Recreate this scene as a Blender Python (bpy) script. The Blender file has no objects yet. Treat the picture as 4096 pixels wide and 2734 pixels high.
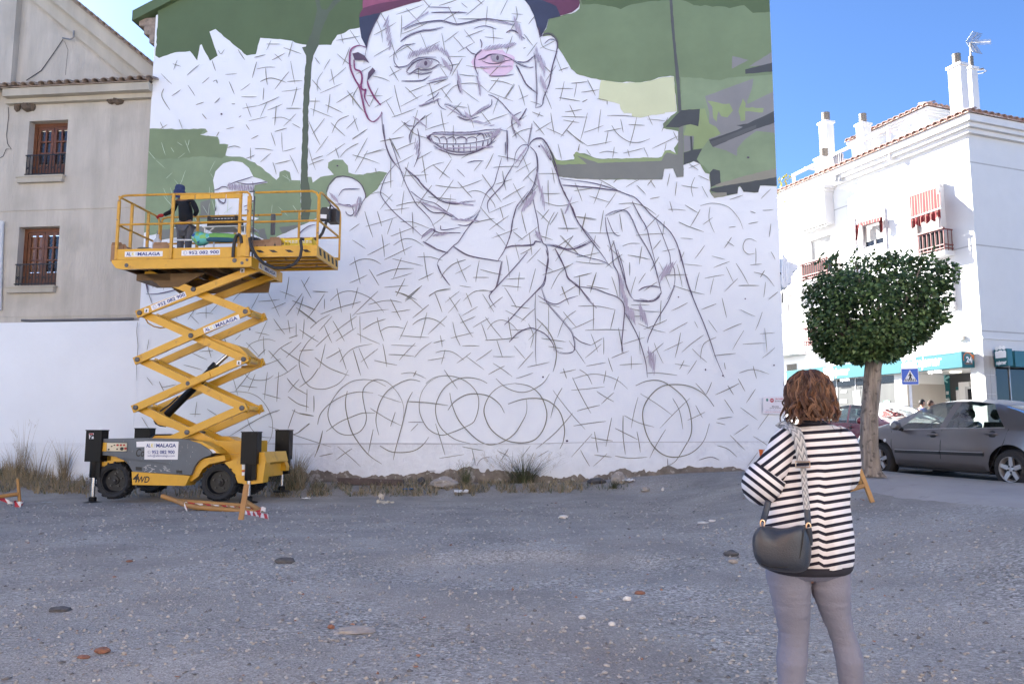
import bpy,bmesh,math,random
from mathutils import Vector,Matrix,noise
R = math.radians
V = Vector
rnd = random.Random(7)
S = bpy.context.scene
COL = S.collection
# ---------------------------------------------------------------- camera, sky, sun, exposure
CAMZ = 1.30
PITCH = math.atan(378/3212)
cam_d = bpy.data.cameras.new('camera')
cam_d.sensor_width = 36.0
cam_d.lens = 3212/4096*36
cam_d.clip_start,cam_d.clip_end = 0.05,2000
cam = bpy.data.objects.new('camera',cam_d)
cam.location = (0,0,CAMZ)
cam.rotation_euler = (R(90)+PITCH,0,0)
COL.objects.link(cam)
S.camera = cam
SUN_EL = R(26)
SUN_DIR = V((-0.79,0.61,0)).normalized()
world = bpy.data.worlds.new('World')
S.world = world
world.use_nodes = True
wn = world.node_tree
wn.nodes.clear()
wo = wn.nodes.new('ShaderNodeOutputWorld')
wb = wn.nodes.new('ShaderNodeBackground')
sky = wn.nodes.new('ShaderNodeTexSky')
sky.sky_type = 'NISHITA'
sky.sun_disc = False
sky.sun_elevation = SUN_EL
sky.sun_rotation = math.atan2(SUN_DIR.x,SUN_DIR.y)
sky.air_density,sky.dust_density,sky.ozone_density = 0.62,0.5,6.5
wb.inputs['Strength'].default_value = 0.051
wn.links.new(sky.outputs[0],wb.inputs[0])
wn.links.new(wb.outputs[0],wo.inputs[0])
sun_d = bpy.data.lights.new('sun','SUN')
sun_d.energy = 4.2
sun_d.angle = R(0.53)
sun_d.color = (1.0,0.965,0.90)
sun = bpy.data.objects.new('sun',sun_d)
sd = V((SUN_DIR.x*math.cos(SUN_EL),SUN_DIR.y*math.cos(SUN_EL),math.sin(SUN_EL)))
sun.rotation_euler = sd.to_track_quat('Z','Y').to_euler()
sun.location = (-20,20,40)
COL.objects.link(sun)
vs = S.view_settings
vs.view_transform = 'Standard'
vs.look = 'None'
vs.exposure = 2.90
vs.gamma = 1.0
vs.use_curve_mapping = False
# ---------------------------------------------------------------- measuring: a photo pixel to a point on a real plane
FPX = 3212.0
_cp,_sp = math.cos(PITCH),math.sin(PITCH)
EYE = V((0,0,CAMZ))
def ray(u,v):
 x,y = (u-2048)/FPX,(1367-v)/FPX
 return V((x,_cp-y*_sp,y*_cp+_sp))
def on_plane(u,v,p,n):
 d = ray(u,v)
 return EYE+d*((p-EYE).dot(n)/d.dot(n))
def at_y(u,v,y):
 d = ray(u,v)
 return EYE+d*(y/d.y)
 # ---------------------------------------------------------------- object helpers
def link(o):
 COL.objects.link(o)
 return o
def tag(o,label=None,cat=None,group=None,kind=None):
 if label:o['label'] = label
 if cat:o['category'] = cat
 if group:o['group'] = group
 if kind:o['kind'] = kind
 return o
def empty(name,loc,label=None,cat=None,group=None,rz=0.0):
 o = bpy.data.objects.new(name,None)
 o.location = loc
 o.rotation_euler = (0,0,rz)
 o.empty_display_size = 0.2
 link(o)
 return tag(o,label,cat,group)
def adopt(o,p):
 o.parent = p
 if p.parent is None:
  o.matrix_parent_inverse = p.matrix_basis.inverted()
 return o
def mesh_obj(name,verts,faces,mat,parent=None,smooth=False,label=None):
 me = bpy.data.meshes.new(name)
 me.from_pydata([tuple(v)for v in verts],[],faces)
 me.update()
 if smooth:
  me.polygons.foreach_set('use_smooth',[True]*len(me.polygons))
 if mat:me.materials.append(mat)
 o = link(bpy.data.objects.new(name,me))
 if parent:adopt(o,parent)
 if label:o['label'] = label
 return o
def shared(name,src,parent,matrix):
 """a further piece sharing src's mesh, placed by a world matrix"""
 o = link(bpy.data.objects.new(name,src.data if hasattr(src,'data')else src))
 o.matrix_basis = matrix
 adopt(o,parent)
 return o
class MB:
 """collects shapes into one mesh; T maps local to world"""
 def __init__(self,T=None):
  self.v,self.f,self.T = [],[],T
 def add(self,vs,fs):
  b = len(self.v)
  if self.T:vs = [self.T@V(p)for p in vs]
  self.v+=[V(p)for p in vs]
  self.f+=[tuple(i+b for i in f)for f in fs]
  return self
 def box(self,x0,x1,y0,y1,z0,z1,bevel=0.0):
  if bevel<=0:
   p = [(x0,y0,z0),(x1,y0,z0),(x1,y1,z0),(x0,y1,z0),(x0,y0,z1),(x1,y0,z1),(x1,y1,z1),(x0,y1,z1)]
   return self.add(p,[(3,2,1,0),(4,5,6,7),(0,1,5,4),(1,2,6,5),(2,3,7,6),(3,0,4,7)])
  bm = bmesh.new()
  bmesh.ops.create_cube(bm,size=1)
  for q in bm.verts:
   q.co = V(((x0+x1)/2+q.co.x*(x1-x0),(y0+y1)/2+q.co.y*(y1-y0),(z0+z1)/2+q.co.z*(z1-z0)))
  bmesh.ops.bevel(bm,geom=bm.edges[:],offset=bevel,segments=2,affect='EDGES',profile=0.6)
  bm.verts.index_update()
  self.add([q.co.copy()for q in bm.verts],[tuple(q.index for q in f.verts)for f in bm.faces])
  bm.free()
  return self
 def prism(self,pts,a,b):
  """pts: list of 3-D points (a planar loop); extruded from +a to +b (vectors)"""
  n = len(pts)
  a,b = V(a),V(b)
  vs = [V(p)+a for p in pts]+[V(p)+b for p in pts]
  fs = [tuple(range(n)),tuple(reversed(range(n,2*n)))]
  fs+=[(i,i+n,(i+1)%n+n,(i+1)%n)for i in range(n)]
  return self.add(vs,fs)
 def bar(self,p,q,w,h,up=(0,0,1)):
  """rectangular bar from p to q; w sideways, h along up"""
  p,q,up = V(p),V(q),V(up)
  d = (q-p).normalized()
  s = d.cross(up)
  if s.length<1e-5:s = d.cross(V((0,1,0)))
  s.normalize();u = s.cross(d).normalized()
  s*=w/2;u*=h/2
  vs = [p-s-u,p+s-u,p+s+u,p-s+u,q-s-u,q+s-u,q+s+u,q-s+u]
  return self.add(vs,[(0,1,2,3),(7,6,5,4),(0,4,5,1),(1,5,6,2),(2,6,7,3),(3,7,4,0)])
 def tube(self,pts,r,n=8,caps=True,closed=False):
  pts = [V(p)for p in pts]
  m = len(pts)
  rs = r if isinstance(r,(list,tuple))else[r]*m
  vs,fs = [],[]
  prev = None
  for i,p in enumerate(pts):
   if closed:d = pts[(i+1)%m]-pts[i-1]
   else:d = pts[min(i+1,m-1)]-pts[max(i-1,0)]
   d.normalize()
   if prev is None:
    s = d.cross(V((0,0,1)))
    if s.length<0.1:s = d.cross(V((0,1,0)))
   else:
    s = prev-d*prev.dot(d)
   s.normalize();prev = s
   t = d.cross(s)
   for k in range(n):
    a = 2*math.pi*k/n
    vs.append(p+(s*math.cos(a)+t*math.sin(a))*rs[i])
  for i in range(m if closed else m-1):
   j = (i+1)%m
   for k in range(n):
    fs.append((i*n+k,i*n+(k+1)%n,j*n+(k+1)%n,j*n+k))
  if caps and not closed:
   fs.append(tuple(reversed(range(n))))
   fs.append(tuple(range((m-1)*n,m*n)))
  return self.add(vs,fs)
 def lathe(self,prof,o,axis,n=24,caps=True):
  """prof: list of (radius, height along axis)"""
  o,ax = V(o),V(axis).normalized()
  s = ax.orthogonal().normalized();t = ax.cross(s)
  vs,fs = [],[]
  for r,h in prof:
   for k in range(n):
    a = 2*math.pi*k/n
    vs.append(o+ax*h+(s*math.cos(a)+t*math.sin(a))*r)
  for i in range(len(prof)-1):
   for k in range(n):
    fs.append((i*n+k,i*n+(k+1)%n,(i+1)*n+(k+1)%n,(i+1)*n+k))
  if caps:
   fs.append(tuple(reversed(range(n))))
   fs.append(tuple(range((len(prof)-1)*n,len(prof)*n)))
  return self.add(vs,fs)
 def build(self,name,mat,parent=None,smooth=False,label=None,fix=True):
  o = mesh_obj(name,self.v,self.f,mat,parent,smooth,label)
  if fix:
   bm = bmesh.new();bm.from_mesh(o.data)
   bmesh.ops.recalc_face_normals(bm,faces=bm.faces[:])
   bm.to_mesh(o.data);bm.free()
  if smooth:auto_smooth(o)
  return o
def auto_smooth(o,ang=40):
 me = o.data
 bm = bmesh.new();bm.from_mesh(me)
 ca = math.cos(R(ang))
 for e in bm.edges:
  if len(e.link_faces)==2 and e.link_faces[0].normal.dot(e.link_faces[1].normal)<ca:
   e.smooth = False
 for f in bm.faces:f.smooth = True
 bm.to_mesh(me);bm.free()
 # ---------------------------------------------------------------- materials
MATS = {}
def mat(name,col,rough=0.6,metal=0.0,var=0.12,scale=3.0,bump=0.0,bscale=60.0,spots=None,spec=0.5,coat=0.0,streak=False):
 if name in MATS:return MATS[name]
 m = bpy.data.materials.new(name)
 m.use_nodes = True
 nt = m.node_tree
 L = nt.links.new
 bs = nt.nodes['Principled BSDF']
 bs.inputs['Roughness'].default_value = rough
 bs.inputs['Metallic'].default_value = metal
 bs.inputs['Specular IOR Level'].default_value = spec
 bs.inputs['Coat Weight'].default_value = coat
 tc = nt.nodes.new('ShaderNodeTexCoord')
 src = tc.outputs['Object']
 if streak:
  mp = nt.nodes.new('ShaderNodeMapping')
  mp.inputs['Scale'].default_value = (1,1,0.12)
  L(src,mp.inputs[0]);src = mp.outputs[0]
 nz = nt.nodes.new('ShaderNodeTexNoise')
 nz.inputs['Scale'].default_value = scale
 nz.inputs['Detail'].default_value = 8
 nz.inputs['Roughness'].default_value = 0.62
 L(src,nz.inputs['Vector'])
 rp = nt.nodes.new('ShaderNodeValToRGB')
 c = V(col[:3])
 lo,hi = c*(1-var),c*(1+var)
 rp.color_ramp.elements[0].position = 0.3
 rp.color_ramp.elements[1].position = 0.7
 rp.color_ramp.elements[0].color = (*lo,1)
 rp.color_ramp.elements[1].color = (*[min(1,x)for x in hi],1)
 L(nz.outputs['Fac'],rp.inputs[0])
 out = rp.outputs[0]
 if spots:
  scol,sscale,thr,soft = spots
  n2 = nt.nodes.new('ShaderNodeTexNoise')
  n2.inputs['Scale'].default_value = sscale
  n2.inputs['Detail'].default_value = 6
  L(tc.outputs['Object'],n2.inputs['Vector'])
  r2 = nt.nodes.new('ShaderNodeValToRGB')
  r2.color_ramp.elements[0].position = thr
  r2.color_ramp.elements[1].position = min(1,thr+soft)
  L(n2.outputs['Fac'],r2.inputs[0])
  mx = nt.nodes.new('ShaderNodeMix');mx.data_type = 'RGBA'
  L(r2.outputs[0],mx.inputs['Factor'])
  L(out,mx.inputs['A'])
  mx.inputs['B'].default_value = (*scol,1)
  out = mx.outputs['Result']
 L(out,bs.inputs['Base Color'])
 if bump>0:
  n3 = nt.nodes.new('ShaderNodeTexNoise')
  n3.inputs['Scale'].default_value = bscale
  n3.inputs['Detail'].default_value = 5
  L(src if streak else tc.outputs['Object'],n3.inputs['Vector'])
  b = nt.nodes.new('ShaderNodeBump')
  b.inputs['Strength'].default_value = bump
  b.inputs['Distance'].default_value = 0.02
  L(n3.outputs['Fac'],b.inputs['Height'])
  L(b.outputs[0],bs.inputs['Normal'])
 MATS[name] = m
 return m
def emit_mat(name,col,strength):
 m = bpy.data.materials.new(name);m.use_nodes = True
 bs = m.node_tree.nodes['Principled BSDF']
 bs.inputs['Base Color'].default_value = (*col,1)
 bs.inputs['Emission Color'].default_value = (*col,1)
 bs.inputs['Emission Strength'].default_value = strength
 return m
def glass_mat(name,tint=(0.8,0.85,0.85),clear=0.75,rough=0.02,sheen=1.0):
 """window glass: clear sheet that lets light through, with a mirror sheen"""
 m = bpy.data.materials.new(name);m.use_nodes = True
 nt = m.node_tree;nt.nodes.clear();L = nt.links.new
 out = nt.nodes.new('ShaderNodeOutputMaterial')
 tr = nt.nodes.new('ShaderNodeBsdfTransparent');tr.inputs[0].default_value = (*[t*clear for t in tint],1)
 gl = nt.nodes.new('ShaderNodeBsdfGlossy');gl.inputs['Roughness'].default_value = rough
 gl.inputs[0].default_value = (0.9,0.93,0.95,1)
 fr = nt.nodes.new('ShaderNodeFresnel');fr.inputs[0].default_value = 1.55
 mx = nt.nodes.new('ShaderNodeMixShader')
 ml = nt.nodes.new('ShaderNodeMath');ml.operation = 'MULTIPLY';ml.inputs[1].default_value = sheen;L(fr.outputs[0],ml.inputs[0])
 L(ml.outputs[0],mx.inputs[0]);L(tr.outputs[0],mx.inputs[1]);L(gl.outputs[0],mx.inputs[2])
 L(mx.outputs[0],out.inputs[0])
 return m
 # ---------------------------------------------------------------- lettering as real flat mesh
def text_mesh(s,size,bold=0.0,shear=0.0,squeeze=1.0):
 cu = bpy.data.curves.new('lettering','FONT')
 cu.body = s;cu.size = size;cu.offset = bold;cu.shear = shear
 cu.align_x = 'CENTER';cu.align_y = 'CENTER';cu.resolution_u = 3
 cu.fill_mode = 'FRONT'
 o = bpy.data.objects.new('lettering',cu);COL.objects.link(o)
 dg = bpy.context.evaluated_depsgraph_get()
 me = bpy.data.meshes.new_from_object(o.evaluated_get(dg))
 bpy.data.objects.remove(o);bpy.data.curves.remove(cu)
 xs = [q.co.x for q in me.vertices]or[0];ys = [q.co.y for q in me.vertices]or[0]
 cx,cy = (max(xs)+min(xs))/2,(max(ys)+min(ys))/2
 for q in me.vertices:
  q.co.x = (q.co.x-cx)*squeeze;q.co.y-=cy
 return me,(max(xs)-min(xs))*squeeze,max(ys)-min(ys)
def lettering(s,o,xdir,ydir,mat_,parent,width=None,height=None,bold=0.0,shear=0.0,name='lettering'):
 """s centred at world point o; xdir/ydir unit vectors; fitted to width and height"""
 me,w,h = text_mesh(s,1.0,bold,shear)
 kx = (width/w)if width else(height/h)
 ky = (height/h)if height else kx
 x,y = V(xdir),V(ydir);n = x.cross(y)
 M4 = Matrix(((x.x,y.x,n.x,o[0]),(x.y,y.y,n.y,o[1]),(x.z,y.z,n.z,o[2]),(0,0,0,1)))
 vs = [M4@V((q.co.x*kx,q.co.y*ky,0))for q in me.vertices]
 fs = [tuple(p.vertices)for p in me.polygons]
 bpy.data.meshes.remove(me)
 return mesh_obj(name,vs,fs,mat_,parent)
def tess(pts):
 from mathutils.geometry import tessellate_polygon
 return[tuple(t)for t in tessellate_polygon([[V(p)for p in pts]])]
def smoothstep(a,b,x):
 t = max(0.0,min(1.0,(x-a)/(b-a)))
 return t*t*(3-2*t)
 # ---------------------------------------------------------------- the lie of the land
def ground_z(x,y):
 a = 0.48*smoothstep(2.5,6.2,x)*smoothstep(1.5,7.5,y)
 yw = y+0.105*x
 b = (0.15+0.22*smoothstep(0.5,4.5,x))*smoothstep(18.2,20.1,yw)
 z = a+b*(1-a/0.48)
 far = smoothstep(19.0,30.0,y)*0.40*smoothstep(5,8,x)
 z+=far-0.09*smoothstep(10,16,y)*(1-smoothstep(-2,2.5,x))*(1-smoothstep(17.8,19.5,yw))
 return z
def lot_z(x,y):
 z = ground_z(x,y)
 d = math.hypot((x-0.1)/1.9,(y-8.3)/1.25)
 z-=0.10*(1-smoothstep(0.62,1.0,d))
 q = V((x,y,0))
 z+=0.012*noise.noise(q*0.9)+0.009*noise.noise(q*2.7)+0.006*noise.noise(q*7)
 return z

# ================================================================ SETTING: ground, pavement, road
def grid_sheet(name,fn,xs,ys,mat_,kind='structure'):
 vs = [(x,y,fn(x,y))for y in ys for x in xs]
 n = len(xs)
 fs = [(j*n+i,j*n+i+1,(j+1)*n+i+1,(j+1)*n+i)for j in range(len(ys)-1)for i in range(n-1)]
 o = mesh_obj(name,vs,fs,mat_,None,True)
 o['kind'] = kind
 return o
def steps(a,b,n,p=1.0):
 return[a+(b-a)*(i/n)**p for i in range(n+1)]
def gravel_material():
 m = bpy.data.materials.new('gravel');m.use_nodes = True
 nt = m.node_tree;L = nt.links.new;N = nt.nodes.new
 bs = nt.nodes['Principled BSDF'];bs.inputs['Roughness'].default_value = 0.95
 bs.inputs['Specular IOR Level'].default_value = 0.15
 tc = N('ShaderNodeTexCoord')
 def vor(scale):
  v = N('ShaderNodeTexVoronoi');v.inputs['Scale'].default_value = scale
  v.inputs['Randomness'].default_value = 1.0
  L(tc.outputs['Object'],v.inputs['Vector']);return v
 def noi(scale,det=6,rough=0.6):
  n = N('ShaderNodeTexNoise');n.inputs['Scale'].default_value = scale
  n.inputs['Detail'].default_value = det;n.inputs['Roughness'].default_value = rough
  L(tc.outputs['Object'],n.inputs['Vector']);return n
 def ramp(src,stops):
  r = N('ShaderNodeValToRGB');e = r.color_ramp.elements
  while len(e)<len(stops):e.new(0.5)
  for k,(p,c)in enumerate(stops):
   e[k].position = p;e[k].color = (*c,1)
  L(src,r.inputs[0]);return r
 def mix(f,a,b,mode='MIX'):
  x = N('ShaderNodeMix');x.data_type = 'RGBA';x.blend_type = mode
  if hasattr(f,'type')and not isinstance(f,float):L(f,x.inputs['Factor'])
  else:x.inputs['Factor'].default_value = f
  L(a,x.inputs['A']);L(b,x.inputs['B']);return x.outputs['Result']
 v1,v2 = vor(48),vor(120)
 sep = N('ShaderNodeSeparateColor');L(v1.outputs['Color'],sep.inputs[0])
 stone = ramp(sep.outputs[0],[(0.0,(0.17,0.163,0.15)),(0.35,(0.32,0.312,0.288)),(0.7,(0.405,0.395,0.37)),(0.9,(0.515,0.505,0.475)),(1.0,(0.67,0.655,0.62))])
 sep2 = N('ShaderNodeSeparateColor');L(v2.outputs['Color'],sep2.inputs[0])
 fine = ramp(sep2.outputs[1],[(0.0,(0.225,0.218,0.20)),(0.6,(0.375,0.365,0.34)),(1.0,(0.535,0.52,0.485))])
 pat = noi(0.55,5)
 fp = ramp(pat.outputs['Fac'],[(0.40,(0,0,0)),(0.62,(1,1,1))])
 c = mix(fp.outputs[0],stone.outputs[0],fine.outputs[0])
 # compacted brown dirt, more of it in long patches
 dn = noi(0.28,7,0.65)
 dr = ramp(dn.outputs['Fac'],[(0.46,(0,0,0)),(0.66,(0.8,0.8,0.8))])
 dc = noi(14,6)
 dcol = ramp(dc.outputs['Fac'],[(0.3,(0.265,0.24,0.21)),(0.7,(0.365,0.335,0.295))])
 # dirt takes over from the loose gravel towards the wall
 sp = N('ShaderNodeSeparateXYZ');L(tc.outputs['Object'],sp.inputs[0])
 mr = N('ShaderNodeMapRange');L(sp.outputs['Y'],mr.inputs[0]);mr.inputs[1].default_value = 8.0;mr.inputs[2].default_value = 13.5;mr.inputs[3].default_value = 0.0;mr.inputs[4].default_value = 0.62
 mm = N('ShaderNodeMath');mm.operation = 'MAXIMUM';L(dr.outputs[0],mm.inputs[0]);L(mr.outputs[0],mm.inputs[1])
 c = mix(mm.outputs[0],c,dcol.outputs[0])
 # broad light and dark areas of dust
 bn = noi(0.8,4)
 br = ramp(bn.outputs['Fac'],[(0.3,(0.80,0.80,0.80)),(0.7,(1.18,1.17,1.16))])
 c = mix(1.0,c,br.outputs[0],'MULTIPLY')
 L(c,bs.inputs['Base Color'])
 b = N('ShaderNodeBump');b.inputs['Strength'].default_value = 0.55;b.inputs['Distance'].default_value = 0.012
 ad = N('ShaderNodeMath');ad.operation = 'ADD'
 L(v1.outputs['Distance'],ad.inputs[0])
 fn = noi(90,4);L(fn.outputs['Fac'],ad.inputs[1])
 L(ad.outputs[0],b.inputs['Height']);L(b.outputs[0],bs.inputs['Normal'])
 return m
M_gravel = gravel_material()
xs = steps(-26,-8,30)+steps(-8,9,130)[1:]+steps(9,26,24)[1:]
ys = steps(-6,2,12)+steps(2,22,170)[1:]+steps(22,60,30)[1:]
grid_sheet('ground',lot_z,xs,ys,M_gravel)
# the flat land beyond, out to the horizon
def far_z(x,y):return-1.2
grid_sheet('far_ground',far_z,steps(-900,900,12),steps(-300,1500,12),mat('far_earth',(0.16,0.15,0.13),0.95,scale=0.02))
# road: asphalt that follows the rising street; its near edge is the kerb
KERB = [(16.5,4.5),(12.4,7.6),(9.6,10.2),(7.75,12.9),(6.95,14.2),(6.62,15.2),(6.75,16.8),(7.3,18.4),(7.9,20.0),(8.2,22),(6.4,27),(4.0,33.5),(0.5,43)]
def street_z(x,y):
 return 0.47+0.042*(y-13.0)*(1 if y>13 else 0.35)
def lerp_edge(edge,y):
 for(xa,ya),(xb,yb)in zip(edge,edge[1:]):
  if ya<=y<=yb:return xa+(xb-xa)*(y-ya)/(yb-ya)
 return edge[-1][0]
M_asphalt = mat('asphalt',(0.055,0.054,0.055),0.9,var=0.25,scale=2.0,bump=0.5,bscale=140,spots=((0.10,0.098,0.095),30,0.62,0.1))
rows = steps(4.5,43,90)
vs,fs = [],[]
for y in rows:
 xk = lerp_edge(KERB,y)
 for k in range(13):
  x = xk+0.12+(34-xk)*k/12
  vs.append((x,y,street_z(x,y)+0.01))
for j in range(len(rows)-1):
 for k in range(12):
  fs.append((j*13+k,j*13+k+1,(j+1)*13+k+1,(j+1)*13+k))
road = mesh_obj('road',vs,fs,M_asphalt,None,True);road['kind'] = 'structure'
# white kerbside line
mk = MB()
for(xa,ya),(xb,yb)in zip(KERB,KERB[1:]):
 pass
 # pavement: pale concrete between the gravel lot and the kerb
EDGE_IN = [(12.5,4.5),(8.6,6.6),(6.3,8.2),(5.45,9.6),(5.35,11.0),(5.5,12.6),(5.3,14.0),(5.0,15.6),(5.4,17.2),(6.2,18.6),(6.9,19.9),(7.1,22),(5.3,27),(3.0,33.5),(-0.6,43)]
M_pave = mat('pavement_concrete',(0.36,0.335,0.315),0.9,var=0.10,scale=1.2,bump=0.25,bscale=90,spots=((0.22,0.22,0.22),5,0.62,0.2))
def pave_z(x,y):
 return max(street_z(x,y)+0.05+0.07*smoothstep(10.5,13.5,y),lot_z(x,y)+0.02)
vs,fs = [],[]
rows = steps(4.5,43,150)
NK = 8
for y in rows:
 xi,xk = lerp_edge(EDGE_IN,y),lerp_edge(KERB,y)-0.13
 xi+=0.05*noise.noise(V((0,y*1.3,3)))
 for k in range(NK+1):
  x = xi+(xk-xi)*k/NK
  z = pave_z(x,y)
  if k==0:z = min(z,lot_z(x,y))-0.03
  vs.append((x,y,z))
for j in range(len(rows)-1):
 for k in range(NK):
  fs.append((j*(NK+1)+k,j*(NK+1)+k+1,(j+1)*(NK+1)+k+1,(j+1)*(NK+1)+k))
pv = mesh_obj('pavement',vs,fs,M_pave,None,True);pv['kind'] = 'structure'
# kerb stones
M_kerb = mat('kerb_stone',(0.30,0.295,0.285),0.85,var=0.15,scale=4,bump=0.3)
kb = MB()
for y0,y1 in zip(rows,rows[1:]):
 a,b = lerp_edge(KERB,y0),lerp_edge(KERB,y1)
 za,zb = pave_z(a,y0)+0.004,pave_z(b,y1)+0.004
 kb.add([(a-0.135,y0,za),(a+0.13,y0,za),(b+0.13,y1,zb),(b-0.135,y1,zb),(a+0.15,y0,za-0.3),(b+0.15,y1,zb-0.3)],[(0,1,2,3),(1,4,5,2)])
k = kb.build('kerb',M_kerb);k['kind'] = 'structure'

# ================================================================ MURAL HOUSE: the painted gable wall
TH = R(6.0)
WP0 = V((0,20.3,0));WN = V((-math.sin(TH),-math.cos(TH),0));WX = V((math.cos(TH),-math.sin(TH),0))
def wp(u,v,d=0.0):return on_plane(u,v,WP0,WN)+WN*d
def ws(p):return(p-WP0).dot(WX)
def wpt(s,z,d=0.0):return WP0+WX*s+V((0,0,z))+WN*d
S_L = ws(wp(592,640));S_R = ws(wp(3118,1000))
Z_EAVE_L = wp(629,78).z+0.12
print('wall',S_L,S_R,Z_EAVE_L)
M_plaster = mat('white_plaster',(0.765,0.80,0.85),0.8,var=0.03,scale=0.6,bump=0.05,bscale=25)
M_plinth = mat('rough_white_plaster',(0.735,0.77,0.82),0.85,var=0.06,scale=3,bump=0.7,bscale=9)
M_stonebase = mat('bare_masonry',(0.20,0.175,0.15),0.95,var=0.35,scale=4,bump=0.8,bscale=12,spots=((0.36,0.34,0.31),7,0.58,0.05))
M_tile = mat('clay_tile',(0.29,0.235,0.195),0.9,var=0.3,scale=5,bump=0.3,spots=((0.16,0.14,0.12),6,0.55,0.15))
mural_house = empty('mural_house',wpt((S_L+S_R)/2,0.3),'tall white gable wall with a half painted portrait sketch and green patches','building')
RIDGE_S = (S_L+S_R)/2;Z_RIDGE = Z_EAVE_L+4.0
DEPTH = 9.0
out = [(S_L,-0.5),(S_R,-0.5),(S_R,Z_EAVE_L),(RIDGE_S,Z_RIDGE),(S_L,Z_EAVE_L)]
MB().prism([wpt(s,z)for s,z in out],(0,0,0),-WN*DEPTH).build('wall',M_plaster,mural_house)
# roof slabs with a projecting verge
MG1 = (0.095,0.14,0.068)
M_dgreen = mat('dark_green_paint',MG1,0.75,var=0.10,scale=0.5,bump=0.04,bscale=30)
rf = MB()
for sgn,s0 in((-1,S_L),(1,S_R)):
 e = s0+(-0.62 if sgn<0 else-0.01);sl = 4.0/((S_R-S_L)/2);zb = Z_EAVE_L-(0.62 if sgn<0 else-0.01)*sl+0.10
 lo,hi = (e,zb),(RIDGE_S,Z_RIDGE+0.10)
 rf.prism([wpt(lo[0],lo[1],0.14),wpt(hi[0],hi[1],0.14),wpt(hi[0],hi[1]+0.30,0.14),wpt(lo[0],lo[1]+0.30,0.14)],(0,0,0),-WN*(DEPTH+0.28))
rf.build('roof',M_dgreen,mural_house)
for k,(w,h)in enumerate(((0.50,0.22),(0.34,0.24),(0.17,0.26))):
 cb = MB()
 z1 = Z_EAVE_L-0.05-0.24*k
 cb.prism([wpt(S_L+0.02,z1,-0.02),wpt(S_L-w,z1,-0.02),wpt(S_L-w,z1-h,-0.02),wpt(S_L+0.02,z1-h-0.03,-0.02)],(0,0,0),-WN*1.2)
 cb.build('eave_corbel',M_tile,mural_house)
 # rough plinth below the seam, 12 mm proud, and the bare masonry along the ground
pl = [wp(u,v,0.012)for u,v in((-10,1769),(900,1771),(1900,1774),(2700,1769),(3150,1764))]
pb = [V((p.x,p.y,-0.4))for p in pl]
plinth_v,plinth_f = [],[]
def zat(s):
 a = [(ws(p),p.z)for p in pl]
 for(s0,z0),(s1,z1)in zip(a,a[1:]):
  if s0<=s<=s1:return z0+(z1-z0)*(s-s0)/(s1-s0)
 return a[0][1]if s<a[0][0]else a[-1][1]
NS = 120
M1 = MB()
s_list = [S_L+(S_R-S_L)*i/NS for i in range(NS+1)]
for i in range(NS):
 s0,s1 = s_list[i],s_list[i+1]
 M1.add([wpt(s0,-0.4,0.012),wpt(s1,-0.4,0.012),wpt(s1,zat(s1),0.012),wpt(s0,zat(s0),0.012),wpt(s1,zat(s1),-0.01),wpt(s0,zat(s0),-0.01)],[(0,1,2,3),(3,2,4,5)])
M1.build('plinth',M_plinth,mural_house,fix=False)
r2 = random.Random(11)
M2 = MB()
top = 0.0
N2 = 400
prev = None
for i in range(N2+1):
 s = S_L+(S_R-S_L)*i/N2
 u = 551+(3150-551)*i/N2
 # height of the broken plaster edge, measured along the photograph
 base = 1893+12*math.sin(i*0.05)-8*(i>N2*0.72)+18*noise.noise(V((i*0.11,0,0)))+9*noise.noise(V((i*0.5,3,0)))
 if r2.random()<0.10:top = r2.uniform(-22,10)
 z = wp(u,base+top*0.6).z
 p = (wpt(s,-0.4,0.045),wpt(s,z,0.045),wpt(s,z,0.0))
 if prev:M2.add([prev[0],p[0],p[1],prev[1],p[2],prev[2]],[(0,1,2,3),(3,2,4,5)])
 prev = p
M2.build('bare_masonry_base',M_stonebase,mural_house,fix=False)
# ---- paint on the wall: flat coats, each a few millimetres over the one below
ZM = {'A':(550,0,2.24),'B':(1350,0,2.24),'C':(2150,0,2.24),'D':(550,400,2.24),'E':(1400,500,2.24),'F':(2200,500,2.24),'G':(1900,1000,1.7425),'H':(550,1100,1.96),'I':(1200,1150,2.091)}
def zc(k,pts):
 x,y,s = ZM[k]
 return[(x+a/s,y+b/s)for a,b in pts]
def nums(t):
 q = [float(x)for x in t.split()]
 return list(zip(q[::2],q[1::2]))
UNIT = 8
class Coat:
 d = 0.003
def clampS(p):
 s = ws(p);s2 = max(S_L+0.004,min(S_R-0.004,s))
 return p+WX*(s2-s)
def rough_edge(pts,amp,seed=0):
 """brushy outline: subdivide and jitter"""
 o = []
 n = len(pts)
 for i in range(n):
  (x0,y0),(x1,y1) = pts[i],pts[(i+1)%n]
  L = math.hypot(x1-x0,y1-y0);m = max(1,int(L/14))
  for k in range(m):
   t = k/m;a = amp if k else amp*0.3
   x,y = x0+(x1-x0)*t,y0+(y1-y0)*t
   o.append((x+a*noise.noise(V((x*.11,y*.11,seed))),y+a*noise.noise(V((x*.11,y*.11,seed+9)))))
 return o
def patch(name,m,loops,amp=5):
 """one coat of one colour; loops: lists of photo points"""
 Coat.d+=0.0007
 for lp in loops:
  b = MB()
  q = rough_edge(lp,amp,len(lp))
  pts = [clampS(wp(u,v,Coat.d))for u,v in q]
  b.add(pts,tess([V((p.x*WX.x+p.y*WX.y,p.z,0))for p in pts]))
  o = mesh_obj(name,b.v,b.f,m,mural_house)
 return o
def pm(name,c,var=0.10):
 return mat(name,c,0.75,var=var,scale=0.9,bump=0.03,bscale=30)
P_mgreen = pm('mid_green_paint',(0.225,0.30,0.185),0.13)
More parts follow.
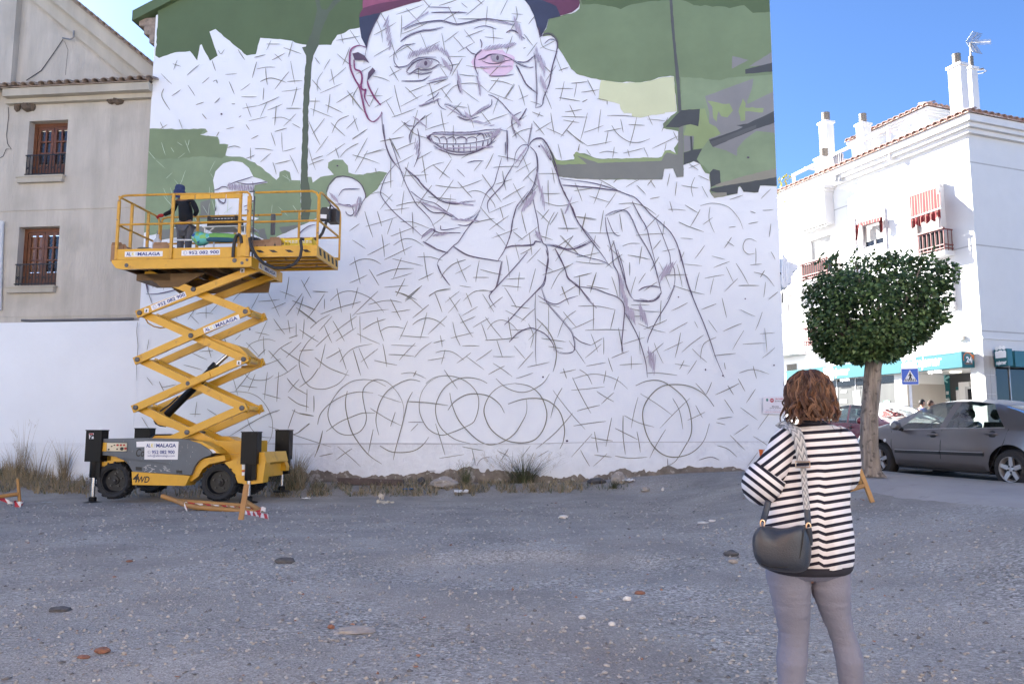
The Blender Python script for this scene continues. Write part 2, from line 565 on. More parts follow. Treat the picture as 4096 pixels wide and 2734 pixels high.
P_lgreen = pm('sage_green_paint',(0.175,0.24,0.135),0.10)
P_pale = pm('pale_yellow_green_paint',(0.60,0.64,0.42),0.05)
P_slate = pm('slate_paint',(0.10,0.108,0.115),0.15)
P_dslate = pm('dark_slate_paint',(0.068,0.078,0.085),0.15)
P_grey = pm('grey_paint',(0.195,0.205,0.19),0.08)
P_lgrey = pm('light_grey_paint',(0.235,0.24,0.245),0.08)
P_yg = pm('yellow_green_paint',(0.27,0.35,0.17),0.10)
P_trunk = pm('trunk_paint',(0.098,0.125,0.09),0.12)
P_white = pm('white_paint',(0.765,0.80,0.85),0.02)
P_navy = pm('navy_paint',(0.045,0.055,0.10),0.2)
P_maroon = pm('maroon_paint',(0.14,0.05,0.095),0.2)
P_mar2 = pm('wine_paint',(0.27,0.085,0.15),0.25)
P_pink = pm('pink_paint',(0.72,0.55,0.70),0.06)
P_beige = pm('beige_grey_paint',(0.27,0.265,0.215),0.08)
A = 'A'
patch('painted_foliage',M_dgreen,[zc('A',nums('182 -300 182 215 160 500 195 520 340 470 470 460 535 545 560 405 575 400 610 470 650 545 720 500 690 420 645 285 700 262 800 350 980 498 1060 488 1100 340 1250 352 1350 362 1480 400 1620 405 1735 405 1790 315 1860 295 1900 265 1990 250 2080 100 2100 -300'))])
patch('painted_branches',P_trunk,[zc('A',nums('1505 430 1560 300 1610 90 1590 0 1580 -60 1610 -60 1650 85 1690 90 1760 0 1800 -60 1880 -60 1720 110 1680 200 1640 300 1620 420'))],3)
patch('painted_trunk',P_trunk,[zc('A',nums('1475 425 1510 500 1490 800 1478 1200 1465 1568 1467 1800 1470 1990 1530 1970 1525 1568 1533 1000 1560 600 1578 500 1615 420'))],4)
patch('painted_hedge',P_mgreen,[zc('D',nums('100 255 240 262 400 262 610 258 628 285 560 310 600 318 720 330 738 395 815 400 800 450 785 500 950 515 1050 560 1150 640 1245 715 1270 690 1275 645 1320 630 1365 645 1380 720 1460 722 1470 1070 1525 1070 1525 690 1560 690 1570 740 1640 690 1760 670 1705 610 1710 560 1760 535 1840 535 1885 590 1890 650 1960 670 2090 655 2165 640 2240 655 2150 800 2085 850 2050 880 1990 900 1700 960 1620 1050 1500 1110 1330 1190 1170 1262 1020 1200 1000 1140 620 1110 500 1120 330 1145 240 1185 105 1212 95 1180 40 1190'))])
patch('painted_hedge_top',mat('deep_green_paint',(0.185,0.245,0.14),0.75,var=0.12,scale=0.8),[zc('D',nums('104 262 390 268 600 263 560 312 715 334 735 398 800 405 790 500 760 520 560 505 400 520 200 530 90 500'))],6)  # darker green coat on the upper part of the hedge
patch('painted_trunk',P_trunk,[zc('D',nums('1464 690 1472 1080 1535 1070 1560 900 1528 690'))],4)
patch('painted_wall_piece',P_grey,[zc('D',nums('565 915 655 890 650 1065 565 1070')),zc('D',nums('1060 1165 1140 1150 1168 1262 1105 1235')),zc('D',nums('1270 1140 1500 1108 1300 1200')),zc('D',nums('170 1170 330 1150 500 1130 620 1130 600 1200 300 1240 180 1260'))],3)
patch('unpainted_figure',P_white,[zc('D',nums('690 1120 700 920 690 800 678 720 700 640 770 570 850 548 940 560 1000 610 1040 690 1110 710 1170 740 1050 765 1040 850 1057 905 1012 930 1000 990 1020 1040 1090 1060 960 1120')),zc('D',nums('1700 830 1720 770 1780 700 1840 688 1930 700 2000 750 2030 810 2045 870 2020 930 1980 1000 1900 1045 1800 1000 1740 940 1700 880'))],2)
# right side
patch('painted_park',P_lgreen,[zc('C',nums('340 -300 340 0 380 40 375 80 340 110 100 175 80 260 45 330 120 318 165 350 185 430 250 530 300 620 350 665 560 720 760 742 930 740 1010 725 1120 690 1222 685 1238 860 1250 1000 1122 1110 1130 1150 1260 1175 1260 1270 1220 1330 1240 1385 1190 1345 1150 1350 1130 1400 1080 1415 600 1425 500 1410 420 1375 350 1360 320 1390 340 1430 215 1440 165 1430 100 1300 135 1440 185 1568 230 1590 550 1610 1110 1610 1130 1515 1215 1510 1245 1590 1305 1585 1305 1480 1400 1445 1455 1470 1500 1550 1540 1560 1550 1690 1540 1710 1585 1775 1700 1755 1790 1735 1800 1680 1815 1665 1845 1720 1975 1725 1995 1665 2180 1668 2180 -300'))])
patch('painted_foliage',M_dgreen,[zc('C',nums('350 -300 385 0 400 45 540 40 700 70 745 85 830 45 1010 15 1180 0 1180 -300')),zc('C',nums('1230 -300 1290 0 1400 50 1640 60 1720 75 1850 50 1930 120 2180 110 2180 -300'))],6)
patch('painted_lawn',P_mgreen,[zc('C',nums('1280 690 1400 700 1600 720 1800 690 2100 670 2180 700 2180 1670 2000 1660 1845 1700 1800 1665 1550 1690 1540 1540 1460 1470 1430 1430 1470 1330 1300 1200 1290 1000'))],5)
patch('painted_sky_patch',P_pale,[zc('C',nums('570 720 760 744 930 741 1010 727 1120 697 1220 687 1236 900 1248 1000 1140 1010 1140 1020 1025 1030 925 1055 845 1045 845 1018 775 1015 745 975 735 935 690 920 570 895 548 890 560 760'))],3)
patch('painted_house_wall',P_lgrey,[zc('C',nums('1500 865 1935 705 1920 800 1880 905 1880 935 2180 790 2180 1200 1960 1175 1860 1250 1790 1330 1785 1400 1690 1350 1570 1320 1530 1240 1640 1190 1535 1100 1540 1020 1510 905')),zc('C',nums('1745 505 1890 540 1740 620')),zc('C',nums('2180 430 2080 480 1890 600 2180 570')),zc('C',nums('1310 1215 1400 1220 1390 1340 1310 1365'))],2)
patch('painted_bush',P_yg,[zc('C',nums('1520 905 1690 935 1720 930 1752 995 1700 1055 1645 1045 1622 1000 1605 1095 1575 1060 1565 960')),zc('C',nums('1840 885 1865 930 1860 965 2025 970 2020 1010 1860 1000 1860 1080 1820 1090 1800 1000')),zc('C',nums('1300 985 1500 975 1540 1110 1600 1140 1640 1200 1540 1240 1480 1330 1400 1340 1400 1220 1310 1215 1330 1140')),zc('F',nums('0 185 20 280 70 320 215 320 225 245 440 310 1000 290 1030 230 1100 240 1140 265 1000 325 430 345 330 350 50 360'))],4)
patch('painted_post',P_grey,[zc('F',nums('45 358 330 352 240 275 430 342 1000 322 1020 275 1045 250 1145 268 1155 -10 1195 -10 1195 465 1135 470 1105 390 1025 395 1005 490 870 492 620 484 400 490 180 475 80 462'))],3)
patch('painted_roof',P_dslate,[zc('C',nums('1535 1255 1780 1170 1840 1140 1780 1125 1880 1110 2180 970 2180 1085 1950 1160 1570 1320')),zc('C',nums('1860 625 2085 570 2180 555 2180 638 1862 665')),zc('C',nums('1310 1370 1385 1345 1475 1335 1425 1430 1455 1468 1400 1445 1308 1480')),zc('C',nums('1365 1225 1385 1225 1392 1350 1372 1355')),zc('C',nums('1290 990 1455 978 1440 1135 1370 1115 1300 1130 1265 1145 1145 1140 1240 1035 1265 1010')),zc('F',nums('1430 430 1460 395 1520 410 1530 520 1440 560')),zc('F',nums('1440 570 1700 515 1780 510 2100 455 2100 548 1880 542 1865 605 1735 600 1700 545 1682 560 1680 615 1585 630 1440 590'))],2)
patch('painted_roof_edge',P_slate,[zc('C',nums('1540 1275 1960 1120 1955 1150 1570 1318'))],1)
patch('painted_trim',P_beige,[zc('F',nums('1480 540 1530 520 1850 430 2100 375 2100 455 1780 512 1490 555')),zc('F',nums('1425 575 1470 655 1585 635 1580 605 1450 612'))],2)
patch('painted_park_post',P_slate,[zc('C',nums('1176 -300 1185 60 1225 520 1250 800 1262 1010 1290 992 1265 640 1230 330 1206 0 1204 -300'))],2)
# cap
patch('painted_cap',P_maroon,[zc('B',nums('215 -300 228 80 200 130 196 165 210 162 390 118 560 66 700 25 860 -20 1000 -80 1500 -80 1660 0 1745 10 1885 178 2100 115 2160 70 2172 30 2165 -10 2130 -300'))],2)
patch('painted_cap',P_mar2,[zc('B',nums('228 78 237 -300 900 -300 800 -40 600 -2 350 42'))],2)
patch('painted_cap',P_navy,[zc('B',nums('196 160 390 118 330 230 285 340 262 440 215 340 200 240')),zc('B',nums('1640 -40 1720 60 1760 140 1785 240 1822 330 1870 250 1890 175 2000 150 1960 60 1800 -10'))],2)
patch('pink_wash',P_pink,[zc('B',nums('1195 560 1290 445 1480 450 1590 520 1572 620 1480 690 1380 692 1300 612 1230 625'))],9)
# ---- drawn lines. Every stroke is a thin ribbon of paint with tapering ends
M_sketch = mat('sketch_line_paint',(0.105,0.075,0.12),0.8,var=0.15)
M_soft = mat('soft_shading_paint',(0.40,0.36,0.44),0.8,var=0.12)
M_mark = mat('olive_spray_paint',(0.20,0.19,0.145),0.8,var=0.15)
M_magenta = mat('magenta_line_paint',(0.23,0.055,0.15),0.8,var=0.15)
Coat.d = 0.030
def curve(pts,n=6):
 """Catmull-Rom through the points"""
 if len(pts)<3:return pts
 P = [pts[0]]+list(pts)+[pts[-1]]
 o = []
 for i in range(1,len(P)-2):
  p0,p1,p2,p3 = [V((*q,0))for q in P[i-1:i+3]]
  for k in range(n):
   t = k/n
   q = 0.5*((2*p1)+(p2-p0)*t+(2*p0-5*p1+4*p2-p3)*t*t+(3*p1-p0-3*p2+p3)*t**3)
   o.append((q.x,q.y))
 o.append(tuple(pts[-1]))
 return o
rs = random.Random(3)
def ribbon(b,pts,w,taper=0.35):
 """pts in photo pixels, w in photo pixels"""
 Coat.d+=0.00002
 n = len(pts)
 if n==2:
  (x0,y0),(x1,y1) = pts
  bow = rs.uniform(-0.02,0.02)
  pts = [(x0+(x1-x0)*t-(y1-y0)*bow*4*t*(1-t),y0+(y1-y0)*t+(x1-x0)*bow*4*t*(1-t))for t in(0,.25,.5,.75,1)]
  n = 5
 vs = []
 for i,(x,y)in enumerate(pts):
  ax,ay = pts[max(0,i-1)];bx,by = pts[min(n-1,i+1)]
  dx,dy = bx-ax,by-ay;L = math.hypot(dx,dy)or 1
  t = i/(n-1)
  k = w/2*(taper+(1-taper)*min(1,4*min(t+0.08,1-t)))
  vs+=[wp(x-dy/L*k,y+dx/L*k,Coat.d),wp(x+dy/L*k,y-dx/L*k,Coat.d)]
 b.add(vs,[(2*i,2*i+1,2*i+3,2*i+2)for i in range(n-1)])
def strokes(name,m,groups,w,dbl=0.0,unit=1):
 b = MB()
 for k,txt in groups:
  for line in txt.replace('\n',';').split(';'):
   line = line.strip()
   if not line:continue
   pts = curve(zc(k,[(x*unit,y*unit)for x,y in nums(line)]))
   ww = w*rs.uniform(0.8,1.25)
   ribbon(b,pts,ww)
   if dbl and rs.random()<dbl:
    jx,jy = rs.uniform(-5,5),rs.uniform(-5,5)
    ribbon(b,[(x+jx+rs.uniform(-1,1),y+jy+rs.uniform(-1,1))for x,y in pts],ww*0.5)
 o = mesh_obj(name,b.v,b.f,m,mural_house)
 o['kind'] = 'stuff'
 return o
MARKS = [('A','''45 68 41 79;40 72 49 75;56 85 70 73;27 83 39 95;57 96 65 108;30 100 28 109 37 124;39 108 49 101;73 94 81 87;85 92 89 90;89 90 90 94;84 68 88 80;99 84 112 83
103 92 109 106;116 102 127 94;117 109 134 109;87 116 93 110;66 118 75 115;106 117 110 117;73 128 78 134;114 132 117 130;26 137 30 145;26 145 34 140;47 134 51 145
100 145 109 143;122 140 126 146;128 156 136 152;89 153 92 148;134 70 129 88;134 78 144 76 155 76;144 77 146 96;138 92 150 88 167 93;170 81 154 101;172 69 177 95
168 92 185 91;162 103 184 100;179 98 173 120;142 99 141 113;118 122 136 119;136 119 159 109;122 116 128 132;146 114 138 132;146 124 163 117;156 119 154 141
167 122 184 122;125 136 146 131;151 133 162 132 173 136;178 128 164 142;150 149 155 164;162 149 163 170;163 170 178 166;154 148 168 144;174 139 183 144
132 167 141 167 152 169;127 166 127 179;122 178 132 174;138 182 150 172;101 166 109 164 116 166;171 174 181 195;155 184 172 180;152 182 156 196;145 50 160 50
150 46 145 57;174 47 169 65;164 54 184 61;131 65 144 62;151 68 166 60;154 61 162 69;113 56 121 68;91 57 94 61 98 56;223 46 250 41;228 38 231 50;238 34 250 52
199 65 205 73;216 67 209 79;208 81 202 91 202 103;217 78 221 96;234 76 215 92;196 90 206 102;205 105 230 94;216 106 213 127;200 110 197 131;192 114 205 114
211 118 230 127;194 122 219 132;242 104 223 116;235 102 252 124;210 133 196 151;192 136 205 163;214 153 200 172;217 138 233 153;237 130 225 136 218 150
246 133 234 145;242 130 248 148;233 161 212 175;248 161 235 168 227 177;222 166 226 178;193 185 209 179;192 166 200 191;208 175 195 180;224 61 241 75;238 54 230 74
251 93 242 108 242 119;241 156 258 145;241 174 262 180;258 169 244 194'''),('B','''77 10 96 30;66 17 97 6;86 25 106 4;96 0 104 9;114 7 138 -1;124 8 134 28;119 24 137 13;139 4 146 10;165 1 144 18;151 -5 163 6;168 8 166 30;135 22 167 22
167 22 206 26;191 0 182 18;200 8 201 21 192 38;195 16 208 17;221 19 214 28;72 18 71 43;41 40 66 26;44 23 49 35 51 49;41 64 62 52;48 14 55 26;72 39 102 26
93 38 102 62;58 65 86 49;60 46 68 68;76 50 90 64;94 59 115 47;117 38 121 62;120 48 136 36;130 42 136 48 142 56;135 59 154 48;142 34 154 49;144 42 165 34
174 31 175 50;165 42 186 44;196 41 189 61;209 39 219 52;224 48 212 64;208 55 211 54;59 75 69 92;58 86 72 78;91 76 91 89;115 75 124 89;124 89 108 96;118 76 137 72
140 66 128 86;123 64 144 64;144 74 171 78;137 84 156 86;181 88 169 104;172 91 184 92 196 96;120 110 130 98 144 94 158 95 169 104;170 104 197 114;198 94 186 112
203 96 210 119;214 107 203 112;224 68 241 84;245 74 232 94;139 100 159 115;116 99 129 116;101 108 127 94;103 94 109 117;80 104 100 96;76 98 90 112;64 96 72 128
71 120 96 107;61 132 88 122;55 114 65 132;42 121 62 109;46 99 36 120;33 108 51 108;40 86 50 88 59 92;139 115 123 131;131 119 146 121;146 117 153 144;181 109 174 129
161 126 172 140;166 137 192 128;116 124 121 150;99 146 125 138;90 124 82 161;106 127 88 139;72 136 86 150 100 155;100 130 99 147;196 144 212 161;190 145 212 130
196 154 206 147 219 144;219 136 232 152;222 148 240 137;218 126 231 131;227 126 224 132;216 114 228 118;231 102 240 123;254 92 249 114;244 100 264 100;248 110 272 114
260 118 267 133;255 126 274 123;251 131 280 132;239 127 243 151;253 135 271 138;265 135 250 154;234 144 254 153;257 146 275 162;262 94 280 92;268 93 265 110
247 162 251 180;271 162 270 170;188 111 199 95;170 86 185 71;130 141 130 161;62 151 82 135;49 159 75 154;30 174 52 167;66 169 88 160;88 180 106 170;59 155 71 179
11 102 32 128;38 75 21 84;227 43 231 54 247 59;227 55 246 45;245 64 252 82;248 80 259 76'''),('C','''56 90 65 108;49 104 69 101;67 111 78 113;78 113 78 118;71 123 68 149;50 115 56 112;78 130 108 131;93 134 96 149;75 148 95 144;79 148 76 162;83 141 90 151 102 159 114 160 126 156
111 132 103 164;102 140 120 141;124 130 129 141;123 134 143 136;146 132 139 148;152 148 157 158;157 153 128 167;144 161 142 170;33 147 56 164;56 164 83 159
56 127 48 158;52 149 74 141;47 162 45 170;55 168 60 175;69 172 78 170 90 172;86 165 84 178;101 168 103 176;96 172 120 166;119 166 124 177;169 189 182 184
170 184 180 191'''),('F','''2 48 5 66;0 55 8 55;27 74 48 71;28 65 36 86;58 64 49 89;44 80 67 87;74 76 62 93;54 61 78 75;77 89 92 88 106 92 119 101;92 86 102 104;66 102 90 92;60 96 56 122
78 100 81 120;43 121 77 121;40 99 35 120;27 103 52 106;9 116 32 116;12 94 20 119;9 98 0 112;96 124 129 122;122 101 105 119;128 108 126 125;144 109 155 114 172 120
168 95 157 114;151 90 166 99;132 95 141 95 152 96;134 86 137 98;162 59 158 70 160 81;147 68 166 71;170 69 177 82;97 68 107 78;112 83 123 81;142 64 140 80
134 55 131 69;71 65 75 61;109 68 115 61;112 62 118 71;85 70 101 61;168 91 182 88 199 92 211 105 216 117;179 92 178 106 184 121;171 112 182 104;201 84 216 79
166 57 179 63;236 83 247 72;224 97 230 99;238 96 250 95;222 111 233 109;200 115 208 114;247 111 245 126;146 127 160 128;203 126 195 138;198 131 206 136
173 135 162 150;229 144 222 145 217 141 216 135 219 129 225 128 231 131;230 138 230 157;224 157 237 156;247 142 252 151;181 147 196 151;201 153 183 160
150 156 170 158;208 155 222 179;211 180 234 180;197 159 205 176;210 172 195 187;173 172 195 168;183 172 179 190;167 165 162 187;228 165 241 169 251 181
240 163 235 171;241 176 239 193;255 187 244 196;142 156 148 182;138 180 173 190;125 169 154 168;150 142 145 154;122 154 135 184;140 139 125 142;124 129 115 140
122 148 112 164;103 136 100 156;87 146 112 151;81 136 90 133 101 133;81 145 62 160;64 135 83 154;72 130 66 142;51 124 44 155;26 125 3 141;11 124 34 147
30 148 56 143;29 153 62 156;26 155 11 166 1 184;47 166 26 171;33 169 33 191;52 165 45 188;41 180 66 184;13 181 19 196;31 179 11 191;89 154 89 169;107 166 99 178
69 170 76 193;96 170 90 191;120 176 105 186''')]
MARKS+=[('E','''81 35 86 65;93 45 112 60;114 39 100 61;80 54 92 46 106 42;59 57 88 56;51 45 72 34;44 16 57 39;34 19 61 14;16 34 41 28;20 15 6 41;4 34 34 44;0 26 10 21;3 17 18 6
29 49 30 55;46 40 46 71;31 68 49 63;48 78 34 95;24 78 35 76 48 86;39 96 67 93;61 74 58 100;66 42 58 70;62 48 83 74;92 68 76 90;52 91 70 87 89 88;70 98 71 122
31 97 36 114;18 114 54 103;17 97 26 126;48 105 42 123;11 111 0 119;3 129 18 139;36 123 39 148;20 146 45 133;49 135 61 128 72 129 83 136;39 151 70 136;57 109 70 109 91 117
56 116 62 146;46 125 75 114;92 113 104 104 111 92 113 78;116 62 97 88;96 68 110 70 123 71;123 71 148 62;121 64 137 82;88 81 119 84;132 76 141 74 152 78 161 88 163 94
148 56 158 70 170 87;171 52 175 74;163 67 182 61;183 66 196 89;171 84 196 69;194 63 210 47;203 43 185 54;193 34 201 54;161 48 189 47;166 35 192 41;146 92 158 106 174 119
178 102 156 118;168 92 172 106;156 99 186 86;211 68 191 88;199 58 211 70;214 77 236 77;222 62 223 91;215 86 235 91 256 86;211 55 232 55;227 52 229 65;209 96 225 112
223 95 214 106;229 98 222 112 219 130;233 116 256 116;237 94 244 120;264 99 259 120;251 103 276 107;207 123 227 129;211 114 188 131;183 120 194 129;192 97 198 122
140 110 162 105;164 121 175 136;188 116 159 127;185 133 190 152;214 138 198 155;210 151 228 164;250 124 230 153;236 124 258 147;201 121 204 146;191 145 204 138
175 146 179 171;146 162 171 168;145 152 141 176;138 171 156 171;136 157 118 167;120 150 131 176;130 151 116 156 106 165 102 172;76 148 90 148 104 152;83 143 88 175
77 174 94 166;58 149 49 172;48 150 65 154 82 158;46 173 70 166;30 169 50 162 72 161;22 162 33 180;5 148 12 178;0 157 12 151 25 151 35 156;0 177 20 168;39 182 66 180
62 172 52 192;51 187 62 190 75 196;81 180 62 196;89 192 98 186 113 183;123 180 136 182;132 192 142 186 159 186;170 180 192 182;196 172 175 173;190 165 188 186
208 161 201 188;216 168 249 156;251 171 271 166;257 169 257 191;276 165 269 188;120 50 129 59;152 50 161 32;139 52 148 41;125 38 140 30;108 29 114 38'''),('H','''94 26 100 19 109 15 119 15 128 17;120 18 111 35;129 18 140 41;119 26 140 24;132 33 146 27;140 16 156 22;149 2 145 24;161 5 171 23;169 2 163 12;173 16 187 17
162 18 146 40;163 21 157 40;152 25 175 34;156 32 176 47;128 44 119 64;116 56 130 59;134 43 145 58;136 54 155 51;148 44 150 57;156 47 156 61;149 62 158 59
102 58 96 64;107 75 111 68 120 64 129 63 136 65;124 60 125 78;107 66 120 80;126 73 118 81;129 74 139 85 148 95;120 90 131 86 141 82;152 65 140 72 131 82
141 72 156 82 169 90;161 66 146 81;105 95 110 101 119 103 128 102 134 98;157 88 146 96 135 101;128 95 125 122;139 95 137 124;123 116 141 121;116 97 109 114
111 95 96 114;100 108 118 110;147 101 155 110 167 117;159 102 148 115;148 119 158 126 168 129;94 100 99 118;90 115 100 114 112 116 122 122 130 134 133 146 131 160 122 172
108 139 112 150 122 158 135 159;140 132 122 139 90 158;69 131 80 138;129 148 162 159 190 168;152 132 161 136 173 138;155 131 148 151;169 145 158 154 149 157
182 152 179 166 174 178;59 31 50 44;52 39 61 48;58 38 66 37 75 38;68 31 68 43;80 28 72 37;12 63 10 74;10 100 16 108;22 104 27 114;24 110 39 107;52 75 69 83
46 88 64 93;59 124 57 139;52 136 63 136;5 139 12 150;93 18 80 21;70 70 73 81;86 62 88 68;75 74 61 75;36 38 40 43;16 6 16 13;29 5 26 15;69 21 70 29;88 18 95 18
11 16 16 30'''),('I','''14 4 30 5;39 1 44 26;32 14 42 6 55 4 70 9 80 16 88 26;61 0 55 22;82 4 55 30;64 15 42 21 22 28;26 7 8 33;26 12 26 23;0 24 18 38;0 17 17 24;59 28 93 23;72 18 88 14 99 14 107 16
95 12 106 34;96 26 116 23;100 4 115 11 129 23;126 0 110 15;105 0 101 9;135 18 118 32;135 9 144 4 158 2;141 5 149 26;167 4 152 16;156 10 166 26;168 12 155 27
171 14 180 6 190 3 201 4;174 6 180 21;186 20 169 30;191 7 203 26;212 10 197 22;214 0 227 22;221 19 240 22;215 24 236 35;246 22 231 36;11 43 20 35 32 28
34 30 20 46;26 40 34 58;35 35 47 56;35 48 48 38 60 30;53 27 56 45;38 56 59 42;63 30 64 58;60 48 72 54 84 59;66 44 78 37 90 33;81 31 84 44 88 56;84 46 91 42 100 41 110 43
113 35 104 55;105 50 135 52;133 26 126 54;118 39 125 34 134 32 144 35 152 41;154 30 134 49;147 50 149 62;140 58 152 55;160 36 163 50 168 61;158 53 182 47
166 27 181 52;168 37 184 30;181 42 198 32;194 31 202 42 212 54;190 38 196 56;194 55 212 54 229 52;196 44 202 37 211 34 221 38 229 47;218 31 222 55;220 44 241 44
239 38 244 50 241 63;254 37 239 55;96 60 122 61;121 58 104 76;93 70 120 72;120 73 128 64 138 57;142 68 151 66 161 68 172 76;152 65 148 80;134 76 152 73
179 68 164 79;174 72 193 86;201 65 184 77;170 61 188 61;206 55 212 73;202 72 225 72;224 61 236 75;244 67 228 85;202 79 222 93;214 82 197 91;238 83 261 78
226 95 244 89;41 63 49 86;28 74 44 65;42 78 50 68 60 62 76 59;56 65 64 92;62 63 72 85;82 64 64 78;87 59 91 83;78 76 102 81;27 59 21 85;16 73 31 84 52 92
17 62 32 48;0 44 20 57;5 33 3 54;0 66 15 65;106 90 118 89 132 95;122 87 119 93;16 50 8 58 1 70 0 81 4 95 12 104 25 106 38 102 46 95 51 86;20 84 12 95 0 104
19 143 22 132 32 121 48 112 62 109 77 110;28 150 41 141 52 136 66 131 79 131;74 126 90 136 106 144;82 112 107 120;100 130 95 145;77 148 72 173;124 142 116 150
142 142 152 175;146 178 172 174;170 166 192 170;180 168 184 186;206 170 220 177;218 168 209 182;241 165 231 178;260 170 248 177;40 166 64 187;55 168 38 180
21 176 35 173;24 150 16 177;8 106 7 130;15 113 15 130;0 131 15 134;0 122 10 125;0 150 11 142;151 86 165 106'''),('G','''86 112 96 109 105 108 116 110 125 114 133 121;68 122 96 156;76 120 70 131 66 146;85 111 101 142;84 122 113 119;89 140 109 135;106 123 121 132;121 124 110 134
125 110 121 122;91 104 98 109 102 117;114 105 112 116;77 103 80 112;74 107 88 104;116 94 120 106;97 101 114 98;126 100 146 99;136 92 136 104;86 153 114 149
119 146 114 171;101 163 120 166;104 158 107 176;102 160 84 180;85 142 70 159 53 173;129 144 129 162 131 178;130 144 142 150 156 154;142 128 136 155;122 155 142 165
141 158 144 176;122 179 135 181 150 180;104 178 119 180;115 177 103 188;92 174 100 188;144 125 172 144;187 129 161 155;172 129 178 140 181 156;166 156 152 181
192 116 201 126;206 115 201 126;192 135 198 146;200 141 185 148;217 130 225 142;230 116 209 126;220 118 225 126;229 112 235 123;244 121 236 133;231 137 246 148
211 147 224 145;210 150 218 152;238 152 225 161;222 161 235 174;211 170 220 173 228 180;242 162 256 171;246 176 237 188;256 142 246 156;230 107 242 104 256 108
242 101 245 112;217 98 218 104;150 107 160 107 176 109;193 96 185 108;174 99 187 101;182 96 178 104;150 88 156 100;164 81 149 94;156 81 164 99;181 80 164 88
179 72 174 94;199 74 188 82 180 89;210 76 199 82 196 95;189 86 195 92 202 98;208 92 227 90;191 62 194 68;203 61 211 72;232 64 216 71;234 70 224 87;233 82 253 81
252 68 254 89;248 73 261 72;250 94 261 85;231 52 244 58;250 54 244 70;215 42 219 59;210 47 197 52;185 46 171 53;185 63 169 72;167 61 147 69;142 64 154 69 166 72
131 58 149 57;130 50 145 53 162 54;162 44 161 65;136 48 152 48;96 70 132 70;90 49 106 49 122 52;103 46 103 70;104 60 84 69;88 53 78 61 72 76;77 54 88 67
122 52 118 69;82 79 96 99;101 73 107 89;111 77 101 83;112 76 112 91;110 82 96 94;119 94 134 88;125 68 129 90;129 82 148 76;143 71 144 91;58 77 79 80;64 84 77 86
64 49 64 75;56 45 74 50;76 32 82 48''')]
strokes('spray_marks',M_mark,MARKS,2.35,0,UNIT)
BIG = [('I','''90 103 80 98 68 96 55 98 44 105 36 115 31 125 30 135 34 145 42 152 52 154 62 151 68 144 70 135 68 125 66 112 68 104 75 98 82 96 92 99 101 108 107 118 109 129 108 141
50 108 48 120 50 135 55 151 64 165 74 176 86 184;126 98 115 96 102 101 92 108 85 118 81 130 80 141 83 154;118 109 113 119 110 132 106 148 100 170 98 180
113 119 132 120 155 123;84 165 95 171 108 172 120 170 129 164 135 156;132 100 141 94 154 92 168 95 179 102 186 112 187 124 184 136 178 143 154 153 144 153 134 147 127 135 125 124 127 111 134 100 145 93
196 100 188 96 176 94 164 96 152 104 145 115 142 126 144 139 150 149 162 158 175 162 186 164;157 110 159 121 166 138 178 152 189 161 200 164 212 161 224 153 232 141 237 130 237 117
155 128 162 119 174 112 186 111 199 114 209 122 214 131;225 100 240 103 251 112 257 125 258 136 254 149 245 159 231 162 215 159 201 149 194 136 193 125 199 112 210 103 225 100
205 95 215 104 228 109 240 108 254 100 261 90'''),('G','''29 134 41 130 54 129 65 132 74 141 78 155 77 166 74 173;54 60 62 68 68 78 71 89 70 99 68 106;140 118 150 114 162 114 175 122 184 132 188 146 188 160 182 172 174 184 164 189
208 136 200 126 188 119 175 117 162 119 151 129 146 141 148 156 154 169 164 178 176 180 189 176 199 166 204 151''')]
strokes('spray_loops',M_mark,BIG,3.1,0,UNIT)
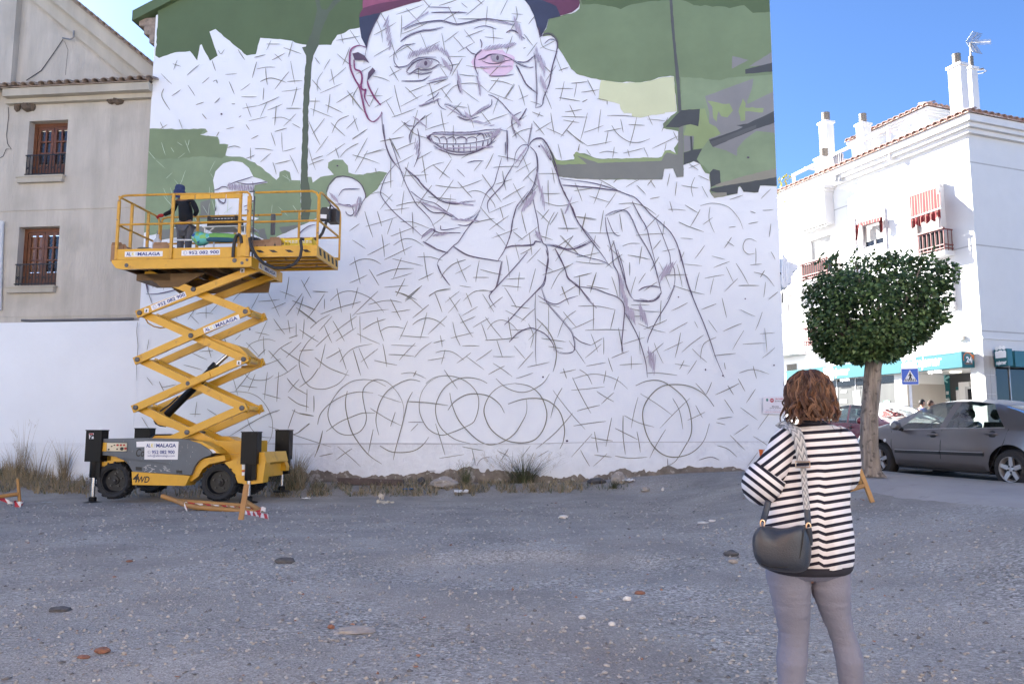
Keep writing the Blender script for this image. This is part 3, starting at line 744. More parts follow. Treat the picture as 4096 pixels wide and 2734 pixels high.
FACE = [('B','''49 14 41 29 36 42 33 55 30 72;75 34 88 28 104 25 116 24 125 26 134 28 146 26 165 22 181 24 196 28;71 48 81 41 95 36 105 35 119 32;102 9 128 10;105 15 145 15
153 33 165 30 178 34;189 38 195 35 202 38 210 45;78 82 80 78 88 70 98 67 106 67 112 69 115 72;64 75 70 76 79 74 86 68 95 65 111 65;78 82 82 83 90 78 95 79 105 78 114 73 118 75
85 82 95 84 106 82;72 92 85 92 96 91 104 86;100 95 112 92 122 90;124 65 129 75 126 85;64 59 64 70 70 78;66 59 75 52 88 50;158 68 164 66 171 62 180 62 188 64 196 68
162 69 170 72 180 72 189 69 196 68;162 57 155 64 154 75 158 86;196 68 202 72 208 75 215 77;200 74 206 85 212 96 224 106;170 86 185 86 198 84;144 54 150 60 156 62
160 45 162 50 161 55;202 70 212 70 222 62;215 77 220 76;113 111 113 116 116 121 122 124;120 119 122 118 130 121 136 126 141 131 149 132 154 129 160 124 170 118
173 112 172 119 162 125 151 131;135 131 146 135 159 131;156 86 158 95 160 108;136 86 135 95 138 105;92 120 106 115 114 111;114 104 110 109 98 116;99 130 88 141 82 150 82 161
90 145 92 156 92 166 90 178 86 188;169 107 175 109 184 116 196 130 203 138 202 144;196 131 196 141 201 155;206 126 195 132;212 122 206 132 200 138;100 156 104 152 112 149 130 149 144 149 156 148 169 146 181 146 191 148
104 152 112 151 125 152 144 152 162 150 180 147;101 156 110 162 120 168 132 171 148 171 161 168 172 161 182 148;108 164 116 169 132 174 149 173 166 166 178 158
110 161 122 162 135 162 150 161 165 158 178 154;105 155 108 161;108 153 113 155 115 161;115 155 120 154 123 158 123 162;123 156 130 154 133 159 132 162
133 156 139 154 144 156 144 162;145 156 151 154 156 156 155 161;156 154 160 151 163 152 165 158;165 150 168 155;168 149 172 155;172 148 175 154;119 162 119 167
123 163 123 169;130 163 131 170;136 163 136 171;142 162 142 171;149 162 149 171;156 161 156 170;164 159 162 168;169 157 168 164;173 156 172 161;176 154 180 148
174 155 178 148;226 43 234 39 241 41 246 49 245 60 240 78 237 95 231 110 229 119 222 122;220 60 222 75 223 106 222 122;232 50 238 45 244 46;227 43 225 31
50 126 51 144 54 160 59 174 65 184 75 196;75 138 80 142 86 142;190 146 191 161 190 180;188 160 188 175'''),('E','''38 0 39 12 41 25 46 38 51 45;45 16 50 30 55 45 60 59 65 71 74 88 80 95 90 106 96 118;62 49 70 56 76 61 82 69 92 78 101 85 110 88 120 89 130 87 141 86;69 75 81 84 95 88 105 95 115 102 124 107 132 106 140 102 146 95
80 88 92 98 105 99 115 104;121 112 129 113 136 110 144 100;91 117 100 121 109 121 124 121;102 113 104 118 124 115;81 125 91 117 95 120 85 131;146 96 140 106 130 119 122 131 116 136 108 144 101 150 98 156
98 156 102 166 112 180;51 45 41 58 35 74 36 81 44 92 56 104 70 115 82 126;82 131 96 139 110 144;116 136 130 145 144 149 156 151 170 153;170 153 164 181 156 188
166 152 174 139 180 122 182 109 186 94 191 86 200 75;184 44 186 32 192 24 199 23 199 29 192 41 188 48 185 47;202 25 208 32 210 44 209 56 205 70 195 85 188 95
170 38 165 55 161 68 152 79 146 95;184 44 175 59 171 68 155 86 156 99;200 25 204 19 210 16 216 17 222 25 229 41 235 65 241 78 249 94 255 109 264 120 280 139
214 24 219 31 225 40 216 19;204 71 206 88 210 106 212 120 216 132 220 136 222 146 220 162 218 178 211 185 200 196;204 -1 199 25;174 139 182 136 204 135 208 131 215 132
220 135 232 136 245 140 258 136 269 130;230 139 236 150 241 162 245 172 258 184 269 196;176 6 176 22 177 42;132 43 140 41 150 41'''),('F','''0 35 8 55 15 75 22 88 29 105 40 122 50 135 60 148 65 156;12 61 38 64 54 67 70 72 85 78 95 82 104 91 112 100 119 106 125 111 135 121 142 134 146 148 150 162 155 178 161 196
13 68 38 70 58 72 78 75;62 104 63 116 66 129 69 141 71 156 76 166 78 181 78 194;62 102 69 98 78 96 86 97 92 106 99 122 109 139 116 154 121 172 124 185 125 188
92 86 100 102 108 116 112 132 118 155;119 108 125 122 130 135 134 146 135 156 139 162 139 179 131 196;71 130 76 148 80 161 85 178 90 191 94 196;99 186 106 182 116 181 124 183
124 188 120 195 112 198 100 195;0 135 15 139 28 139 39 135 48 130;12 138 28 144 44 149 56 152 65 156 70 161;64 104 70 119 75 124 79 124'''),('G','''178 0 181 12 185 29 191 45 199 64 205 80 210 95 217 111;60 29 50 40 41 49 32 59 26 65;58 34 62 45 70 55 78 64 85 74 86 88 75 90 69 86;62 0 64 10 61 25 59 30
70 0 78 16 81 25 90 32 99 44 106 51;55 40 65 46 72 47 80 43 90 40;90 32 104 34 115 38 125 42 130 50 129 68 128 80 129 90;30 80 38 72 48 68 55 70 62 74 68 82 69 88
130 54 136 64 142 76 146 88 149 100 150 111;174 31 168 45 159 60 152 74 150 81;124 0 129 16 132 32 136 41;46 2 35 15 24 27 14 38 13 42 18 50;86 75 92 80 101 83
128 75 128 90;138 44 148 45 156 44 162 38'''),('D','''86 102 92 100 95 98 100 98 102 100;102 96 112 92 122 89 131 86;104 99 102 95;93 104 92 112 98 116 100 110;88 125 89 120;130 92 131 106 132 113;146 92 125 95 110 92
212 104 215 96 222 88 230 86 241 88 250 94 254 101 256 109 252 116 248 125;212 110 219 120 225 125;226 108 231 101 241 100 250 100;225 116 231 118 238 118 241 120 248 117
234 125 235 128 240 130 243 126 240 119;250 109 249 120 244 132;120 120 125 118;121 124 125 123;181 154 184 148 192 142 200 140'''),('H','''8 4 11 18;9 4 12 16;10 19 25 18 41 14''')]
strokes('portrait_lines',M_sketch,FACE,3.2,0.6,UNIT)
EAR = [('B','''32 54 24 52 16 56 14 65 15 78 20 90 25 99 28 112 31 125 35 134 41 137 48 131 50 126;19 68 20 78 26 81 28 88 27 99 31 102 32 101 31 110 36 120;34 92 36 99 42 110 49 119''')]
strokes('portrait_ear_lines',M_magenta,EAR,5.5,0.9,UNIT)
# soft pencil shading: bundles of fine hatching
def hatch(b,k,x0,y0,x1,y1,L,ang,n,w=3.5):
 for i in range(n):
  t = (i+rs.uniform(-.3,.3))/max(1,n-1)
  x,y = x0+(x1-x0)*t,y0+(y1-y0)*t
  l = L*rs.uniform(.6,1.15);a = R(ang+rs.uniform(-9,9))
  dx,dy = math.cos(a)*l/2,math.sin(a)*l/2
  ribbon(b,zc(k,[(x-dx,y-dy),(x+dx,y+dy)]),w*rs.uniform(.7,1.3),0.15)
b = MB()
for q in(('B',650,500,900,430,90,-60,20),('B',880,430,1000,500,80,65,8),('B',1330,440,1580,410,80,-40,18),('B',715,590,850,570,70,-70,16),('B',1385,530,1490,530,75,70,12),('B',950,560,1010,620,110,70,8),('B',1300,610,1560,600,60,8,9),('B',750,950,900,900,60,-20,8),('B',990,970,1120,1050,50,30,9),('B',1220,1040,1350,960,50,-35,9),('B',1150,1030,1200,1070,60,80,8),('B',870,1208,1430,1195,60,4,24),('B',810,1240,850,1270,60,60,8),('B',1390,1220,1450,1185,80,-65,9),('B',900,1340,1380,1320,70,6,22),('B',440,200,480,420,110,-70,14),('B',1590,210,1650,330,120,85,12),('B',1780,480,1860,640,130,85,14),('B',1370,190,1560,225,70,10,12),('B',1080,690,1110,800,110,85,8),('B',1260,700,1280,830,120,85,7),('B',720,1080,780,1130,90,45,7),('B',1570,1050,1630,1110,80,70,8),('B',700,1280,740,1400,100,-75,7),('B',1600,1460,1690,1340,60,-60,10),('E',650,700,900,800,110,28,16),('E',930,850,1120,860,80,10,12),('E',880,690,1080,720,90,10,10),('E',655,1005,740,945,60,-50,16),('E',760,990,860,980,70,-20,8),('E',1560,730,1650,640,130,-70,18),('E',1680,480,1740,700,160,88,10),('E',1500,320,1570,230,60,-60,10),('E',1720,200,1790,290,70,60,10),('E',1670,980,1710,1010,90,80,7),('F',1000,1370,1080,1260,120,-65,10),('F',150,760,180,700,110,-75,6),('G',1010,210,1060,400,140,85,22),('G',1060,430,1110,470,110,80,12),('G',1150,430,1190,480,120,80,9),('G',1210,740,1250,800,170,88,10),('G',1300,160,1370,130,120,-65,10),('D',830,780,1030,800,70,80,22),('D',1810,940,1900,960,90,10,10),('D',1930,950,1990,940,60,-30,8),('D',1980,900,1960,1020,90,-70,9),('D',1740,860,1790,900,70,70,8),('B',600,260,800,130,80,-30,14),('B',850,730,960,700,90,-6,8),('B',1220,1090,1380,1130,80,-10,6),('B',1820,720,1870,800,110,80,7)):
 hatch(b,*q)
mesh_obj('portrait_shading',b.v,b.f,M_soft,mural_house)['kind'] = 'stuff'
# solid darks: pupils, mouth corner, ear hollows, eye rims
def blob(k,x,y,rx,ry,n=14):
 return zc(k,[(x+rx*math.cos(2*math.pi*i/n),y+ry*math.sin(2*math.pi*i/n))for i in range(n)])
M_iris = mat('iris_paint',(0.36,0.34,0.39),0.8)
patch('portrait_iris',M_iris,[blob('B',790,582,50,42),blob('B',1435,532,50,36)],1)
patch('portrait_darks',M_sketch,[blob('B',795,578,15,22),blob('B',1437,530,13,22),zc('B',nums('140 490 190 478 250 510 292 578 240 548 160 550')),zc('B',nums('345 645 320 615 282 660 268 745 302 700')),zc('B',nums('800 1245 825 1215 845 1222 830 1245 850 1280')),blob('D',1798,596,9,7),blob('A',762,1031,9,9),blob('H',888,427,7,7),blob('G',475,885,6,6),blob('G',642,1328,8,7),blob('G',1416,330,5,5),blob('G',1604,834,5,7),blob('G',1725,875,6,6),blob('G',2080,803,6,6),blob('F',1772,298,12,8),blob('E',1697,200,9,8),blob('G',1880,342,5,5)],1)
# pale scratches over the left hedge
M_scratch = mat('pale_scratch',(0.50,0.60,0.46),0.85)
b = MB()
for i in range(60):
 x,y = rs.uniform(110,1450),rs.uniform(280,1080)
 if x>700 and y<700:continue
 a = rs.choice((80,100,60,-50,45))+rs.uniform(-15,15);l = rs.uniform(50,130)
 dx,dy = math.cos(R(a))*l/2,math.sin(R(a))*l/2
 ribbon(b,zc('D',[(x-dx,y-dy),(x+dx,y+dy)]),rs.uniform(1.2,2.2),0.1)
mesh_obj('paint_scratches',b.v,b.f,M_scratch,mural_house)['kind'] = 'stuff'
# cracks in the plaster
M_crack = mat('crack_dark',(0.22,0.21,0.21),0.9)
strokes('wall_crack',M_crack,[('G','424 300 420 420 426 560 422 700 428 800;1340 1450 1342 1520;1560 1460 1640 1440 1700 1460'),('I','1060 1535 1100 1530 1140 1528;910 1125 1040 1123;1480 1490 1520 1430 1600 1410'),('H','12 370 5 450 14 560 4 700 6 830')],2.6)
strokes('plaster_seam',mat('seam_grey',(0.50,0.50,0.52),0.9),[('I','-1290 1298 -700 1300 0 1304 700 1302 1400 1304 2091 1303'),('G','300 1350 800 1338 1300 1336 2180 1332')],3.0)
# notice on the wall
b_x = [wp(u,v,0.012).copy()for u,v in((3052,1592),(3147,1586),(3147,1655),(3053,1652))]
notice = empty('notice_sheet',wp(3100,1650,0.02),'white paper parking notice taped to the mural wall beside the woman','notice')
def npt(u,v,d):return clampS(wp(u,v,d))
q = [npt(3050,1588,0.07),npt(3144,1584,0.07),npt(3144,1656,0.07),npt(3051,1654,0.07)]
M_paper = mat('notice_paper',(0.72,0.70,0.76),0.6,var=0.03)
MB().prism(q,WN*-0.01,WN*0.001).build('sheet',M_paper,notice)
NX,NZ = WX,V((0,0,1))
M_red = mat('print_red',(0.45,0.04,0.05),0.6);M_black = mat('print_black',(0.04,0.04,0.05),0.6);M_blue = mat('print_blue',(0.05,0.09,0.28),0.6)
ND = 0.074
lettering('PROHIBIDO',npt(3119,1595,ND),NX,NZ,M_red,notice,width=0.235,height=0.032,bold=0.02)
lettering('ESTACIONAR',npt(3118,1604,ND),NX,NZ,M_black,notice,width=0.245,height=0.030,bold=0.02)
lettering('Murales',npt(3099,1625,ND),NX,NZ,M_black,notice,width=0.16,height=0.03,bold=0.02)
lettering('(Arte peazos)',npt(3099,1632,ND),NX,NZ,M_black,notice,width=0.27,height=0.032,bold=0.01)
lettering('DESDE DIA: 13 Mayo al 31 de Mayo',npt(3095,1641,ND),NX,NZ,M_blue,notice,width=0.4,height=0.02)
lettering('A PARTIR DE LAS 00:00H HASTA FINALIZAR',npt(3098,1647,ND),NX,NZ,M_red,notice,width=0.5,height=0.02)
def disc(c,r,n,x,y,squash=1.0):return[c+x*(r*math.cos(2*math.pi*i/n))+y*(r*squash*math.sin(2*math.pi*i/n))for i in range(n)]
mesh_obj('no_entry_symbol',disc(npt(3085,1601,ND),0.048,20,NX,NZ),[tuple(range(20))],M_red,notice)
c = npt(3085,1601,ND+0.003)
mesh_obj('no_entry_bar',[c-NX*.034-NZ*.009,c+NX*.034-NZ*.009,c+NX*.034+NZ*.009,c-NX*.034+NZ*.009],[(0,1,2,3)],M_paper,notice)
c = npt(3066,1599,ND)
mesh_obj('crest',disc(c,0.026,10,NX,NZ,1.5),[tuple(range(10))],mat('crest_green',(0.05,0.22,0.20),0.6),notice)
# cables and an old box on the right-hand edge of the house
cab = MB()
for k,(du,w)in enumerate(((0,.02),(8,.022),(16,.018),(24,.02))):
 pts = [wp(3132+du*.5,1020+k*5,0.03),wp(3128+du,1060,0.05),wp(3126+du,1100,0.06),wp(3130+du*.7,1150,0.04)]
 cab.tube([V(p)for p in pts],w,6)
cab.build('cable_bundle',M_plaster,mural_house,True)
MB().tube([clampS(wp(3146,1090,0.02)),wpt(S_R+0.10,wp(3150,1120).z,0.0),wpt(S_R+0.16,wp(3150,1140).z,-.05),wpt(S_R+0.03,wp(3150,1170).z,0.0),wpt(S_R+0.02,wp(3150,1210).z,0.0)],0.014,6).build('black_cable',mat('black_rubber',(0.012,0.012,0.013),0.5),mural_house,True)

# ================================================================ LEFT HOUSE (old beige house) and the low white wall
HD = -0.16
def hp(u,v,d=0.0):return wp_at(u,v,HD+d)
def wp_at(u,v,off):return on_plane(u,v,WP0+WN*off,WN)
def hs(p):return(p-WP0).dot(WX)
M_beige = mat('beige_render',(0.475,0.445,0.395),0.9,var=0.14,scale=2.6,bump=0.7,bscale=30,streak=True,spots=((0.36,0.335,0.295),1.1,0.50,0.35))
M_beige2 = mat('beige_trim',(0.42,0.39,0.33),0.9,var=0.12,scale=2.0,bump=0.25,bscale=30,streak=True)
M_wood = mat('varnished_wood',(0.13,0.047,0.02),0.4,var=0.3,scale=8)
M_iron = mat('black_iron',(0.012,0.012,0.014),0.5)
M_winglass = None
old_house = empty('beige_house',wpt(-13,0.2,HD),'old beige rendered house with tiled eaves and two barred wooden windows','building')
Z0 = hp(300,1270).z
S_HL = -44.0;S_HR = S_L+0.02  # unseen left run of the house, made long enough to shade the lot
def hpt(s,z,d=0.0):return wpt(s,z,HD+d)
# openings measured on the facade
def rect(uvL,uvR,uvT,uvB):
 return hs(hp(*uvL)),hs(hp(*uvR)),hp(*uvT).z,hp(*uvB).z
W1 = rect((110,595),(265,595),(190,482),(180,706))
W2 = rect((69,1025),(231,1025),(155,906),(140,1145))
print('win',W1,W2)
z_eave = hp(300,330).z
ss = sorted({S_HL,W1[0],W1[1],W2[0],W2[1],S_HR});zs = sorted({-0.5,W1[2],W1[3],W2[2],W2[3],z_eave})
wb_ = MB()
for s0,s1 in zip(ss,ss[1:]):
 for z0,z1 in zip(zs,zs[1:]):
  c = ((s0+s1)/2,(z0+z1)/2)
  if any(w[0]<c[0]<w[1]and w[3]<c[1]<w[2]for w in(W1,W2)):continue
  wb_.add([hpt(s0,z0),hpt(s1,z0),hpt(s1,z1),hpt(s0,z1)],[(0,1,2,3)])
RV = 0.30
for s0,s1,zt,zb in(W1,W2):
 wb_.add([hpt(s0,zb),hpt(s1,zb),hpt(s1,zt),hpt(s0,zt),hpt(s0,zb,-RV),hpt(s1,zb,-RV),hpt(s1,zt,-RV),hpt(s0,zt,-RV)],[(0,4,7,3),(1,2,6,5),(3,7,6,2),(0,1,5,4)])
wb_.add([hpt(S_HL,-0.5),hpt(S_HL,z_eave),hpt(S_HL,z_eave,-9),hpt(S_HL,-0.5,-9)],[(0,1,2,3)])
wb_.build('wall',M_beige,old_house,fix=False)
M_pane = mat('window_pane',(0.030,0.030,0.034),0.06,var=0.3,spec=1.0)
M_pane2 = mat('shuttered_pane',(0.20,0.10,0.05),0.12,var=0.25,scale=4,spec=0.8)
for wi,(s0,s1,zt,zb)in enumerate((W1,W2)):
 win = MB()
 y0,y1 = -RV+0.00,-RV+0.07
 fw = 0.10
 def hb(mb,a0,a1,b0,b1,d0,d1):
  mb.prism([hpt(a0,b0,d0),hpt(a1,b0,d0),hpt(a1,b1,d0),hpt(a0,b1,d0)],(0,0,0),WN*(d1-d0))
 hb(win,s0,s0+fw,zb,zt,y0,y1);hb(win,s1-fw,s1,zb,zt,y0,y1);hb(win,s0+fw,s1-fw,zt-fw,zt,y0,y1);hb(win,s0+fw,s1-fw,zb,zb+fw,y0,y1)
 win.build('window',M_wood,old_house)
 wobj = bpy.context.scene.objects[-1]if False else None
 wobj = [o for o in COL.objects if o.name.startswith('window')and o.parent==old_house][-1]
 mid = (s0+s1)/2
 for a0,a1 in((s0+fw,mid),(mid,s1-fw)):
  lf = MB();k = 0.085;dd0,dd1 = y0-0.02,y1-0.025
  hb(lf,a0+.006,a0+k,zb+fw,zt-fw,dd0,dd1);hb(lf,a1-k,a1-.006,zb+fw,zt-fw,dd0,dd1)
  hb(lf,a0+k,a1-k,zt-fw-k,zt-fw,dd0,dd1);hb(lf,a0+k,a1-k,zb+fw,zb+fw+0.34,dd0,dd1-0.012)
  zl,zh = zb+fw+0.34,zt-fw-k
  c = (a0+a1)/2
  hb(lf,c-.025,c+.025,zl,zh,dd0,dd1-0.006)
  for t in(1/3,2/3):
   zz = zl+(zh-zl)*t
   hb(lf,a0+k,c-.025,zz-.02,zz+.02,dd0,dd1-0.009);hb(lf,c+.025,a1-k,zz-.02,zz+.02,dd0,dd1-0.009)
  leaf = lf.build('window_leaf',M_wood,wobj)
  for(p0,p1)in((a0+k,c-.025),(c+.025,a1-k)):
   for t in(0,1,2):
    q0,q1 = zl+(zh-zl)*t/3+.02,zl+(zh-zl)*(t+1)/3-.02
    pn = MB();hb(pn,p0,p1,q0,q1,dd0-0.004,dd0+0.012)
    pn.build('pane',M_pane if(wi==0 or a0>mid-.01)else M_pane2,wobj)
 sl = MB();hb(sl,s0-0.16,s1+0.02,zb-0.19,zb-0.012,-0.02,0.13);hb(sl,s0-0.19,s1+0.05,zb-0.045,zb,-0.28,0.155)
 sl.build('window_sill',M_beige2,old_house)
 rl = MB();zr = zb+0.62
 for z in(zb+0.07,zr):rl.bar(hpt(s0-.02,z,0.02),hpt(s1+.0,z,0.02),0.03,0.03)
 n = 13
 for i in range(n):
  s = s0+0.02+(s1-s0-0.04)*i/(n-1)
  rl.bar(hpt(s,zb+0.01,0.02),hpt(s,zr+.01,0.02),0.016,0.016,(0,1,0))
 for i in range(0,n-1,2):
  s = s0+0.02+(s1-s0-0.04)*(i+.5)/(n-1)
  rl.bar(hpt(s-.05,zb+0.2,0.02),hpt(s+.05,zb+0.3,0.02),0.012,0.012);rl.bar(hpt(s+.05,zb+0.2,0.02),hpt(s-.05,zb+0.3,0.02),0.012,0.012)
 rl.build('window_railing',M_iron,old_house)
 # string courses
def course(v0,v1,d,name,u=400):
 c = MB();za,zb = hp(u,v0).z,hp(u,v1).z
 c.prism([hpt(S_HL,za,-.01),hpt(S_HR,za,-.01),hpt(S_HR,zb,-.01),hpt(S_HL,zb,-.01)],(0,0,0),WN*(d+.01))
 return c.build(name,M_beige2 if d>0.03 else M_beige,old_house)
course(800,834,0.022,'string_course')
course(1240,1262,0.02,'string_course')
# cornice: two fascias, stepping out, from the house corner to the painted wall
S_C = hs(hp(20,410))
def fascia(va,vb,d,s0,name='cornice',u=600):
 c = MB();za,zb = hp(u,va,d).z,hp(u,vb,d).z
 c.prism([hpt(s0,za,-.3),hpt(S_HR+0.0,za,-.3),hpt(S_HR,zb,-.3),hpt(s0,zb,-.3)],(0,0,0),WN*(d+.3))
 return c.build(name,M_beige2,old_house),za,zb
_,_,zc_b = fascia(357,388,0.16,hs(hp(22,410,0.16)))
_,zc_t,_ = fascia(326,357,0.36,hs(hp(8,385,0.36)))
# barrel tiles of the eave: one mesh shared by all, each tile its own piece
def tile_mesh(L=0.5,r0=0.122,r1=0.10,t=0.02,n=7):
 vs,fs = [],[]
 for(rr,y)in((r0,0.0),(r1,L)):
  for k in range(n+1):
   a = math.pi*k/n;vs.append((rr*math.cos(a),y,rr*0.85*math.sin(a)))
  for k in range(n+1):
   a = math.pi*k/n;vs.append(((rr-t)*math.cos(a),y,(rr-t)*0.85*math.sin(a)))
 m = 2*(n+1)
 for k in range(n):
  fs+=[(k,k+1,m+k+1,m+k),(n+1+k,m+n+1+k,m+n+2+k,n+2+k),(k,n+1+k,n+2+k,k+1),(m+k,m+k+1,m+n+2+k,m+n+1+k)]
 me = bpy.data.meshes.new('roof_tile');me.from_pydata(vs,[],fs);me.update()
 me.polygons.foreach_set('use_smooth',[True]*len(fs))
 me.materials.append(M_tile)
 return me
TM = tile_mesh()
def frame(o,x,y,z):return Matrix(((x.x,y.x,z.x,o.x),(x.y,y.y,z.y,o.y),(x.z,y.z,z.z,o.z),(0,0,0,1)))
UPZ = V((0,0,1))
back = (-WN*math.cos(R(18))+UPZ*math.sin(R(18)))
s = hs(hp(600,330,0.45))-0.02
pitch_ = 0.265
n_t = 0
rr = random.Random(5)
while s>hs(hp(-30,340,0.45)):
 o = hpt(s,zc_t+0.02+rr.uniform(-.01,.01),0.47+rr.uniform(-.02,.02))
 shared('roof_tile',TM,old_house,frame(o,WX,back,WX.cross(back)))
 s-=pitch_;n_t+=1
pan = MB()
pan.prism([hpt(S_HL,zc_t+.0,0.40),hpt(S_HR,zc_t+.0,0.40),hpt(S_HR,zc_t+.03,0.40),hpt(S_HL,zc_t+.03,0.40)],(0,0,0),back*1.25)
pan.build('eave_roof',M_tile,old_house)
# gable wall standing back above the eave
GD = HD-0.55
def gp(u,v,d=0.0):return wp_at(u,v,GD+d)
gs = lambda p:(p-WP0).dot(WX)
def line_at(p,q,z):
 (s0,z0),(s1,z1) = p,q
 return s0+(s1-s0)*(z-z0)/(z1-z0)
iA,iB = gp(129,0),gp(500,305)
pI = ((gs(iA),iA.z),(gs(iB),iB.z))
ZT = iA.z+8.0  # unseen gable top, raised to keep the foreground shaded
sT = line_at(*pI,ZT)
zg = zc_t-0.1
s_end = line_at(*pI,zg)
gw = MB()
gw.prism([wpt(S_HL,zg,GD),wpt(s_end,zg,GD),wpt(sT,ZT,GD),wpt(S_HL,ZT,GD)],(0,0,0),-WN*8.0)
gw.build('gable_wall',M_beige,old_house)
st = MB();s1 = gs(gp(66,150,0.12))
st.prism([wpt(S_HL,zg,GD),wpt(s1,zg,GD),wpt(s1,ZT,GD),wpt(S_HL,ZT,GD)],WN*-.02,WN*0.22)
st.build('gable_pier',M_beige,old_house)
dv = (wpt(*pI[1])-wpt(*pI[0])).normalized()
nv = dv.cross(WN).normalized()
if nv.z<0:nv = -nv
a0 = wpt(sT,ZT,GD);a1 = wpt(s_end,zg,GD)
def rake(h0,h1,d,name):
 c = MB();e = dv*0.2
 c.prism([a0+nv*h0-e,a1+nv*h0+e*0,a1+nv*h1+e*0,a0+nv*h1-e],WN*-8,WN*d)
 return c.build(name,M_beige2,old_house)
rake(0.0,0.36,0.14,'rake_moulding');rake(0.362,0.72,0.30,'rake_moulding')
Lr = (a1-a0).length
t = 0.0
while t<Lr+0.25:
 o = a0+dv*t+nv*0.74+WN*0.44
 shared('roof_tile',TM,old_house,frame(o,dv,-WN,dv.cross(-WN)))
 t+=0.255
rb = MB();rb.prism([a0+nv*.72,a1+nv*.72,a1+nv*.76,a0+nv*.76],WN*-8,WN*0.38)
rb.build('roof',M_tile,old_house)
# wires and an insulator bracket on the gable
wr = MB()
wr.tube([gp(105,322,.05),gp(165,283,.04),gp(210,220,.04),gp(252,158,.06)],0.012,5);wr.build('wire',M_iron,old_house);wr = MB()
wr.tube([gp(258,165,.05),gp(272,200,.03),gp(265,260,.03),gp(262,300,.03)],0.005,4);wr.build('wire',M_iron,old_house);wr = MB()
wr.tube([hp(33,430,.02),hp(34,470,.02),hp(26,540,.02),hp(30,575,.02),hp(46,597,.03),hp(25,596,.03),hp(12,625,.03),hp(0,632,.03)],0.008,5)
wr.build('wire',M_iron,old_house)
br = MB();br.bar(gp(250,152,.03),gp(285,158,.2),.03,.03);br.tube([gp(283,157,.2),gp(293,150,.2),gp(296,122,.2)],0.022,6);br.box(0,0,0,0,0,0)
br.build('wire_bracket',mat('grey_metal',(0.25,0.25,0.25),0.5,0.6),old_house)
rn = random.Random(2)
for(u,v,w)in((70,432,14),(110,432,26),(130,428,14),(445,402,18),(470,404,22),(485,402,12)):
 c = hp(u,v,0.03);nst = MB()
 nst.lathe([(0.01,-0.12),(w*.005,-0.07),(w*.0065,0.0),(w*.006,0.09)],c,(0.2*rn.uniform(-1,1),-1*0.0,1),9)
 nst.build('swallow_nest',mat('mud',(0.11,0.085,0.065),0.95,var=.3,scale=12,bump=.6),old_house)
 # pale down pipe and the lead pipe along the white wall
dp = MB();dp.tube([hp(8,885,.06),hp(3,1000,.06),hp(-3,1240,.06)],0.06,10);dp.build('down_pipe',mat('pale_plastic',(0.55,0.58,0.60),0.5),old_house,True)
# low white wall in front of the old house
M_lw = mat('low_wall_white',(0.765,0.80,0.85),0.8,var=0.03,scale=0.8,bump=0.12,bscale=14)
low_wall = empty('low_white_wall',wpt(-14,0.2),'low white rendered wall running along the foot of the beige house','wall')
zt = wp(300,1286).z
MB().prism([wpt(S_HL,-0.5),wpt(S_L-.003,-0.5),wpt(S_L-.003,zt),wpt(S_HL,zt)],WN*0.0,-WN*0.155).build('wall',M_lw,low_wall)
zz = wp(100,1769).z
MB().prism([wpt(S_HL,-0.5),wpt(S_L-.003,-0.5),wpt(S_L-.003,zz),wpt(S_HL,zz)],WN*-0.01,WN*0.012).build('plinth',M_plinth,low_wall)
pp = MB();pp.tube([wpt(S_L-.2,zt+.06,-.05),wpt(-13.2,zt+.05,-.05),wpt(-13.5,zt+.07,-.05)],0.035,8);pp.build('pipe',mat('lead_grey',(0.12,0.12,0.125),0.6),low_wall,True)

# ================================================================ the sunlit houses on the other side of the lot (seen only in window panes; they bounce their light on to the wall)
OPP = [(-34,-20,11.5,(0.70,0.62,0.50)),(-20,-8,13.0,(0.76,0.74,0.70)),(-8,5,10.5,(0.62,0.36,0.20)),(5,19,13.5,(0.78,0.76,0.73)),(19,34,11.0,(0.72,0.66,0.56))]
for k,(x0,x1,hh,c)in enumerate(OPP):
 b = MB();hh+=2.5;b.box(x0,x1-.02,-22,-10.5-.4*(k%2),-.5,hh);o = b.build('opposite_house',mat('opposite_render_%d'%k,c,.9,var=.06));o['kind'] = 'structure'
 for fl in range(int(hh/3.1)):
  for j in range(4):
   x = x0+(x1-x0)*(j+.5)/4;z = 1.0+3.1*fl;y = -10.5-.4*(k%2)
   b = MB();b.box(x-.55,x+.55,y+.002,y+.04,z,z+1.5);w = b.build('window',mat('opposite_glass',(0.03,0.035,0.04),.1));adopt(w,o)

# ================================================================ WHITE CORNER BUILDING with the bank on its ground floor
BC = V((15.33,26.0,0));EL = V((-0.358,0.934,0)).normalized();ER = V((EL.y,-EL.x,0));NL = -ER;NR = -EL
def bl(u,v,d=0.0):return on_plane(u,v,BC+NL*d,NL)
def br_(u,v,d=0.0):return on_plane(u,v,BC+NR*d,NR)
def tL(p):return(p-BC).dot(EL)
def tR(p):return(p-BC).dot(ER)
def PL(t,z,d=0.0):return BC+EL*t+UPZ*z+NL*d
def PR(s,z,d=0.0):return BC+ER*s+UPZ*z+NR*d
def b1(x,y):return(3050+x*.44644,100+y*.44644)
def b2(x,y):return(3050+x*.44644,700+y*.44644)
def b6(x,y):return(3450+x*.275,1350+y*.275)
def bT(x,y):return(3100+x*.3188,1050+y*.3188)
def solve_d(u,v,t0,pf,tf,lo=0.0,hi=3.0):
 """how far out of the facade a point must stand to show at (u, v) above facade position t0"""
 for _ in range(40):
  m = (lo+hi)/2
  a,b_,c = tf(pf(u,v,lo))-t0,tf(pf(u,v,m))-t0,tf(pf(u,v,hi))-t0
  if a*b_<=0:hi = m
  else:lo = m
 return(lo+hi)/2
M_bw = mat('bank_white_wall',(0.66,0.655,0.65),0.8,var=0.03,scale=1.5,bump=0.06,bscale=30)
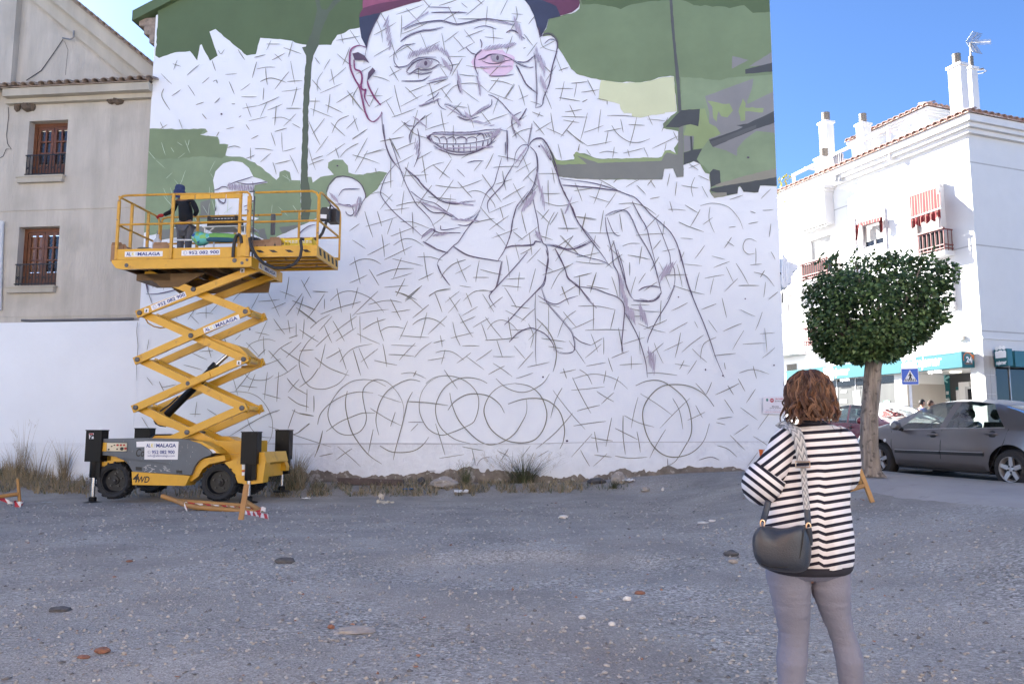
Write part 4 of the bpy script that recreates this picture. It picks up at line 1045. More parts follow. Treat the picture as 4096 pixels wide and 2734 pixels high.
M_bwt = mat('bank_white_trim',(0.68,0.67,0.665),0.75,var=0.03)
M_groove = mat('groove_grey',(0.42,0.41,0.40),0.9)
M_marble = mat('cream_marble',(0.40,0.37,0.34),0.45,var=0.06,scale=2,streak=True)
M_teal = mat('teal_sign',(0.005,0.105,0.125),0.35,var=0.04)
M_white = mat('sign_white',(0.80,0.80,0.80),0.5)
M_orange = mat('sign_orange',(0.55,0.13,0.02),0.5)
M_btile = mat('terracotta_tile',(0.40,0.25,0.20),0.85,var=0.25,scale=5,spots=((0.66,0.60,0.56),5,0.5,0.15))
M_red = mat('print_red',(0.45,0.04,0.05),0.6)
M_rail = mat('red_brown_iron',(0.17,0.045,0.04),0.5,var=0.15)
M_mesh = mat('black_mesh',(0.015,0.015,0.016),0.8)
M_shut = mat('roller_shutter',(0.42,0.41,0.39),0.6)
M_dglass = mat('dark_glass',(0.010,0.012,0.015),0.05,var=0.3,spec=0.35)
M_frame = mat('aluminium_frame',(0.45,0.45,0.45),0.4,0.4)
def awning_mat():
 m = bpy.data.materials.new('striped_awning');m.use_nodes = True
 nt = m.node_tree;bs = nt.nodes['Principled BSDF'];bs.inputs['Roughness'].default_value = .9
 uv = nt.nodes.new('ShaderNodeUVMap');sx = nt.nodes.new('ShaderNodeSeparateXYZ');nt.links.new(uv.outputs[0],sx.inputs[0])
 fr = nt.nodes.new('ShaderNodeMath');fr.operation = 'FRACT';nt.links.new(sx.outputs[0],fr.inputs[0])
 r = nt.nodes.new('ShaderNodeValToRGB');r.color_ramp.interpolation = 'CONSTANT'
 e = r.color_ramp.elements;e.new(.5)
 for k,(p,c)in enumerate(((0,(.20,.022,.026)),(.66,(.34,.22,.17)),(.84,(.20,.022,.026)))):e[k].position = p;e[k].color = (*c,1)
 nt.links.new(fr.outputs[0],r.inputs[0]);nt.links.new(r.outputs[0],bs.inputs['Base Color'])
 return m
M_awn = awning_mat()
def cloth(name,grid,n_str,m,parent):
 """grid: rows of world points; stripes run along the columns"""
 nr,nc = len(grid),len(grid[0])
 vs = [p for row in grid for p in row]
 fs = [(i*nc+j,i*nc+j+1,(i+1)*nc+j+1,(i+1)*nc+j)for i in range(nr-1)for j in range(nc-1)]
 o = mesh_obj(name,vs,fs,m,parent,True)
 uvl = o.data.uv_layers.new(name='UVMap')
 for lp in o.data.loops:
  k = lp.vertex_index;uvl.data[lp.index].uv = (n_str*(k%nc)/(nc-1),(k//nc)/(nr-1))
 return o
ZCOR = bl(*b1(1825,985)).z
TEND = 16.0;SEND = 9.0;ZB = 0.2
bank = empty('corner_building',BC+EL*5+ER*4+UPZ*.8,'white corner building with a turquoise bank front, striped awnings and roof chimneys','building')
# measured openings, left facade
zf_b = bl(*b6(1420,442)).z;zf_t = bl(*b6(1420,232)).z
zlow = 0.9
disp = (tL(bl(3579,1560)),8.6)
entr = (tL(bl(3887,1560)),tL(bl(3626,1560)))
w1 = (tL(bl(*b2(1080,500))),tL(bl(*b2(893,540))),bl(*b2(980,640)).z,bl(*b2(980,415)).z)
w2 = (tL(bl(*b2(1600,520))),tL(bl(*b2(1385,600))),bl(*b2(1500,690)).z,bl(*b2(1500,330)).z)
w3 = (tL(bl(*b2(615,650))),tL(bl(*b2(435,690))),bl(*b2(520,880)).z,bl(*b2(520,560)).z)
print('bank',ZCOR,zf_b,zf_t,disp,entr,w1,w2,w3)
def facade(P,s0,s1,z0,z1,holes,m,parent,name='wall'):
 ss = sorted({s0,s1,*[h[0]for h in holes],*[h[1]for h in holes]});zs = sorted({z0,z1,*[h[2]for h in holes],*[h[3]for h in holes]})
 b = MB()
 for a,c in zip(ss,ss[1:]):
  for e,f in zip(zs,zs[1:]):
   x,y = (a+c)/2,(e+f)/2
   if any(h[0]<x<h[1]and h[2]<y<h[3]for h in holes):continue
   b.add([P(a,e),P(c,e),P(c,f),P(a,f)],[(0,1,2,3)])
 for h in holes:
  a,c,e,f,dp = h
  b.add([P(a,e),P(c,e),P(c,f),P(a,f),P(a,e,-dp),P(c,e,-dp),P(c,f,-dp),P(a,f,-dp)],[(0,4,7,3),(1,2,6,5),(3,7,6,2),(0,1,5,4)])
 return b.build(name,m,parent,fix=False)
holesL = [(disp[0],disp[1],zlow,zf_b-.02,.12),(entr[0],entr[1],ZB,zf_b-.02,2.0),(*w1,.16),(*w2,.16),(*w3,.16)]
facade(PL,0,TEND,ZB,ZCOR,holesL,M_bw,bank)
glR = (tR(br_(3985,1560)),7.5)
facade(PR,0,SEND,ZB,ZCOR,[(glR[0],glR[1],.5,br_(4060,1468).z,.25)],M_bw,bank)
b = MB();b.add([PL(0,ZCOR),PL(TEND,ZCOR),PL(TEND,ZCOR)+ER*SEND,PR(SEND,ZCOR)],[(0,1,2,3)]);b.add([PR(SEND,ZB),PR(SEND,ZCOR),PL(TEND,ZCOR)+ER*SEND,PL(TEND,ZB)+ER*SEND],[(0,1,2,3)]);b.add([PL(TEND,ZB),PL(TEND,ZCOR),PL(TEND,ZCOR)+ER*SEND,PL(TEND,ZB)+ER*SEND],[(0,1,2,3)])
b.build('terrace_slab',M_bw,bank,fix=False)
# grooves between the storeys, running round the corner
for zz in(bl(*b1(1850,1228)).z,bl(*b2(1912,622)).z,bl(*b2(1965,1393)).z):
 b = MB();b.prism([PL(-.004,zz-.022,.004),PL(TEND,zz-.022,.004),PL(TEND,zz+.022,.004),PL(-.004,zz+.022,.004)],NL*-.003,(0,0,0));b.prism([PR(-.004,zz-.022,.004),PR(SEND,zz-.022,.004),PR(SEND,zz+.022,.004),PR(-.004,zz+.022,.004)],NR*-.003,(0,0,0));b.build('storey_groove',M_groove,bank)
zz2 = br_(*b2(2100,1465)).z
b = MB();b.prism([PR(.0,zz2-.03,.006),PR(SEND,zz2-.03,.006),PR(SEND,zz2+.03,.006),PR(0,zz2+.03,.006)],NR*-.004,NR*.03);b.build('ledge',M_bwt,bank)
# cornice in three steps round the corner, then the tile row
ZT0 = bl(*b1(1750,815),.5).z
zs_ = [ZCOR,ZCOR+(ZT0-ZCOR)*.28,ZCOR+(ZT0-ZCOR)*.55,ZT0]
for k,d in enumerate((.16,.30,.42)):
 b = MB();o = d
 b.prism([PL(-o,zs_[k]+.001,o),PL(TEND,zs_[k]+.001,o),PL(TEND,zs_[k]+.001,-.3),PR(SEND,zs_[k]+.001,-.3),PR(SEND,zs_[k]+.001,o)],(0,0,0),(0,0,zs_[k+1]-zs_[k]-.002))
 b.build('cornice',M_bwt,bank)
BT = tile_mesh(.5,.125,.10);BT.materials.clear();BT.materials.append(M_btile)
sl = R(20)
def tile_row(P,N,E,a0,a1,z,d,step=.29):
 bk = (-N*math.cos(sl)+UPZ*math.sin(sl));a = a0
 while a<a1:
  shared('roof_tile',BT,bank,frame(P(a,z,d),E,bk,E.cross(bk)));a+=step
tile_row(PL,NL,-EL,-.35,9.8,ZT0+.02,.52);tile_row(PR,NR,ER,-.35,7.0,ZT0+.02,.52)
b = MB();e = 1.15
b.prism([PL(-.5,ZT0,.5),PL(TEND,ZT0,.5),PL(TEND,ZT0+.36,-e+.5),PL(.65,ZT0+.36,-e+.5)],(0,0,0),(0,0,.03))
b.prism([PL(-.5,ZT0,.5),PR(SEND,ZT0,.5),PR(SEND,ZT0+.36,-e+.5),PL(.65,ZT0+.36,-e+.5)],(0,0,0),(0,0,.03))
b.build('roof',M_btile,bank)
# penthouse standing back on the roof
pc_ = on_plane(*b1(1472,760),BC+NL*-2.4,NL);tp,sp_ = tL(pc_),2.4
ZP = pc_.z;PEND = tL(on_plane(*b1(800,1090),BC+NL*-2.4,NL))
def PP(t,s,z):return BC+EL*t+ER*s+UPZ*z
b = MB();b.prism([PP(tp,sp_,ZCOR),PP(PEND,sp_,ZCOR),PP(PEND,sp_+4,ZCOR),PP(tp,sp_+4,ZCOR)],(0,0,0),(0,0,ZP-ZCOR-.25));b.build('penthouse_wall',M_bw,bank)
for k in range(3):
 o = .10+.10*k;b = MB();b.prism([PP(tp-o,sp_-o,0),PP(PEND,sp_-o,0),PP(PEND,sp_+4+o,0),PP(tp-o,sp_+4+o,0)],(0,0,ZP-.25+.08*k+.001),(0,0,ZP-.25+.08*(k+1)));b.build('penthouse_cornice',M_bwt,bank)
t = tp-.3
while t<PEND:
 bk = ER*math.cos(sl)+UPZ*math.sin(sl);shared('roof_tile',BT,bank,frame(PP(t,sp_-.42,ZP+.01),-EL,bk,(-EL).cross(bk)));t+=.29
s = sp_-.3
while s<sp_+3:
 bk = EL*math.cos(sl)+UPZ*math.sin(sl);shared('roof_tile',BT,bank,frame(PP(tp-.42,s,ZP+.01),ER,bk,ER.cross(bk)));s+=.29
b = MB();b.prism([PP(tp-.4,sp_-.4,ZP),PP(PEND,sp_-.4,ZP),PP(PEND,sp_+2,ZP+.8),PP(tp+2,sp_+2,ZP+.8)],(0,0,0),(0,0,.03));b.prism([PP(tp-.4,sp_-.4,ZP),PP(tp-.4,sp_+4.4,ZP),PP(tp+2,sp_+3,ZP+.8),PP(tp+2,sp_+2,ZP+.8)],(0,0,0),(0,0,.03));b.build('penthouse_roof',M_btile,bank)
q0,q1 = on_plane(*b1(1205,1020),BC+NL*-2.4,NL),on_plane(*b1(1290,950),BC+NL*-2.4,NL)
b = MB();b.prism([PP(tL(q0),sp_-.01,q0.z-.25),PP(tL(q1),sp_-.01,q0.z-.25),PP(tL(q1),sp_-.01,q1.z-.1),PP(tL(q0),sp_-.01,q1.z-.1)],(0,0,0),ER*.02);pw = b.build('penthouse_window',M_dglass,bank)
b = MB()
for k in range(8):
 t = tL(q0)+(tL(q1)-tL(q0))*k/7;b.bar(PP(t,sp_-.05,q0.z-.25),PP(t,sp_-.05,q1.z-.1),.035,.035,(0,1,0))
b.build('window_bars',M_bwt,pw)
# chimneys
def chimney(xl,xm,xr,ytop,ybot,s_in,pot_y):
 """left and right faces meet at the edge xm; s_in is how far behind the facade that edge stands"""
 pf = lambda u,v,d=0.0:bl(u,v,d)
 c = bl(*b1(xm,ytop),-s_in);t0 = tL(c);z1 = c.z
 # left face runs along EL, right face along ER
 lo = t0
 for w in[x*.02 for x in range(5,120)]:
  p = PP(t0+w,s_in,z1);u = uv_of_w(p)[0]
  if u<=b1(xl,0)[0]:break
 for g in[x*.02 for x in range(5,120)]:
  p = PP(t0,s_in+g,z1);u = uv_of_w(p)[0]
  if u>=b1(xr,0)[0]:break
 z0 = ZCOR
 b = MB();b.prism([PP(t0,s_in,z0),PP(t0+w,s_in,z0),PP(t0+w,s_in+g,z0),PP(t0,s_in+g,z0)],(0,0,0),(0,0,z1-z0));ch = b.build('chimney',M_bw,bank)
 o = .05;b = MB();b.prism([PP(t0-o,s_in-o,z1),PP(t0+w+o,s_in-o,z1),PP(t0+w+o,s_in+g+o,z1),PP(t0-o,s_in+g+o,z1)],(0,0,.001),(0,0,.09));b.build('chimney_cap',M_bwt,ch)
 cc = PP(t0+w/2,s_in+g/2,z1+.09);r = min(w,g)*.42
 b = MB();prof = []
 for k in range(4):prof+=[(r*.86,k*.11),(r,k*.11+.045),(r,k*.11+.085),(r*.86,k*.11+.10)]
 b.lathe(prof+[(r*.6,.44)],cc,(0,0,1),16);b.build('chimney_pot',mat('flue_metal',(0.20,0.17,0.14),0.5,0.5,var=.2),ch,True)
 return cc
def uv_of_w(p):
 w = p-EYE;d = w.y*_cp+w.z*_sp
 return 2048+FPX*w.x/d,1367-FPX*(w.z*_cp-w.y*_sp)/d
chimney(1662,1768,1830,352,0,.9,0)
top2 = chimney(1826,1868,1925,388,0,1.9,0)
chimney(505,565,637,868,0,1.0,0)
chimney(838,895,967,885,0,1.0,0)
chimney(470,528,640,1192,0,.55,0)
# roof aerials
M_aer = mat('aerial_metal',(0.30,0.30,0.31),0.5,0.5)
aer = empty('tv_aerial',top2+V((0,0,-.5)),'tall television aerial with grid reflector rising behind the tallest chimney','aerial')
sA = 2.6
A0 = bl(*b1(1832,330),-sA);A1 = bl(*b1(1862,160),-sA)
b = MB();b.tube([V((A0.x,A0.y,ZCOR)),A1],.045,6);b.build('mast',M_aer,aer)
b = MB();g1 = bl(*b1(2045,150),-sA);b.tube([A1,g1],.02,5)
for k in range(14):
 c = A1.lerp(g1,.25+.75*k/13);b.tube([c-UPZ*.10,c+UPZ*.10],.010,4)
b.build('boom',M_aer,aer)
b = MB()
for sg in(1,-1):
 for k in range(9):
  f = k/8;x = 1865+(60 if sg>0 else 40)*f-(0 if sg>0 else-20)*f;y = 160+(-88 if sg>0 else 90)*f
  c = bl(*b1(x,y),-sA);b.tube([c-ER*.25,c+ER*.25],.012,4)
 b.tube([bl(*b1(1865,160),-sA),bl(*b1(1895,160-(45 if sg>0 else-45)),-sA),bl(*b1(1928,160-(88 if sg>0 else-90)),-sA)],.014,4)
b.build('reflector',M_aer,aer)
ae2 = empty('tv_aerial',bl(*b1(1950,420),-2.5),'small low aerial loop at the right side of the paired chimneys','aerial')
b = MB();q = [bl(*b1(x,y),-2.0)for x,y in((1926,440),(1975,432),(2010,410),(1985,403),(1926,408))];b.tube(q,.02,5);b.lathe([(.02,0),(.09,.02),(.02,.05)],bl(*b1(1962,400),-2.0),(0,0,1),8);b.build('loop',M_aer,ae2)
dish = empty('satellite_dish',bl(*b1(1355,940),-1.2),'round white satellite dish in front of the penthouse window','satellite dish')
b = MB();c = bl(*b1(1355,920),-1.2);ax = (NL*.75+NR*.35+UPZ*.35).normalized();Rr = .56
b.lathe([(.02,-.10),(Rr*.5,-.07),(Rr,.03),(Rr*.98,.045),(Rr*.5,-.05),(.02,-.08)],c,ax,24);b.build('reflector',M_white,dish,True)
b = MB();b.tube([c-ax*.1,V((c.x,c.y,ZCOR+.3))],.03,6);b.tube([c-UPZ*.4,c+ax*.5-UPZ*.1],.014,5);b.build('bracket',M_aer,dish)
# pergola frame along the terrace edge
per = empty('pergola',bl(*b1(700,1300),.3),'white tubular pergola frame along the roof terrace edge with a tied curtain','pergola')
pd = .30
b = MB();k0,k1 = bl(*b1(268,1350),pd),bl(*b1(1122,925),pd);b.bar(k0,k1,.10,.10);b.build('beam',M_bwt,per)
for(xa,ya,yb)in((280,1345,1560),(1128,915,1200)):
 a_,c_ = bl(*b1(xa,ya),pd),bl(*b1(xa,yb),pd);b = MB();b.bar(V((a_.x,a_.y,a_.z+.05)),V((a_.x,a_.y,c_.z-.1)),.10,.10,(0,1,0));b.build('post',M_bwt,per)
for xa,ya in((1122,925),(620,1175),(380,1262)):
 a_ = bl(*b1(xa,ya),pd);b = MB();b.bar(a_-UPZ*.08,a_+ER*2.6-UPZ*.08,.08,.08);b.build('cross_beam',M_bwt,per)
cu = []
for k in range(9):
 f = k/8;y = 1150+250*f;wd = 46*(1-abs(f-.72)*.0)*(1.0 if f<.2 else 1-.75*min(1,(f-.2)/.5)if f<.72 else .25+.5*(f-.72)/.28)
 row = []
 for j in range(17):
  g = j/16*2-1;p = bl(*b1(680+wd*g,y),pd+.07*math.cos(j*2.2)*(.3+abs(f-.72)))
  row.append(p)
 cu.append(row)
cloth('curtain',cu,7,mat('curtain_cloth',(0.62,0.62,0.63),0.9,var=.1),per)
# ---- bays and balconies of the upper floors
def balcony(t0,t1,zb,zt,d,label=None,gap=.12,mesh_on=True,m=M_rail):
 """railing of posts and bars round a projecting slab"""
 par = bank
 b = MB();b.prism([PL(t0,zb-.16,-.02),PL(t1,zb-.16,-.02),PL(t1,zb-.16,d),PL(t0,zb-.16,d)],(0,0,0),(0,0,.15));b.build('balcony_slab',M_bwt,par)
 b = MB()
 d2 = d-.04
 for z in(zb+.08,zb+.20,zt):b.bar(PL(t0+.03,z,d2),PL(t1-.03,z,d2),.04,.035);b.bar(PL(t0+.03,z,d2),PL(t0+.03,z,.01),.04,.035);b.bar(PL(t1-.03,z,d2),PL(t1-.03,z,.01),.04,.035)
 b.bar(PL(t0,zt+.03,d2+.02),PL(t1,zt+.03,d2+.02),.09,.05)
 n = max(4,int((t1-t0)/gap))
 for k in range(n+1):
  t = t0+.03+(t1-t0-.06)*k/n;b.bar(PL(t,zb,d2),PL(t,zt,d2),.028,.028,(0,1,0))
 n2 = max(2,int(d/gap))
 for k in range(n2):
  for t in(t0+.03,t1-.03):b.bar(PL(t,zb,.05+(d2-.05)*k/n2),PL(t,zt,.05+(d2-.05)*k/n2),.022,.022,(0,1,0))
 rl = b.build('balcony_railing',m,par)
 if mesh_on:
  b = MB();b.prism([PL(t0+.05,zb+.02,d2-.05),PL(t1-.05,zb+.02,d2-.05),PL(t1-.05,zt-.03,d2-.05),PL(t0+.05,zt-.03,d2-.05)],(0,0,0),NL*.012);b.build('screen',M_mesh,rl)
 return rl
def shutter(w,frac,d=-.10):
 t0,t1,z0,z1 = w
 zc_ = z1-(z1-z0)*frac
 b = MB();n = max(4,int((z1-zc_)/.055))
 for k in range(n):
  a,c = zc_+(z1-zc_)*k/n,zc_+(z1-zc_)*(k+1)/n
  b.prism([PL(t0+.02,a+.004,d),PL(t1-.02,a+.004,d),PL(t1-.02,c-.004,d+.012),PL(t0+.02,c-.004,d+.012)],(0,0,0),NL*-.02)
 s_ = b.build('shutter',M_shut,bank)
 b = MB();b.prism([PL(t0,z0,d-.03),PL(t1,z0,d-.03),PL(t1,z1,d-.03),PL(t0,z1,d-.03)],(0,0,0),NL*-.01);wn_ = b.build('window',M_dglass,bank)
 b = MB();tm = (t0+t1)/2
 for a,c in((t0,t0+.05),(tm-.035,tm+.035),(t1-.05,t1)):b.prism([PL(a,z0,d-.028),PL(c,z0,d-.028),PL(c,zc_,d-.028),PL(a,zc_,d-.028)],(0,0,0),NL*.04)
 b.prism([PL(t0,z0,d-.026),PL(t1,z0,d-.026),PL(t1,z0+.05,d-.026),PL(t0,z0+.05,d-.026)],(0,0,0),NL*.05)
 b.build('window_frame',M_bwt,wn_)
def surround(t0,t1,z0,z1,w=.10,d=.05):
 b = MB()
 for a,c,e,f in((t0-w,t0,z0-w,z1+w),(t1,t1+w,z0-w,z1+w),(t0,t1,z1,z1+w),(t0,t1,z0-w,z0)):
  b.prism([PL(a,e),PL(c,e),PL(c,f),PL(a,f)],NL*-.001,NL*d)
 b.build('window_surround',M_bwt,bank)
shutter(w1,.74)
surround(tL(bl(*b2(1100,480))),tL(bl(*b2(840,560))),bl(*b2(980,682)).z,bl(*b2(980,348)).z,.06)
shutter(w2,.45);shutter(w3,.80)
b = MB();tq = tL(bl(*b2(1630,360)));za,zb_ = bl(*b2(1668,660)).z,bl(*b2(1630,70)).z
b.prism([PL(tq-.05,za),PL(tq+.03,za),PL(tq+.03,zb_),PL(tq-.05,zb_)],(0,0,0),NL*.26);b.build('pilaster',M_bwt,bank)
tq = tL(bl(*b2(1705,810)));za,zb_ = bl(*b2(1735,1198)).z,bl(*b2(1705,805)).z
b = MB();b.prism([PL(tq-.05,za),PL(tq+.03,za),PL(tq+.03,zb_),PL(tq-.05,zb_)],(0,0,0),NL*.14);b.build('pilaster',M_bwt,bank)
b = MB();b.prism([PL(tq,za-.04),PL(tq+2.4,za-.04),PL(tq+2.4,za+.04),PL(tq,za+.04)],(0,0,0),NL*.05);b.build('window_surround',M_bwt,bank)
# red railing of the awning window
d_b = .45
balcony(tL(bl(*b2(1625,560),d_b)),tL(bl(*b2(1390,640),d_b)),bl(*b2(1500,700),d_b).z,bl(*b2(1500,512),d_b).z,d_b,gap=.16)
# drying line of pegs
# striped awning let down over it
def strip_awning(tl,tr,br2,bl2,d0,d1,n,name='awning',sag=.05,parent=bank,val=.0):
 P0,P1 = bl(*b2(*tl),d0),bl(*b2(*tr),d0);Q0,Q1 = bl(*b2(*bl2),d1),bl(*b2(*br2),d1)
 g = []
 for i in range(9):
  f = i/8;row = []
  for j in range(25):
   h = j/24;p = P0.lerp(P1,h).lerp(Q0.lerp(Q1,h),f)-UPZ*sag*math.sin(math.pi*f)+NL*.02*math.sin(h*19)*f
   row.append(p)
  g.append(row)
 if val:
  for i in range(1,4):
   g.append([Q0.lerp(Q1,j/24)-UPZ*val*(i/3)*(1+.18*math.sin(j*1.1))+NL*.05*math.sin(j*1.6)for j in range(25)])
 return cloth(name,g,n,M_awn,parent)
aw = strip_awning((1316,192),(1586,94),(1597,292),(1326,388),.10,.62,11,sag=.02,val=.34)
b = MB();b.tube([bl(*b2(1322,390),.64),bl(*b2(1600,295),.64)],.03,8);b.build('awning_bar',M_bwt,aw);b = MB();b.tube([bl(*b2(1310,190),.10),bl(*b2(1612,90),.10)],.05,8);b.build('awning_roller',M_bwt,aw)
# rolled awning of the small window, its ends hanging down
aw2 = strip_awning((848,430),(1058,374),(1052,408),(862,462),.16,.34,8,sag=-.02)
for x0,x1,ys in((832,868,(450,500,590)),(1040,1075,(385,440,520))):
 g = []
 for i in range(7):
  f = i/6;y = ys[0]+(ys[2]-ys[0])*f
  g.append([bl(*b2(x0+(x1-x0)*j/6*(1-.35*f)+14*f*(1 if x0>1000 else-.2),y-14*(j/6)),.20+.05*math.sin(j*2.1+f*2))for j in range(7)])
 cloth('awning_flap',g,2,M_awn,aw2)
 # the upper bay with the folded awning, and the balcony under it
tb0 = tL(bl(*b2(640,300)));db = solve_d(*b2(558,300),tb0,bl,tL)
tb1 = tL(bl(*b2(282,350),db));zb0,zb1 = bl(*b2(558,430),db).z,bl(*b2(555,140),db).z
print('bay',tb0,db,tb1,zb0,zb1)
b = MB();b.prism([PL(tb0,zb0,-.02),PL(tb1,zb0,-.02),PL(tb1,zb0,db),PL(tb0,zb0,db)],(0,0,0),(0,0,zb1-zb0));b.build('bay',M_bw,bank)
for k in range(2):
 o = .07+.09*k;b = MB();b.prism([PL(tb0-o,0,-.02),PL(tb1+o,0,-.02),PL(tb1+o,0,db+o),PL(tb0-o,0,db+o)],(0,0,zb1+.001+.12*k),(0,0,zb1+.12*(k+1)));b.build('bay_cornice',M_bwt,bank)
b = MB();zg_ = bl(*b2(558,355),db).z;b.prism([PL(tb0-.002,zg_-.02,db+.004),PL(tb1,zg_-.02,db+.004),PL(tb1,zg_+.02,db+.004),PL(tb0-.002,zg_+.02,db+.004)],NL*-.003,(0,0,0));b.build('storey_groove',M_groove,bank)
aw3 = strip_awning((330,512),(575,432),(580,448),(335,527),db*.75,db*.95,9,'rolled_awning',.0)
aw3.data.materials.clear();aw3.data.materials.append(M_shut)
dd = .75
balcony(tL(bl(*b2(575,820),dd)),tL(bl(*b2(332,900),dd)),bl(*b2(570,895),dd).z,bl(*b2(570,742),dd).z,dd,gap=.13)
balcony(tL(bl(*bT(640,940),dd)),tL(bl(*bT(345,950),dd)),bl(*bT(350,1052),dd).z,bl(*bT(345,838),dd).z,dd,gap=.13,mesh_on=False)
# further bays and white railings beyond the painted house's corner
tb2 = tL(bl(*b2(300,470),.0))+.6
b = MB();b.prism([PL(tb2+1.1,zb0,-.02),PL(tb2+4,zb0,-.02),PL(tb2+4,zb0,db),PL(tb2+1.1,zb0,db)],(0,0,0),(0,0,zb1-zb0));b.build('bay',M_bw,bank)
for zz in(bl(*bT(250,300),dd).z,bl(*bT(250,1090),dd).z):
 balcony(tL(bl(*bT(300,300),dd))+.6,tL(bl(*bT(300,300),dd))+3.4,zz,zz+.95,dd,gap=.2,mesh_on=False,m=M_bwt)
 # louvred vent low down
q = [bl(*bT(x,y),.02)for x,y in((150,1290),(273,1262),(273,1378),(155,1392))]
b = MB();t0,t1 = tL(q[1]),tL(q[0]);z0,z1 = q[2].z,q[1].z
for k in range(8):b.prism([PL(t0,z0+(z1-z0)*k/8,.02),PL(t1,z0+(z1-z0)*k/8,.02),PL(t1,z0+(z1-z0)*(k+.7)/8,.06),PL(t0,z0+(z1-z0)*(k+.7)/8,.06)],(0,0,0),NL*-.015)
b.build('louvre',mat('louvre_brown',(0.20,0.175,0.15),0.6),bank)
b = MB();b.tube([bl(*bT(150,520),.06),bl(*bT(178,1140),.06)],.05,8);b.build('down_pipe',M_bwt,bank)
pot = empty('terrace_plant',bl(*b2(205,260),.2),'small yellow green potted plant on the roof terrace behind the painted wall','plant')
b = MB();c = bl(*b2(200,285),.1)
rq = random.Random(12)
for k in range(60):
 a = rq.uniform(0,6.28);r = rq.uniform(0,.45);h = rq.uniform(.1,1.3);p = c+V((math.cos(a)*r,math.sin(a)*r,h));d_ = V((rq.uniform(-1,1),rq.uniform(-1,1),rq.uniform(.2,1))).normalized()*.28;s_ = d_.cross(UPZ).normalized()*.05
 b.add([p,p+d_*.5+s_,p+d_,p+d_*.5-s_],[(0,1,2,3)])
b.build('foliage',mat('yellow_leaf',(0.30,0.30,0.05),0.7,var=.3),pot,fix=False)['kind'] = 'stuff'
b = MB();b.lathe([(.2,-.35),(.28,.1),(.25,.1)],c,(0,0,1),12);b.build('pot',M_bwt,pot)
# ---- the bank's front
fd = .24
b = MB();tf0,tf1 = tL(bl(*b6(1425,340),fd)),9.2
b.prism([PL(tf0,zf_b,.002),PL(tf1,zf_b,.002),PL(tf1,zf_t,.002),PL(tf0,zf_t,.002)],(0,0,0),NL*fd);fas = b.build('fascia_sign',M_teal,bank)
b = MB();b.prism([PL(tf0,zf_t-.001,fd+.003),PL(tf1,zf_t-.001,fd+.003),PL(tf1,zf_t+.035,fd+.003),PL(tf0,zf_t+.035,fd+.003)],NL*-.2,NL*.01);b.build('fascia_lip',mat('teal_dark',(0.008,0.13,0.15),0.4),fas)
XD,YD = -EL,UPZ
def people_logo(c,h,xd,nrm,parent,m):
 for k in(-1,0,1):
  o = c+xd*(k*h*.30)+YD*(h*.30+(h*.05 if k==0 else 0))
  pts = disc(o+nrm*(.002*k+.004),h*.15,12,xd,YD);mesh_obj('logo_head',pts,[tuple(range(12))],m,parent)
 body = [(-.52,-.5),(.52,-.5),(.55,.0),(.45,.14),(.2,.08),(.16,.16),(-.16,.16),(-.2,.08),(-.45,.14),(-.55,.0)]
 mesh_obj('logo_body',[c+xd*(x*h*.85)+YD*(y*h*.9)+nrm*.003 for x,y in body],[tuple(range(10))],m,parent)
for(xa,xb,ytxt,lx0,lx1,ly)in((760,1150,375,615,735,390),):
 p,q = bl(*b6(xa,ytxt),fd+.005),bl(*b6(xb,ytxt-10),fd+.005)
 wd = (tL(p)-tL(q));cc = (p+q)/2
 lettering('cajamar',cc,XD,YD,M_white,fas,width=wd,height=.46,bold=.015,shear=.18)
 lettering('CAJA RURAL',cc+XD*wd*.24-YD*.335,XD,YD,M_white,fas,width=wd*.52,height=.14,bold=.02)
 o = bl(*b6((lx0+lx1)/2,ly),fd+.005);people_logo(o,.70,XD,NL,fas,M_white)
p,q = bl(3322,1492,fd+.005),bl(3398,1487,fd+.005);wd = tL(p)-tL(q);cc = (p+q)/2
lettering('cajamar',cc,XD,YD,M_white,fas,width=wd,height=.42,bold=.015,shear=.18);lettering('CAJA RURAL',cc+XD*wd*.24-YD*.31,XD,YD,M_white,fas,width=wd*.5,height=.13,bold=.02)
people_logo(cc-XD*(wd*.62),.62,XD,NL,fas,M_white)
# projecting 24 hour box sign
t24 = tL(bl(*b6(1645,330)));d24 = solve_d(*b6(1445,330),t24,bl,tL)
z24b,z24t = bl(*b6(1645,436)).z,bl(*b6(1645,206)).z
print('24',t24,d24)
b = MB();b.prism([PL(t24,z24b,.06),PL(t24,z24b,d24),PL(t24,z24t,d24),PL(t24,z24t,.06)],(0,0,0),EL*.22);s24 = b.build('cash_machine_sign',M_teal,bank)
b = MB();b.prism([PL(t24+.05,z24b+.3,-.002),PL(t24+.05,z24b+.3,.06),PL(t24+.05,z24t-.3,.06),PL(t24+.05,z24t-.3,-.002)],(0,0,0),EL*.12);b.build('sign_bracket',mat('teal_dark',(0.008,0.13,0.15),0.4),s24)
xd = ER;w24 = d24-.06;c = PL(t24,(z24b+z24t)/2,.06+w24/2)-EL*.004
lettering('24',c+xd*w24*.08,xd,YD,M_white,s24,width=w24*.46,height=(z24t-z24b)*.38,bold=.04)
lettering(')',c+xd*w24*.36,xd,YD,M_white,s24,width=w24*.06,height=(z24t-z24b)*.34)
lettering('h.',c+xd*w24*.31-YD*.09,xd,YD,M_white,s24,width=w24*.07,height=.07)
lettering('CAJERO 24H',c-YD*(z24t-z24b)*.27,xd,YD,M_orange,s24,width=w24*.6,height=.08)
r1 = w24*.40;ap = []
for i in range(17):
 a = R(200-11*i)
 for k in(1,.84):ap.append(c+xd*(r1*k*math.cos(a))+YD*(r1*k*math.sin(a)+.02)-EL*.001)
